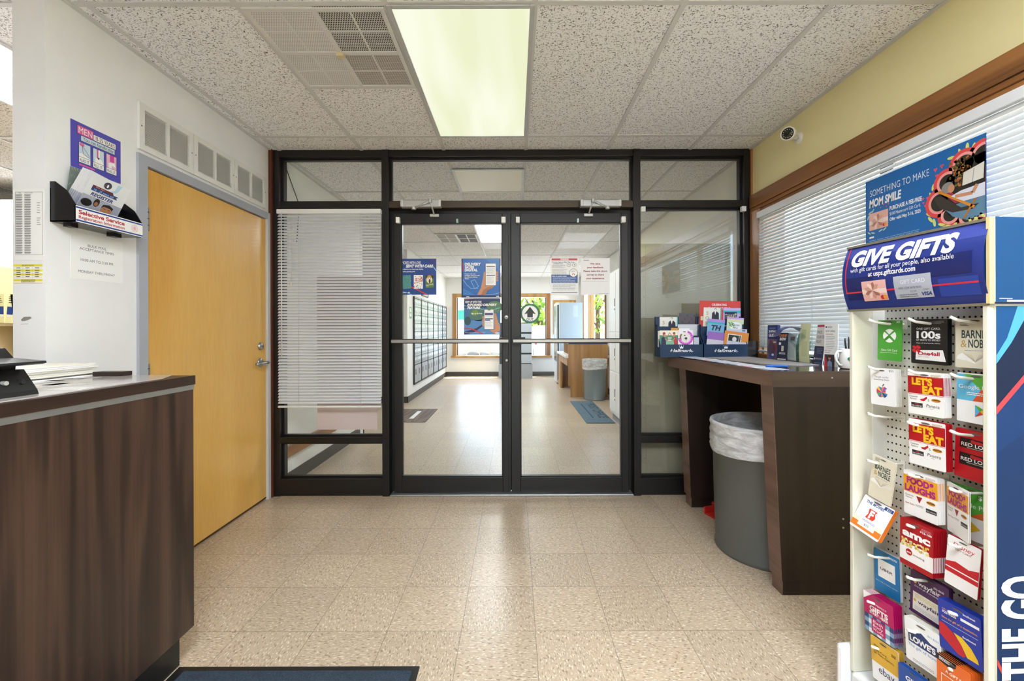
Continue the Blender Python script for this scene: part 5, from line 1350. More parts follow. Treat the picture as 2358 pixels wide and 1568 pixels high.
gcard(3.045, R4(1563.6, 757, 1588, 790), PW, 'plain white card behind the pink flower card')
def ladies(b):
    b.rect(0, 0, 100, 26, M('#efe9d6', 0.5), 1); b.rect(0, 26, 100, 80, M('#4f8a6c', 0.5), 1)
    b.ell(56, 74, 26, 22, M('#7fbf98', 0.5), 2); b.poly([(10, 40), (24, 34), (34, 60), (36, 90), (8, 90)], M('#26284a', 0.5), 3); b.ell(24, 18, 8, 9, M('#a52c3e', 0.5), 4); b.ell(27, 26, 5, 7, SKIN, 5)
    b.poly([(78, 38), (90, 36), (98, 70), (96, 90), (78, 90)], M('#b8323e', 0.5), 3); b.ell(79, 16, 7, 7, M('#7a4a2a', 0.5), 4); b.ell(80, 24, 5, 7, SKIN, 5)
    b.line([(26, 34), (44, 28), (53, 12), (64, 26), (80, 34)], 4, SKIN, 6); b.line([(28, 44), (44, 58), (58, 62), (72, 54), (84, 42)], 4, SKIN, 6); b.greek(44, 36, 66, 4, 6, 2.4, PW, 6)
gcard(3.012, R4(1515, 763, 1556, 800), M('#e8e4d4', 0.5), 'card edge showing behind the photograph card of two women')
gcard(3.0, R4(1519, 762, 1561, 800), M('#e9e4d2', 0.5), 'photograph card of two women forming a heart with arms', ladies)
def flower(b):
    for k in range(26):
        a = -1.2 + 4.2 * k / 25; b.poly([(50 + 26 * math.cos(a), 52 + 26 * math.sin(a)), (50 + 50 * math.cos(a - .1), 52 + 48 * math.sin(a - .1)), (50 + 50 * math.cos(a + .1), 52 + 48 * math.sin(a + .1))], M('#d22fc0' if k % 2 else '#e564d6', 0.5), 1)
    b.ell(50, 50, 30, 34, M('#eae4de', 0.5), 2); b.ell(22, 46, 12, 20, M('#8a6a3c', 0.5), 1); b.ell(44, 36, 5, 3.6, PK, 3); b.ell(52, 56, 9, 8, M('#3a3338', 0.5), 3); b.poly([(46, 66), (62, 64), (54, 84)], M('#ddd6cf', 0.5), 3); b.ell(42, 12, 10, 3, M('#6a4a34', 0.5), 3)
gcard(2.998, R4(1561.5, 761, 1596, 800), M('#f2edf0', 0.5), 'white card with a dog face and magenta ruff in the left navy box', flower)
gcard(3.0, R4(1597.5, 778, 1609.5, 800), M('#c9ccd2', 0.5), 'small grey card at the right end of left navy box front row')
def serve(b):
    b.text('CELEBRATING', 48, 12, 5.2, PW, 1, 36, 'C', 0.02); b.text('THOSE THAT SERVE', 48, 21, 5.2, PW, 1, 54, 'C', 0.02); b.rect(3, 38, 12, 48, M('#e8d9b0', 0.5), 1)
gcard(3.094, ((1611, 692.5), (1705, 696), (1705, 760), (1611, 757)), M('#d8473f', 0.4), 'large red card reading celebrating those that serve', serve)
gcard(3.088, ((1622, 710), (1663, 710), (1658, 760), (1617, 760)), M('#ece9e0', 0.5), 'white card with a dark suit in front of the large red card', suit)
def thanks(b):
    b.rect(0, 14, 100, 30, M('#3fb5c4', 0.5), 1); b.rect(8, 22, 78, 100, M('#232a55', 0.5), 2); b.text('THANKS', 43, 64, 30, M('#e8dcb0', 0.5), 3, 64, 'C'); b.ell(70, 34, 6, 3.5, M('#e8dcb0', 0.5), 3)
gcard(3.092, ((1666, 711), (1706, 711), (1705, 760), (1665, 760)), M('#cdb4e0', 0.5), 'lilac and navy thanks card at the window side of the right navy box', thanks)
def th(b):
    b.rect(0, 0, 100, 16, M('#b58fd6', 0.5), 1); b.rect(0, 16, 100, 26, M('#43b6c8', 0.5), 1); b.text('TH', 52, 64, 28, M('#23303f', 0.5), 2, 58, 'C', 0.04, 0.2); b.text('AN', 46, 112, 34, M('#23303f', 0.5), 2, 60, 'C', 0.04)
gcard(3.055, ((1634, 737), (1672, 737), (1663, 785), (1622, 785)), M('#7fb6d6', 0.5), 'blue card with big dark letters in the right navy box', th)
def those(b):
    b.rect(0, 0, 100, 10, M('#c9a6e2', 0.5), 1); b.rect(0, 10, 100, 20, M('#e2dca6', 0.5), 1); b.rect(0, 20, 100, 90, M('#cfe3bf', 0.5), 1); b.ell(55, 52, 36, 26, M('#f3f4ee', 0.5), 2)
    for k in range(8): b.ell(14 + 4 * k, 34 + 6 * (k % 4), 9, 3, M('#7fae62', 0.5), 3, 10, 0.5 + k)
    b.text('Those', 30, 50, 14, M('#22344f', 0.5), 4, 46, ital=0.2); b.text('who', 36, 66, 12, M('#22344f', 0.5), 4, 30, ital=0.2); b.text('GO', 16, 92, 14, M('#22344f', 0.5), 4, 28, bold=0.03)
gcard(3.05, ((1677, 733), (1714, 733), (1709, 785), (1669, 785)), M('#cfe3bf', 0.5), 'green leafy card with dark script in the right navy box', those)
gcard(3.03, R4(1673, 760, 1720, 790), M('#cdcbe8', 0.5), 'pale lavender card edge behind the orange card', lambda b: b.rect(76, 4, 92, 10, M('#3f6a62', 0.5), 1))
gcard(3.0, ((1633, 767), (1671, 766), (1663, 800), (1623, 800)), M('#cfcbd4', 0.5), 'purple and grey slanted card at the front of the right navy box', lambda b: b.rect(0, 0, 100, 46, M('#9a6cb8', 0.5), 1))
def orange(b):
    b.rect(12, 40, 100, 70, M('#c9c8d2', 0.5), 3); b.rect(14, 12, 70, 40, PW, 1); b.rect(17, 15, 60, 40, M('#2f3320', 0.5), 2); b.ell(42, 32, 9, 10, M('#dcd8d2', 0.5), 3); b.rect(62, 14, 67, 40, PK, 2); b.rect(52, 62, 76, 70, M('#22344f', 0.5), 4)
gcard(2.995, ((1672, 766), (1727, 766), (1719, 800), (1663, 800)), M('#df8f38', 0.5), 'orange slanted card with a small photo at the front of the right box', orange)

# ---- papers, pen and leaflets on the desk
def flat(name, label, cat, pts, z, T, mat, group=None):
    b = MB(); b.prism(pts, 'Z', z, z + T, mat); return b.obj(name, label=label, cat=cat, group=group)
flat('folder', 'grey cardboard folder lying on the writing desk before the leaflets', 'folder', [(1.27, 2.92), (1.60, 2.96), (1.62, 2.30), (1.50, 2.26), (1.36, 2.40)], TZ + 0.0006, 0.004, M('#9a948c', 0.5))
rr = random.Random(6)
for k in range(7):
    y = 2.17 + 0.125 * k; x = 1.192 - 0.0836 * (y - 2.0) + 0.03; a = rr.uniform(-0.12, 0.12)
    b = MB(); b.X = Matrix.Translation((x + 0.05, y, TZ + 0.0006 + 0.0006 * k)) @ Matrix.Rotation(a, 4, 'Z')
    b.box(-0.055, 0.055, -0.1, 0.1, 0, 0.0005, PAPER); b.rect  # plain sheet
    b.box(-0.05, -0.03, -0.09, 0.02 * (k % 4), 0.0005, 0.00055, M(['#7d8fb4', '#c9575a', '#5c6472'][k % 3], 0.5)); b.box(-0.02, 0.045, -0.085, 0.06, 0.0005, 0.00055, M('#c9ccd3', 0.5))
    b.obj('label_slip', label='printed address slip lying along the front edge of the writing desk', cat='slip', group='printed slips along the desk edge')
b = MB(); pb = M('#1f63c4', 0.3); y = 2.14
b.tube([(X_(1764, 2.2), 2.2, TZ + 0.0075), (X_(1778, 2.2), 2.2, TZ + 0.0075), (X_(1800, 2.2), 2.19, TZ + 0.0075), (X_(1811, 2.18), 2.18, TZ + 0.007)], [0.006, 0.0065, 0.0065, 0.005], pb, 10)
b.tube([(X_(1811, 2.18), 2.18, TZ + 0.007), (X_(1816, 2.18), 2.176, TZ + 0.006)], [0.004, 0.001], pb, 8)
b.obj('pen', label='blue pen lying on the near edge of the writing desk', cat='pen')

def lf(name, label, c, Y0, Y1, mat, draw=None, T=0.004, cat='leaflet', round_=0):
    """Upright leaflet: left edge at depth Y0, right edge at depth Y1 (it may stand turned to the room)."""
    q = [Vector((X_(p[0], Y), Y, Z_(p[1], Y))) for p, Y in zip(c, (Y0, Y1, Y1, Y0))]
    dz = TZ + 0.0008 - min(q[2].z, q[3].z)
    for p in q: p.z += dz if p.z < 1.12 else 0
    q[3].z = q[2].z = TZ + 0.0008
    b = MB(); o, u, v, W, H = fit(q); o.z = TZ + 0.0008; b.sheet(o, u, v, W, H, T, mat, None, round_)
    if draw: draw(b)
    return b.obj(name, label=label, cat=cat)
def guide(b):
    b.text('YOUR HOLIDAY', 50, 28, 9, M('#b9c6e6', 0.5), 1, 68, 'C'); b.text('SHIPPING', 50, 58, 18, PW, 1, 74, 'C', 0.02); b.text('GUIDE', 50, 90, 22, PW, 1, 74, 'C', 0.03); b.rect(0, 110, 100, 290, M('#6d5a6e', 0.5), 1)
    b.ell(34, 135, 16, 18, M('#7a2f34', 0.5), 2); b.ell(44, 185, 38, 50, M('#4a3a4c', 0.5), 3); b.ell(52, 240, 30, 22, M('#31468f', 0.5), 4); b.ell(60, 232, 12, 9, M('#d8cfc8', 0.5), 5); b.rect(70, 150, 94, 200, M('#a63a34', 0.5), 2); b.rect(64, 128, 90, 138, M('#d8c89a', 0.5), 3); b.greek(30, 280, 80, 1, 4, 4, PW, 6)
lf('leaflet', 'tall dark blue shipping guide booklet standing nearest the desk backsplash', ((1768, 751), (1791, 750), (1788, 825), (1766, 823)), 2.80, 2.72, M('#27346c', 0.4), guide, 0.02)
def kin(b):
    b.text('KINSHIP', 50, 30, 18, M('#e28b3c', 0.5), 1, 84, 'C', 0.03, 0.3); b.text('SHOW', 50, 58, 20, PW, 1, 66, 'C', 0.04, 0.2); b.rect(12, 74, 34, 92, PW, 1); b.rect(40, 100, 64, 140, M('#c8c4b8', 0.5), 1); b.greek(20, 150, 84, 2, 8, 4, PW, 1); b.greek(6, 196, 94, 1, 8, 9, PW, 1); b.greek(6, 214, 90, 3, 6, 2, PGR, 1)
lf('leaflet', 'dark leaflet with orange and white heading beside the shipping guide', ((1793, 768), (1815, 768), (1811, 829), (1788, 829)), 2.68, 2.60, M('#20253c', 0.4), kin, 0.003)
# the bent top of that leaflet leaning back
b = MB(); kp = [(1.622, 2.66, 1.195), (1.630, 2.62, 1.232), (1.650, 2.58, 1.250), (1.672, 2.54, 1.245), (1.690, 2.51, 1.225)]
for i in range(4):
    p, q = Vector(kp[i]), Vector(kp[i + 1]); w_ = Vector((0.02, 0.09, 0))
    b.add([p, q, q + w_, p + w_], [(0, 1, 2, 3)], M('#3b4d86', 0.4)); b.add([p - Vector((0, 0, .002)), q - Vector((0, 0, .002)), q + w_ - Vector((0, 0, .002)), p + w_ - Vector((0, 0, .002))], [(3, 2, 1, 0)], M('#9fb6d8', 0.4))
b.obj('leaflet', label='blue leaflet bent over behind the dark orange headed leaflet', cat='leaflet')
h = thing('form_holder', 'clear acrylic holder with green and yellow postal forms on the desk', 'holder', (1.69, 2.58, TZ))
def strip(name, px0, px1, y0, y1, top, mat, bend, extra=None):
    b = MB(); n = 8; f = []; w = []
    for k in range(n + 1):
        s = k / n; off = bend * s * s
        f.append((X_(px0 + off, y0), y0 + 0.02 * s, TZ + 0.004 + (top - TZ) * s)); w.append((X_(px1 + off, y1), y1 + 0.02 * s, TZ + 0.004 + (top - TZ) * s))
    b.add(f + w, [(k, n + 1 + k, n + 2 + k, k + 1) for k in range(n)], mat, True)
    bk = [(x + 0.004, y + 0.01, z) for x, y, z in f + w]; b.add(bk, [(k + 1, n + 2 + k, n + 1 + k, k) for k in range(n)], mat, True)
    if extra:
        for s0, s1, c, m_ in extra:
            k0, k1 = s0 * n, s1 * n
            def at(s, c_):
                k = min(int(s * n), n - 1); r = s * n - k; P0 = Vector(f[k]).lerp(Vector(f[k + 1]), r); P1 = Vector(w[k]).lerp(Vector(w[k + 1]), r); return P0.lerp(P1, c_) + Vector((-.0012, -.0012, 0))
            for g in range(6):
                a0, a1 = s0 + (s1 - s0) * g / 6, s0 + (s1 - s0) * (g + 1) / 6
                b.add([at(a0, c[0]), at(a0, c[1]), at(a1, c[1]), at(a1, c[0])], [(0, 1, 2, 3)], m_)
    return b.obj(name, h)
strip('form', 1814, 1833, 2.66, 2.58, 1.205, M('#e6eee4', 0.5), 8, ((0.1, 0.66, (0.15, 0.85), M('#d2dcd0', 0.5)), (0.74, 0.88, (0.25, 0.8), M('#6a6e6c', 0.5))))
strip('form', 1833, 1840, 2.60, 2.57, 1.20, M('#4f8f63', 0.5), 12)
strip('form', 1841, 1864, 2.52, 2.42, 1.262, M('#dfe3b4', 0.5), 10, ((0.15, 0.55, (0.2, 0.8), M('#cfd6a4', 0.5)), (0.6, 0.85, (0.15, 0.6), M('#c2cb9a', 0.5))))
CLR = glass('clear acrylic', '#f2f6f5', 1.2)
b = MB()
for px, Y in ((1813, 2.68), (1838, 2.58), (1864, 2.44)): x = X_(px, Y); b.prism([(Y - 0.01, TZ + 0.001), (Y + 0.09, TZ + 0.001), (Y + 0.09, TZ + 0.18), (Y - 0.01, TZ + 0.13)], 'X', x, x + 0.0025, CLR)
x0, x1 = X_(1813, 2.68), X_(1864, 2.44)
b.prism([(x0, 2.668), (x1, 2.428), (x1 + 0.002, 2.43), (x0 + 0.002, 2.67)], 'Z', TZ + 0.001, TZ + 0.125, CLR); b.obj('pocket', h)
def pack(b):
    b.rect(0, 0, 100, 12, M('#c8404a', 0.5), 1)
    for k, q in enumerate(('PACK', 'YOUR ITEM', 'RIGHT.')): b.text(q, 10, 48 + 26 * k, 16, M('#33374a', 0.5), 1, (48, 84, 52)[k], ital=0.15)
    b.rect(0, 116, 100, 300, M('#1f2750', 0.4), 1); b.greek(30, 128, 88, 4, 8, 3, M('#8f9cc2', 0.5), 2); b.text('SHIPPING FROM', 22, 188, 9, PW, 2, 66); b.ell(14, 184, 6, 6, PW, 2); b.greek(16, 204, 88, 5, 8, 3, M('#8f9cc2', 0.5), 2); b.rect(8, 244, 36, 262, PW, 2); b.greek(6, 274, 92, 2, 8, 3, M('#8f9cc2', 0.5), 2)
lf('leaflet', 'white and navy leaflet on packing, left of the now hiring leaflet', ((1886, 750), (1902, 750), (1896, 838), (1868, 834)), 2.40, 2.30, M('#efefee', 0.4), pack, 0.003)
def hire(b):
    b.ell(14, 20, 6, 5, NAVY, 1); b.greek(24, 16, 58, 2, 6, 3, PGR, 1, 0.1); b.text('NOW HIRING', 10, 52, 12, M('#2c3a63', 0.5), 1, 70); b.greek(10, 64, 66, 1, 6, 4, M('#c26a5a', 0.5), 1, 0.1); b.greek(14, 80, 80, 8, 10.5, 2.6, PGR, 1)
    b.text('APPLY TODAY', 8, 176, 9, M('#b9483c', 0.5), 1, 46); b.greek(8, 182, 44, 1, 6, 4, PGR, 1); b.rect(6, 196, 80, 292, M('#3a3238', 0.5), 1); b.poly([(6, 200), (24, 236), (30, 292), (6, 292)], M('#c8323c', 0.5), 2); b.ell(44, 218, 9, 12, SKIN, 3); b.poly([(28, 292), (30, 244), (44, 232), (62, 246), (66, 292)], M('#7f93b8', 0.5), 3); b.ell(45, 209, 10, 8, M('#3a241c', 0.5), 4); b.rect(8, 270, 36, 292, M('#d8563c', 0.5), 4); b.rect(56, 274, 78, 292, M('#7f8f3c', 0.5), 4)
lf('leaflet', 'white now hiring leaflet with a photo of a worker beside the mug', ((1898, 748), (1931, 748), (1927, 841), (1897, 838)), 2.28, 2.20, M('#ecebe6', 0.4), hire, 0.004)
m = thing('mug', 'white mug with red and green printed tag holding pens at desk edge', 'mug', (1.66, 2.12, TZ))
mx, my = X_(1955, 2.12), 2.12
b = MB(); r = 0.040
b.lathe([(0.001, 0.004), (r - 0.004, 0.004), (r - 0.004, 0.0), (r, 0.004), (r, 0.096), (r - 0.003, 0.098), (r - 0.005, 0.094), (r - 0.005, 0.012), (0.001, 0.01)], (mx, my, TZ + 0.001), M('#f0efeb', 0.2), 32); b.obj('body', m)
b = MB(); b.tube([(mx - r + 0.002, my - 0.004, TZ + 0.086), (mx - r - 0.022, my - 0.006, TZ + 0.086), (mx - r - 0.032, my - 0.006, TZ + 0.068), (mx - r - 0.030, my - 0.006, TZ + 0.045), (mx - r - 0.014, my - 0.005, TZ + 0.022), (mx - r + 0.003, my - 0.004, TZ + 0.018)], 0.0055, M('#f0efeb', 0.2), 10); b.obj('handle', m)
b = MB(); a0 = math.radians(236)
for (da, dz, rr_, c_) in ((0.0, 0.050, 0.009, '#2f7d62'), (0.32, 0.042, 0.016, '#b3202c')):
    cx, cy = mx + (r + 0.0006) * math.cos(a0 + da), my + (r + 0.0006) * math.sin(a0 + da)
    b.X = place((cx, cy, TZ + dz), (-math.sin(a0 + da), math.cos(a0 + da), 0), (0, 0, 1)); b.u = rr_ / 100; b.H = 0; b.ell(0, 0, 100, 100, M(c_, 0.3), 1, 20); b.line([(0, -100), (0, -240)], 5, PK, 1)
b.obj('print', m)
for k, (dx, dy, c_) in enumerate(((-0.012, 0.0, '#26282e'), (0.006, 0.01, '#3a3d44'), (0.016, -0.008, '#1f2b4a'), (-0.004, -0.014, '#2d2f35'))):
    b = MB(); b.tube([(mx + dx * 0.5, my + dy * 0.5, TZ + 0.014), (mx + dx * 1.6, my + dy * 1.5, TZ + 0.135 + 0.006 * k), (mx + dx * 1.7, my + dy * 1.6, TZ + 0.15 + 0.006 * k)], [0.0042, 0.0042, 0.0025], M(c_, 0.3), 8)
    b.obj('pen', label='dark pen standing in the white mug on the writing desk', cat='pen', group='pens in the white mug')

# ---- security camera on the yellow wall
s = thing('security_camera', 'white bullet security camera on the yellow wall near the partition', 'camera', (XR, 2.69, 2.42))
cy, cz = 2.68, 2.42
b = MB(); b.lathe([(0.001, -0.012), (0.030, -0.012), (0.036, 0.0)], (XR, cy, cz), M('#f0ede2', 0.35), 28, 'X'); b.cyl((XR - 0.0125, cy - 0.016, cz - 0.008), 0.003, -0.001, 0.001, PGR, 8, 'X'); b.tube([(XR - 0.012, cy, cz), (XR - 0.04, cy - 0.01, cz), (XR - 0.065, cy - 0.03, cz + 0.004)], [0.014, 0.013, 0.016], M('#f0ede2', 0.35), 14); b.obj('bracket', s)
d_ = Vector((-0.72, -0.66, -0.22)).normalized(); c0 = Vector((XR - 0.085, cy - 0.045, cz + 0.004))
mx4 = Matrix.Translation(c0) @ d_.to_track_quat('Z', 'Y').to_matrix().to_4x4()
b = MB(); b.X = mx4; b.lathe([(0.001, -0.035), (0.026, -0.03), (0.034, -0.015), (0.036, 0.03), (0.040, 0.034), (0.040, 0.052), (0.034, 0.054), (0.033, 0.048)], (0, 0, 0), M('#f2efe5', 0.3), 32); b.obj('housing', s)
b = MB(); b.X = mx4; b.lathe([(0.033, 0.048), (0.014, 0.048), (0.013, 0.052), (0.001, 0.0525)], (0, 0, 0), M('#2b2a1c', 0.15), 28)
for k in range(12): a = 2 * PI * k / 12; b.ball((0.024 * math.cos(a), 0.024 * math.sin(a), 0.0485), 0.0028, M('#d9dcc8', 0.2), 8)
b.lathe([(0.0085, 0.0532), (0.001, 0.0545)], (0, 0, 0), M('#060608', 0.05), 20); b.obj('lens', s)

# ---- poster hanging in front of the right window blind
xp = 1.70; ya, yb = 2.09, 1.556; zb, zt = 1.628, 1.945
b = MB(); b.sheet((xp, ya, zb), (0, -1, 0), (0, 0, 1), ya - yb, zt - zb, 0.0015, M('#1a68ae', 0.4))
HTS = M('#e86a86', 0.5); LEAF = M('#d6dc7a', 0.5); LEAF2 = M('#b9dcc8', 0.5); CORAL, CORAL2 = M('#e24a48', 0.5), M('#f1a09a', 0.5)
b.text('SOMETHING TO MAKE', 5, 15, 5.6, PW, 1, 55, bold=-0.01); b.text('MOM SMILE', 4, 24.5, 6.6, PW, 1, 32, bold=0.035, ital=0.12)
b.text('PURCHASE A FEE-FREE', 25, 32, 3.2, PW, 1, 29, bold=0.03); b.text('$100 Mastercard Gift Card.', 25, 36.4, 2.6, PW, 1, 28); b.text('Offer valid May 3-16, 2025', 25, 41, 2.6, PW, 1, 28, bold=0.025)
b.rect(4, 30, 23.5, 45, M('#e8b4a4', 0.4), 1); b.rect(4, 36.5, 23.5, 40, M('#f3dcd2', 0.4), 2)
for k in range(9): a = 2 * PI * k / 9; b.poly([(13, 38.5), (13 + 5.5 * math.cos(a - .3), 38.5 + 6 * math.sin(a - .3)), (13 + 6.6 * math.cos(a), 38.5 + 7 * math.sin(a)), (13 + 4 * math.cos(a + .35), 38.5 + 4.6 * math.sin(a + .35))], M(('#f0d2c6', '#b9806e', '#d9a593')[k % 3], 0.35), 3 + k % 3)
b.ell(19.6, 42.6, 1.3, 1.3, M('#d02a2c', 0.4), 6); b.ell(21.2, 42.6, 1.3, 1.3, M('#e8a03a', 0.4), 7)
for x, y, a in ((5, 29, -.5), (8, 28, -.9), (3, 33, -1.2), (4, 47, .6), (8, 47.5, .3), (16, 47, -.3), (20, 46.6, -.5)): b.ell(x, y, 2.2, 0.6, LEAF2, 2, 10, a)
def heart(x, y, s): b.ell(x - s * .45, y, s * .6, s * .6, HTS, 2, 10); b.ell(x + s * .45, y, s * .6, s * .6, HTS, 2, 10); b.poly([(x - s, y + s * .2), (x + s, y + s * .2), (x, y + s * 1.5)], HTS, 2)
for q in ((16, 27, .6), (19, 25, .8), (22, 27.6, .7), (24, 26, .8), (65, 12, 1.4), (70, 11, 1.5), (66, 17, 1.3), (55, 31, 1), (58.5, 31.5, .9), (55.4, 34.4, .9), (57, 37, 1)): heart(*q)
lob = [(86, 16, 11), (74, 25, 10.5), (68, 38, 11), (76, 49, 9.5), (89, 53, 9.5), (98, 50, 9), (99, 14, 11)]
def blob(g, m_, L):
    for k, (x, y, r) in enumerate(lob): b.poly([(min(99.9, x + (r - g) * math.cos(a)), min(58.5, y + (r - g) * math.sin(a))) for a in [2 * PI * q / 28 for q in range(28)]], m_, L)
    b.poly([(74, 22), (86, 14), (99.9, 12), (99.9, 52), (88, 54), (76, 50), (68, 38)], m_, L)
blob(0, CORAL, 3); blob(2.6, CORAL2, 4); blob(4.6, M('#28241c', 0.5), 5)
rr = random.Random(3)
for k in range(70): b.ell(rr.uniform(76, 90), rr.uniform(11, 30), 1.3, 0.8, M(('#8a5a2c', '#b5743a', '#59401f', '#6d6a2e')[k % 4], 0.5), 6, 7, k)
b.poly([(72, 44), (99.9, 40), (99.9, 54), (88, 56), (78, 51)], M('#5f86a0', 0.5), 6)
b.poly([(64, 34), (70, 34), (84, 46), (96, 46), (92, 49), (78, 48), (68, 42)], M('#3a322c', 0.5), 7); b.line([(68, 30), (93, 48)], 1.8, M('#d98a28', 0.5), 9); b.line([(99.5, 34), (86, 54)], 1.4, M('#b8742a', 0.5), 9)
b.poly([(70, 31), (77, 33), (86, 42), (80, 42)], M('#a82a4a', 0.5), 8); b.ell(74.5, 29, 4.4, 4, M('#8f8c88', 0.5), 9); b.ell(77.2, 30.4, 2.4, 3, SKIN, 10); b.poly([(77, 36), (84, 34), (99.9, 33), (99.9, 42), (86, 42)], M('#d7dbe8', 0.5), 10); b.line([(80, 37), (92, 38), (95, 33)], 2.4, SKIN, 11)
b.poly([(86, 22), (99.5, 19), (99, 30), (85, 31)], M('#dcd8cc', 0.5), 11); b.line([(93, 21), (92, 30.5)], 0.4, PGR, 12)
for x, y, r, a in ((77, 8, 3.2, .1), (83, 6, 2.6, 1.2), (88, 5, 3.4, 1.6), (92, 6, 2.6, 2.0), (63, 25, 2.6, 1.8), (61, 30, 2, 1.2), (60, 45, 3, .6), (61, 49, 3, .9), (64, 52, 3.2, 1.4), (70, 55, 3, .4), (74, 57, 3, .2), (79, 57.4, 2.6, -.6), (90, 57, 2.6, 1.3), (94, 57, 3, 1.2), (98, 55, 2.6, .8)): b.ell(x, y, r, r * .36, LEAF, 6 if y > 40 and x > 66 else 2, 12, a)
b.greek(4, 54, 52, 2, 1.3, 0.5, M('#8fb4dc', 0.5), 1, 0.05); b.rect(4, 50.5, 9, 52, PW, 1)
b.obj('poster', label='blue poster about making mom smile hanging on the right window blind', cat='poster')
# ------------------------------------------------------------------ gift card rack at the right edge
RU, RN, RA = Vector((0.1093, -0.994, 0)), Vector((-0.994, -0.1093, 0)), Vector((1.255, 1.239, 0))
RX = Matrix.Identity(4)
for i in range(3): RX[i][0], RX[i][1], RX[i][2], RX[i][3] = RU[i], -RN[i], (0, 0, 1)[i], RA[i]
def rk(px, py, w):
    """Point w metres out from the peg board that the photograph shows at px, py."""
    k = (px - VX) / F; a = RA + RN * w
    tt = (k * a.y - a.x) / (RU.x - k * RU.y); p = a + RU * tt
    p.z = Z_(py, p.y); return p
T0, T1, DEP = -0.203, 0.159, 0.117
rack = thing('gift_card_rack', 'cream pegboard gift card rack with blue header at right of the desk', 'rack', (RA.x, RA.y, 0), mat=RX)
RC = M('#d6d2bf', 0.4)
b = MB(); b.X = RX; b.box(T0, T1, 0.0, 0.008, 0.11, 1.32, M('#dcd9cd', 0.45)); 
hole = M('#2a2118', 0.8); gx = T0 + 0.012
k = 0
while gx < T1 - 0.005:
    for j in range(47):
        z = 0.13 + 0.0254 * j
        if z > 1.30: break
        n_ = 8; b.add([(gx + 0.0031 * math.cos(2 * PI * q / n_), -0.0003, z + 0.0031 * math.sin(2 * PI * q / n_)) for q in range(n_)], [tuple(reversed(range(n_)))], hole)
    gx += 0.0138; k += 1
b.obj('peg_board', rack)
for a, c_ in ((T0 - 0.012, T0), (T1, T1 + 0.012)):
    b = MB(); b.X = RX; b.box(a, c_, -DEP, 0.02, 0.105, 1.302, RC, 0.002); b.obj('side_panel', rack)
b = MB(); b.X = RX; b.box(T0, T0 + 0.0015, -0.045, 0.0, 0.11, 1.30, M('#dfddd5', 0.35)); b.obj('side_liner', rack)
b = MB(); b.X = RX; b.box(T0 - 0.012, T1 + 0.012, -DEP, 0.26, 0.03, 0.104, M('#dededc', 0.35), 0.01); b.box(T0 - 0.036, T0 - 0.0125, -0.15, 0.22, 0.0, 0.185, M('#e2e2e1', 0.35), 0.012); b.box(T1 + 0.0125, T1 + 0.036, -0.15, 0.22, 0.0, 0.10, M('#e2e2e1', 0.35), 0.012); b.obj('base', rack)
# header: curved printed sheet between end caps
HB, HT_, BUL = 1.302, 1.508, 0.024
b = MB(); Wd = T1 - T0 + 0.035; Hh = HT_ - HB; s0 = T0 - 0.018
fl = MB(); fl.X = Matrix.Identity(4); fl.u = Wd / 100; fl.H = Hh / fl.u; HV = fl.H
n_ = 16
BG0, BG1, BG2 = M('#3a4796', 0.25), M('#25357f', 0.25), M('#1a2560', 0.25)
for k in range(n_): fl.rect(0, HV * k / n_, 100, HV * (k + 1) / n_, BG1 if k > 2 else BG0, 0)
def bars(x0, y0, x1, y1, m_, L, m=8):
    for k in range(m): fl.rect(x0, y0 + (y1 - y0) * k / m, x1, y0 + (y1 - y0) * (k + 1) / m, m_, L)
bars(60, 18, 94, 32, BG2, 3); bars(4, 26, 28, 44, BG2, 3); bars(74, 34, 97, 46, M('#2c459c', 0.25), 3)
fl.text('GIVE GIFTS', 8, 16.6, 11.4, PW, 7, 77, bold=0.05, ital=0.22)
fl.text('with gift cards for all your people, also available', 8, 21.6, 3.4, PW, 6, 76); fl.text('at usps.giftcards.com', 24, 26.4, 3.6, PW, 6, 36, bold=0.02)
bars(3.2, 1, 4.2, 38, PRED, 5); fl.rect(3.2, 37.4, 97, 38.6, PRED, 5)
bars(18, 30, 38, 45.5, M('#e9b6ae', 0.25), 7); fl.rect(18, 36.5, 38, 40, M('#f4dcd6', 0.25), 9)
for k in range(9): a = 2 * PI * k / 9; fl.poly([(27, 37.6), (27 + 5.5 * math.cos(a - .3), 37.6 + 5.6 * math.sin(a - .3)), (27 + 6.8 * math.cos(a), 37.6 + 6.6 * math.sin(a)), (27 + 4 * math.cos(a + .35), 37.6 + 4.4 * math.sin(a + .35))], M(('#f3d9d0', '#a8705f', '#d29a8a')[k % 3], 0.25), 10 + k % 3)
fl.ell(34, 43.2, 1.6, 1.6, M('#cf2a2c', 0.3), 11, 14); fl.ell(36.2, 43.2, 1.6, 1.6, M('#e9a03a', 0.3), 12, 14)
bars(44, 29, 70, 45.5, M('#b4b9c4', 0.25), 7); fl.text('GIFT CARD', 49, 35, 2.8, M('#e4e7ec', 0.25), 9, 17); fl.text('4000 1234 5678 9010', 47, 38.7, 1.5, M('#5a606c', 0.3), 9, 16); fl.text('02/29', 55, 41.3, 1.3, M('#5a606c', 0.3), 9); fl.greek(47, 42.5, 60, 2, 1.4, 0.6, M('#6a707c', 0.3), 9); fl.text('VISA', 62.5, 44.1, 2.4, M('#22307c', 0.3), 9, 6.6, bold=0.03, ital=0.25); fl.text('DEBIT', 64, 40.5, 1.0, M('#6a707c', 0.3), 9, 4)
out = []
for p in fl.v:
    q = p.y / Hh * 2 - 1; out.append(RX @ Vector((s0 + p.x, -(DEP - 0.004 + BUL * (1 - q * q) + p.z * 0.8), HB + p.y)))
fl.v = out; sign = fl.obj('header_sign', rack, label='curved blue sign reading give gifts')
b = MB(); b.X = RX
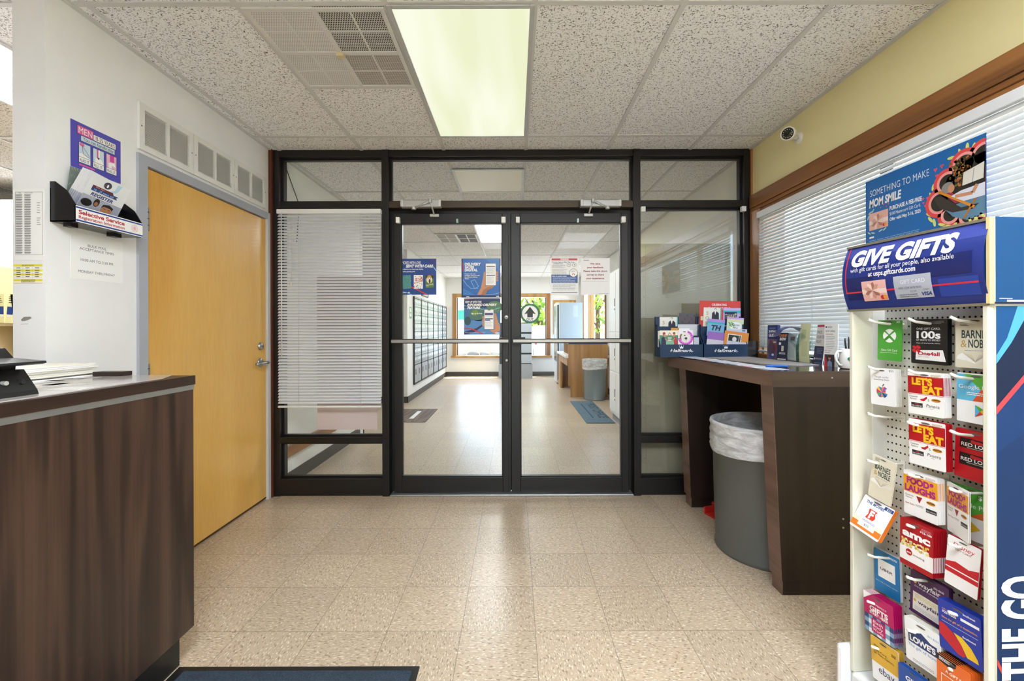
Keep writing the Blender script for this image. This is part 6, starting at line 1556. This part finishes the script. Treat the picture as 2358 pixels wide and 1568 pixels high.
prof = [(-(DEP - 0.006), HB), (0.0, HB), (0.0, HT_), (-(DEP - 0.006), HT_)] + [(-(DEP - 0.006 + BUL * (1 - q * q)), HB + Hh * (q + 1) / 2) for q in (0.75, 0.5, 0.25, 0, -0.25, -0.5, -0.75)]
for a in (s0 + 0.003, s0 + Wd - 0.012):
    b = MB(); b.X = RX; b.prism(prof, 'X', a, a + 0.004, M('#17306a', 0.3)); b.obj('end_cap', rack)
b = MB(); b.X = RX
for z in (HB - 0.005, HT_ - 0.003): b.box(s0, s0 + Wd, -(DEP + 0.002), -(DEP - 0.012), z, z + 0.007, M('#8d8674', 0.3, 0.4))
b.box(s0, s0 + 0.003, -(DEP + 0.004), -(DEP - 0.03), HB, HB + 0.03, CLR); b.box(T1 + 0.0125, T1 + 0.02, -(DEP + 0.006), -(DEP - 0.008), HB, HT_ + 0.005, M('#d8c48a', 0.35)); b.obj('rail', rack)
# printed end panels that face the viewer
def end_sheet(t_, w0, z0, z1, wide, mat):
    b = MB(); o = RA + RU * t_ + RN * w0; o.z = z0; b.sheet(o, -RN, (0, 0, 1), wide, z1 - z0, 0.004, mat, RC); return b
b = end_sheet(T1 + 0.0245, DEP - 0.004, HB + 0.004, HT_ + 0.004, 0.34, M('#0e4270', 0.6, 0.0, 0.2)); b.greek(3, 58, 14, 1, 2, 0.5, PW, 1); b.rect(9, 59.2, 60, 60.6, M('#c9c8b8', 0.4), 2); b.obj('end_header', rack)
b = end_sheet(T1 + 0.0165, DEP - 0.016, 0.105, HB - 0.006, 0.30, M('#082a58', 0.6, 0.0, 0.2))
b.poly([(0, 0), (20, 0), (10, 26), (0, 40)], M('#0f4478', 0.6, 0.0, 0.2), 1); b.poly([(20, 0), (28, 0), (27, 10), (14, 30), (0, 47), (0, 40), (10, 26)], M('#4795c2', 0.6, 0.0, 0.2), 2); b.poly([(28, 0), (100, 0), (100, 20), (30, 54), (0, 82), (0, 47), (14, 30), (27, 10)], M('#081a38', 0.6, 0.0, 0.2), 2)
b.poly([(100, 10), (100, 16), (30, 58), (0, 88), (0, 82), (26, 56)], PRED, 3); b.poly([(30, 58), (100, 16), (100, 60), (0, 120), (0, 88)], M('#0a3062', 0.6, 0.0, 0.2), 1)
b.poly([(0, 292), (24, 336), (24, 331), (0, 287)], PRED, 3)
b.text('ON-THE-GO', 41.5, 349, 36, M('#e9ecef', 0.4), 3, 128, bold=0.035, ital=0.12, rot=-PI / 2)
b.obj('end_panel', rack, label='blue end panel with a light blue swoosh and tall white letters')
HK = M('#e9e6da', 0.35)
def hook(px, py):
    p = rk(px, py, 0.122); q = RX.inverted() @ p
    b = MB(); b.X = RX; x, z = q.x, q.z
    b.tube([(x + 0.004, -0.001, z - 0.016), (x + 0.004, -0.012, z - 0.016), (x + 0.003, -0.06, z - 0.014), (x + 0.001, -0.10, z - 0.009), (x, -0.122, z)], [0.0032, 0.0036, 0.0038, 0.0040, 0.0042], HK, 8)
    b.box(x - 0.004, x + 0.012, -0.003, -0.0006, z - 0.032, z - 0.004, HK, 0.001)
    b.obj('hook', rack)
for q in ((2000.5, 738), (2092, 736.5), (2189, 733), (1999, 846), (2091.5, 855), (2189, 864), (1998, 954), (2089, 974), (2188, 995), (1997, 1062), (2090, 1094), (2186, 1128), (2087, 1211), (2184, 1255), (1996.5, 1279), (2086.5, 1331), (1996, 1387), (2183, 1412), (2088, 1453), (2005, 1491), (2183, 1543)): hook(*q)

# ---- the cards
def gift(c, w, mat, label, draw=None, n=0, step=0.0035, backmat=None, behind='', slide=0.0):
    ws = w if isinstance(w, tuple) else (w,) * 4
    q = [rk(p[0], p[1], ww) for p, ww in zip(c, ws)]
    o, u, v, W, H = fit(q)
    b = MB(); b.sheet(o, u, v, W, H, 0.0014, mat, None, 4); b.ell(50, 7.5, 13, 2.6, M('#5a564e', 0.6), 8, 14)
    if draw: draw(b)
    b.obj('gift_card', label=label, cat='gift card', group='gift cards on the rack')
    nn = u.cross(v); first = None
    for k in range(n):
        d = -nn * step * (k + 1) + u * slide * (k + 1)
        if first is None:
            b = MB(); b.sheet(o + d, u, v, W, H, 0.0014, backmat or mat, None, 4); 
            if draw and not backmat: draw(b)
            first = b.obj('gift_card', label=behind, cat='gift card', group=behind); w0 = first.matrix_world.copy(); d0 = d; w0 = _W[first.name]
        else:
            c2 = first.copy(); COL.objects.link(c2); c2.matrix_world = Matrix.Translation(d - d0) @ w0
GRN = M('#4aa336', 0.35)
def d1(b):
    b.ell(50, 62, 27, 27, PW, 1, 36); b.poly([(27, 45), (50, 62), (73, 80), (66, 84), (50, 70), (34, 84), (27, 80), (50, 60), (34, 42)], GRN, 2); b.poly([(73, 45), (50, 63), (30, 84), (26, 78), (48, 58), (66, 41)], GRN, 2); b.text('$25', 78, 10, 7, PW, 1, 14, bold=0.02); b.text('Xbox Gift Card', 15, 124, 9, PW, 1, 66); b.greek(12, 129, 84, 1, 4, 2, M('#c4e2b4', 0.4), 1)
gift(((2021, 739), (2078, 741), (2076, 835), (2021, 831)), 0.05, GRN, 'green gift card with white X sphere emblem, top left hook of the rack', d1)
def d2(b):
    b.greek(56, 6, 92, 3, 3, 1.4, M('#8d8d8d', 0.4), 1); b.text('ONE GIFT CARD.', 16, 31, 5.8, PW, 1, 66); b.text('100s', 16, 56, 20, PW, 1, 66, bold=0.03); b.text('OF WAYS TO SPEND!', 15, 64, 5, PW, 1, 66); b.text('View all the brands online', 15, 72, 3, PW, 1, 66)
    b.poly([(15, 92), (88, 89), (96, 122), (13, 120)], PW, 1); b.text('One4all', 20, 106, 10, M('#b8182c', 0.4), 2, 60, bold=0.03); b.text('GIFT CARD', 20, 113, 4, M('#d08a92', 0.4), 2, 32)
    for x, y in ((11, 84), (22, 83), (10, 94), (22, 94)): b.ell(x, y, 7, 4.6, M('#c8202c', 0.4), 3, 12, 0.6)
gift(((2098.7, 738), (2182, 737), (2182, 844.6), (2097.5, 838.6)), 0.055, M('#1c1c1e', 0.3), 'black gift card with red bow and white banner, top middle hook', d2, 4, 0.003, M('#19191b', 0.3), 'black gift card edge behind the front black card')
BN = M('#e0dac4', 0.5); BT = M('#26403a', 0.5)
def d3(b):
    b.greek(12, 8, 34, 4, 4, 1.6, BT, 1); b.text('BARNES', 16, 56, 22, BT, 1, 66, bold=0.02); b.text('&', 14, 82, 20, M('#c09a52', 0.5), 1, 15); b.text('NOBLE', 33, 82, 22, BT, 1, 52, bold=0.02); b.greek(24, 90, 76, 1, 3, 1.4, PGR, 1)
    b.poly([(50, 124), (18, 98), (6, 106), (4, 116), (30, 120), (50, 128)], M('#f0eee8', 0.5), 1); b.poly([(50, 124), (82, 98), (94, 106), (96, 116), (70, 120), (50, 128)], M('#e2ddd2', 0.5), 1)
    for k in range(5): b.line([(50, 122), (20 + 5 * k, 98 + k)], 0.6, M('#b3a490', 0.5), 2); b.line([(50, 122), (80 - 5 * k, 98 + k)], 0.6, M('#b3a490', 0.5), 2)
gift(((2199.5, 737), (2297, 734), (2297, 858), (2200, 846)), 0.05, BN, 'cream bookshop gift card with open book, top right hook partly hidden', d3)
def d4(b):
    b.text('$25', 78, 11, 7, M('#5a5a5e', 0.4), 1, 18); b.text('The gift card for', 18, 36, 6, M('#5a5a5e', 0.4), 1, 58); b.text('everything Apple', 16, 46, 6, M('#5a5a5e', 0.4), 1, 62)
    cs = ['#2f7fd0', '#e8b92c', '#d6306a', '#3aa86a', '#8a4fc0', '#f07a2c', '#28b6c8', '#26345f']
    pts = [(46, 74), (34, 70), (25, 80), (25, 96), (33, 110), (42, 113), (50, 110), (58, 113), (66, 106), (70, 98), (62, 92), (62, 82), (68, 76), (58, 70)]
    for k in range(len(pts)): b.poly([(46, 92), pts[k], pts[(k + 1) % len(pts)]], M(cs[k % 8], 0.4), 1)
    b.ell(53, 64, 7, 2.6, M('#6a6a70', 0.4), 1, 12, -0.9)
gift(((2004.7, 851.5), (2061.9, 851.5), (2060, 940), (2004.7, 931.5)), 0.085, M('#eeeeee', 0.35), 'white gift card with a multicoloured apple emblem, left column', d4, 5, 0.004, M('#e9e7dd', 0.4), 'white gift card edge behind the apple emblem card')
YEL, RED2 = M('#eebc22', 0.4), M('#b3141e', 0.35)
def eats(b):
    b.greek(66, 5, 94, 4, 2.6, 1.2, M('#b9a064', 0.4), 1); b.rect(0, 12, 100, 64, RED2, 1); b.rect(0, 66, 100, 67, RED2, 1)
    b.text("LET'S", 12, 37, 19, YEL, 2, 58, bold=0.06); b.text('EAT', 42, 61, 20, YEL, 2, 54, bold=0.06)
    b.text('Cheesecake', 4, 76, 5, M('#5a3a2c', 0.4), 1, 24, ital=0.2); b.text('Factory', 6, 83, 5, M('#5a3a2c', 0.4), 1, 20, ital=0.2); b.poly([(34, 80), (44, 78), (54, 70), (55, 76), (46, 85), (38, 84)], M('#c2202a', 0.4), 1); b.text("'s", 54, 84, 10, M('#2f7a34', 0.4), 1); b.ell(79, 79, 13, 5, M('#c88a2c', 0.4), 1, 16); b.rect(69, 77, 90, 79, M('#4a2c14', 0.4), 2)
    b.rect(9, 92, 42, 105, M('#2a2a2c', 0.4), 1); b.text('RED LOBSTER', 11, 103, 4, PW, 2, 29); b.ell(26, 95.5, 6, 1.8, M('#b8202a', 0.4), 2); b.text('Panera', 52, 101, 9, M('#4a4a44', 0.4), 1, 36, ital=0.15); b.text('BREAD', 62, 106, 2.4, M('#8a8a84', 0.4), 1)
gift(((2091.5, 860), (2174, 862), (2172, 966.6), (2090, 953)), 0.09, M('#f0efec', 0.35), 'red and white dining gift card with yellow letters, upper one of two', eats, 6, 0.0035, None, 'dining gift card in the stack behind the upper red and white card')
gift(((2093.8, 967.8), (2178.7, 978), (2173.8, 1090), (2091.4, 1067)), 0.09, M('#f0efec', 0.35), 'red and white dining gift card with yellow letters, lower one of two', eats, 6, 0.0035, RED2, 'red gift card in the stack behind the lower red and white card')
def gplay(b):
    b.rect(0, 3, 100, 78, M('#5fb8dc', 0.4), 1); b.poly([(18, 3), (100, 3), (100, 40), (60, 44)], M('#58a83a', 0.4), 2); b.poly([(60, 44), (100, 40), (100, 78), (40, 78)], M('#d8562c', 0.4), 2); b.poly([(74, 30), (100, 26), (100, 58), (80, 54)], M('#e2a82c', 0.4), 3)
    b.text('Google Play', 6, 44, 11, PW, 4, 84); b.greek(26, 54, 90, 2, 5, 2.4, PW, 4); b.poly([(46, 88), (46, 122), (62, 105)], M('#4fb3d8', 0.4), 2); b.poly([(46, 88), (66, 98), (58, 105)], M('#58a83a', 0.4), 3); b.poly([(66, 98), (78, 105), (66, 112), (58, 105)], M('#e8b92c', 0.4), 3); b.poly([(46, 122), (66, 112), (58, 105)], M('#c83a34', 0.4), 3)
gift(((2203, 862.4), (2300, 866), (2298, 992), (2203, 967.8)), 0.06, M('#f0f0ee', 0.35), 'blue-green-red gift card with a coloured triangle emblem, right column', gplay, 3, 0.003, M('#5e1a24', 0.4), 'dark red gift card edge behind the triangle emblem card')
def lob_(b):
    for y in (24, 66):
        b.rect(12, y, 100, y + 34 - (6 if y < 40 else 0), M('#1d1b1c', 0.35), 1); b.text('RED LOBSTER', 16, y + 22, 9.5, PW, 2, 96, bold=0.01); b.ell(54, y + 8, 16, 4.6, M('#b8202a', 0.4), 2, 14); b.ell(44, y + 5, 5, 3, M('#b8202a', 0.4), 2, 10); b.greek(30, y + 25.5, 90, 1, 2, 1.2, M('#c9c4bc', 0.4), 2, 0.05)
gift(((2199, 987), (2297, 1008), (2293, 1130), (2197, 1094)), 0.06, M('#b51722', 0.35), 'red gift card with two black panels and a lobster, right column', lob_, 2, 0.003, M('#a8151f', 0.35), 'red gift card edge behind the two panel lobster card')
gift(((2014, 1052), (2067, 1071), (2045, 1166), (1993, 1140)), 0.09, BN, 'tilted cream bookshop gift card with open book in the left column', d3, 1, 0.003, None, 'cream gift card behind the tilted bookshop card')
def fand(b):
    b.text('THE MOVIES', 14, 20, 8, M('#2a4a8c', 0.4), 1, 60, bold=0.03); b.rect(72, 4, 100, 14, M('#1f3f7c', 0.4), 1); b.text('$25', 80, 12, 6, PW, 2, 14); b.rect(0, 80, 100, 100, M('#e27a26', 0.4), 1); b.poly([(0, 72), (20, 66), (40, 76), (100, 70), (100, 82), (0, 82)], M('#efe4c2', 0.4), 2)
    b.rect(22, 26, 78, 92, M('#eef1f5', 0.4), 3); b.poly([(34, 32), (62, 32), (58, 40), (64, 52), (60, 62), (34, 62), (38, 48)], M('#d8402c', 0.4), 4); b.text('F', 42, 58, 22, PW, 5, 14, bold=0.05); b.text('FANDANGO', 30, 74, 6, M('#2a4a8c', 0.4), 4, 42); b.text('$25', 42, 86, 6.5, M('#2a2a34', 0.4), 4, 16)
gift(((1991, 1152), (2072, 1172), (2012, 1246), (1951, 1205)), (0.085, 0.085, 0.13, 0.13), M('#eef1f5', 0.35), 'white and orange movie gift card swung outward on its hook', fand, 4, 0.0032, M('#e07a2a', 0.4), 'orange gift card edge under the swung out movie card')
FY, FM = M('#e8a11f', 0.4), M('#a8207a', 0.4)
def laugh(b):
    b.greek(66, 6, 94, 4, 2.6, 1.2, M('#b98aa4', 0.4), 1); b.rect(0, 14, 100, 66, FY, 1); b.text('FOOD&', 10, 38, 18, FM, 2, 84, bold=0.055); b.text('LAUGHS', 4, 62, 18, FM, 2, 90, bold=0.055)
    b.text('Cheesecake', 4, 78, 5, M('#5a3a2c', 0.4), 1, 26, ital=0.2); b.text('Factory', 6, 85, 5, M('#5a3a2c', 0.4), 1, 20, ital=0.2); b.poly([(38, 72), (56, 72), (47, 92)], M('#9a2028', 0.4), 1); b.ell(80, 80, 13, 5.5, M('#c88a2c', 0.4), 1, 16); b.rect(70, 78, 91, 80.5, M('#4a2c14', 0.4), 2); b.text('Red Robin', 5, 104, 5, M('#b8202a', 0.4), 1, 28, ital=0.25); b.rect(36, 98, 58, 99.5, PGR, 1); b.rect(36, 102, 58, 103, PGR, 1); b.rect(66, 98, 96, 110, M('#2a2a2c', 0.4), 1); b.text('RED LOBSTER', 68, 107, 3.4, PW, 2, 26)
gift(((2081, 1083), (2159.7, 1106), (2158, 1212), (2079.5, 1182)), 0.085, M('#f0efec', 0.35), 'orange and white gift card with magenta letters, middle column', laugh, 6, 0.0035, None, 'orange and white gift card stacked behind the middle column one')
gift(((2190.7, 1114), (2296, 1142), (2292, 1272), (2190, 1226)), 0.03, M('#f0f0ee', 0.35), 'green and orange gift card with a triangle emblem behind the turned card', lambda b: (b.rect(0, 0, 100, 76, M('#4fa53a', 0.4), 1), b.poly([(40, 76), (100, 40), (100, 76)], M('#d8662c', 0.4), 2), b.text('$10', 62, 26, 11, PW, 3, 26, bold=0.02), b.text('Google Play', 6, 52, 11, PW, 3, 84), b.poly([(40, 86), (40, 120), (66, 103)], M('#e8b92c', 0.4), 2)))
gift(((2179.9, 1112), (2229.5, 1135), (2228.4, 1256), (2179.7, 1221)), (0.062, 0.10, 0.10, 0.062), M('#f0efec', 0.35), 'orange and white gift card with magenta letters turned aside, right column', laugh, 1, 0.003, None, 'orange and white gift card behind the turned one')
def amc(b):
    b.greek(66, 10, 94, 2, 4, 1.6, M('#e29aa0', 0.4), 1); b.text('$15-100', 62, 24, 6, PW, 1, 34, bold=0.03); b.text('amc', 8, 52, 22, PW, 1, 84, bold=0.05); b.rect(0, 84, 100, 130, M('#efece8', 0.4), 1); b.poly([(8, 74), (88, 74), (92, 120), (12, 118)], M('#f2f0ee', 0.4), 2)
    r = random.Random(5)
    for k in range(50): b.ell(r.uniform(8, 88), r.uniform(62, 84) , 4, 3.4, M(('#f0dc8a', '#f6ecc0', '#e3bf54')[k % 3], 0.5), 3, 8, k)
    b.ell(30, 100, 10, 10, M('#a8141e', 0.4), 4); b.text('amc', 30, 103, 6, PW, 5, 14, 'C', 0.03); b.text('amazing', 42, 105, 6, M('#4a3a3a', 0.4), 4, 34)
gift(((2073, 1194), (2150, 1224), (2144.6, 1335.6), (2069, 1295)), 0.10, M('#a8101c', 0.35), 'red cinema gift card with popcorn in the middle column', amc, 8, 0.0052, None, 'red gift card fanned behind the popcorn card')
gift(((2182, 1234), (2260, 1269), (2246, 1386), (2172, 1339.5)), 0.09, M('#f1efee', 0.35), 'white gift card with red script heading above red bands, right column', lambda b: (b.text('Disney', 18, 32, 15, M('#c8202c', 0.4), 1, 66, ital=0.2), b.text('GIFT CARD', 26, 42, 5, M('#8a2430', 0.4), 1, 48), b.poly([(0, 96), (30, 84), (70, 90), (100, 78), (100, 130), (0, 130)], M('#c3202a', 0.4), 1), b.rect(0, 110, 100, 114, PW, 2)), 2, 0.004, M('#a8141e', 0.4), 'red edged gift card behind the white script card')
def uber(b):
    b.rect(16, 34, 84, 102, PW, 1); b.text('UBER', 50, 72, 9, PK, 2, 50, 'C', 0.01); b.greek(64, 10, 94, 2, 4, 1.8, PW, 1); b.text('Get a ride or food in minutes', 6, 122, 4, PW, 1, 86)
gift(((2011.9, 1264), (2070.4, 1291), (2069, 1390), (2011.9, 1356.5)), 0.05, M('#1878b4', 0.35), 'blue gift card with a white square in the left column', uber, 3, 0.003, M('#e8ecee', 0.4), 'pale gift card edge behind the blue square card')
PUR = M('#4a2558', 0.35)
def way(b):
    for y, m_ in ((36, PW), (88, M('#3a2c4c', 0.4))): b.text('wayfair', 22, y, 12 if y < 50 else 10, m_, 3, 58, bold=0.015); b.ell(14, y - 5, 4, 4, M('#d8b43a', 0.4), 3, 10)
    b.text('$25-$500', 62, 22, 5, PW, 1, 26); b.text('Give the gift of everything home', 12, 44, 4, PW, 1, 78); b.rect(8, 60, 100, 112, M('#e8e4da', 0.4), 1); b.greek(14, 64, 92, 3, 4, 2, M('#d6c98c', 0.4), 2); b.greek(14, 98, 92, 3, 4, 2, M('#c4c6cc', 0.4), 2)
gift(((2096, 1312), (2185, 1360), (2180, 1465), (2092.6, 1407)), 0.06, PUR, 'purple gift card with a pale printed panel in the middle column', way, 3, 0.004, M('#54295f', 0.4), 'purple gift card edge behind the purple front card')
MAG = M('#b8105e', 0.35)
def bath(b):
    b.poly([(0, 0), (30, 0), (0, 26)], PW, 1); b.text('THE PERFECT', 22, 30, 5, PW, 1, 56); b.text('GIFTS', 20, 52, 15, PW, 1, 62, bold=0.04); b.text('START HERE!', 20, 62, 7.5, PW, 1, 62, bold=0.035)
    for x in range(7):
        for y in range(4): b.rect(2 + 14 * x, 68 + 14 * y, 16 + 14 * x, 82 + 14 * y, M('#24466f' if (x % 2 == 0 and y % 2 == 0) else ('#dfe8ee' if (x % 2 and y % 2) else '#7ba0bd'), 0.4), 1)
    b.rect(26, 74, 72, 116, MAG, 2)
    for k, q in enumerate(('Bath', 'Body', 'Works')): b.text(q, 31, 87 + 12 * k, 9, PW, 3, 34, ital=0.1)
gift(((1986, 1364), (2057.4, 1397), (2054.8, 1494), (1989.8, 1441)), 0.10, MAG, 'magenta gift card with blue gingham check in the left column', bath, 5, 0.0058, None, 'magenta gift card fanned behind the gingham card')
SWB = M('#2038a0', 0.35)
def swa(b):
    b.text('Southwest', 60, 14, 5, PW, 1, 28, bold=0.02); b.text('Gift Card', 10, 26, 4.5, M('#e8a23a', 0.4), 1, 24); b.text('$25-$500', 10, 34, 6, PW, 1, 34, bold=0.03); b.rect(54, 24, 96, 31, PW, 1); b.text('Give the gift of a destination.', 8, 48, 5, M('#e8a23a', 0.4), 1, 84, bold=0.02); b.rect(8, 56, 92, 56.8, PW, 1)
    b.poly([(2, 62), (14, 62), (34, 73), (52, 92), (64, 116), (58, 122), (46, 122), (20, 106), (2, 94)], M('#c3202c', 0.4), 3); b.poly([(36, 72), (56, 74), (76, 88), (90, 108), (92, 118), (66, 118), (54, 94)], M('#e9c12c', 0.4), 2); b.text('Southwest', 58, 72, 5, PW, 4, 30, bold=0.02)
gift(((2157.6, 1380), (2260, 1428), (2258, 1553), (2161.5, 1489)), 0.10, SWB, 'blue gift card with red and yellow curved stripes in the right column', swa, 3, 0.007, None, 'blue gift card fanned behind the striped card')
def low(b):
    b.poly([(10, 50), (10, 40), (22, 40), (48, 26), (74, 40), (90, 40), (90, 68), (10, 68)], M('#22386f', 0.4), 1); b.text("LOWE'S", 14, 62, 15, PW, 2, 72, bold=0.045); b.text('The gift of home', 8, 80, 8, M('#3f8ec4', 0.4), 1, 84); b.text('$15-$250', 66, 24, 5, M('#3f8ec4', 0.4), 1, 30); b.greek(20, 112, 80, 2, 4, 1.4, PGR, 1)
gift(((2083.5, 1424), (2167, 1466), (2163, 1568), (2082, 1515)), 0.10, M('#eff0f0', 0.35), 'white hardware gift card with a dark blue gabled banner, middle column', low, 5, 0.0045, M('#e9e7df', 0.4), 'white gift card edge behind the blue banner card')
def ebay(b):
    b.rect(0, 0, 100, 84, M('#dcae38', 0.4), 1); b.text('ebay', 12, 28, 6, PK, 2, 20); b.text('One Card,', 12, 44, 6.5, PK, 2, 48); b.text('So Many Options.', 12, 54, 6.5, PK, 2, 74); b.greek(76, 20, 92, 2, 5, 2.6, PK, 2); b.text('ebay', 26, 112, 24, M('#26346f', 0.4), 2, 56)
gift(((2005.4, 1467), (2069, 1506), (2068, 1605), (2005, 1561)), 0.10, M('#eff0f0', 0.35), 'yellow and white gift card at the bottom of the left column', ebay, 4, 0.0045, M('#dcae38', 0.4), 'yellow gift card edge behind the yellow and white card')
gift(((2067.8, 1530), (2140, 1578), (2136, 1680), (2066, 1622)), 0.115, M('#1f4f9f', 0.35), 'plain blue gift card at the very bottom of the middle column', lambda b: b.text('GIFT', 50, 40, 14, PW, 1, 50, 'C', 0.03), 3, 0.004, M('#1f4f9f', 0.35), 'blue gift card edge behind the plain blue card')
ORG = M('#df6a26', 0.35)
gift(((2156, 1508), (2235, 1555), (2230, 1665), (2154, 1604)), 0.115, ORG, 'orange gift card with a black top corner at bottom of right column', lambda b: (b.poly([(0, 0), (60, 0), (58, 16), (34, 26), (0, 20)], M('#1d1d1f', 0.4), 1), b.greek(8, 6, 50, 3, 4, 2, PW, 2), b.text('A GIFT FOR', 60, 48, 9, PW, 1, 66, 'C', 0.02), b.rect(14, 58, 60, 104, PW, 1), b.rect(16, 60, 58, 102, ORG, 2)), 5, 0.007, None, 'orange gift card fanned behind the bottom right card')
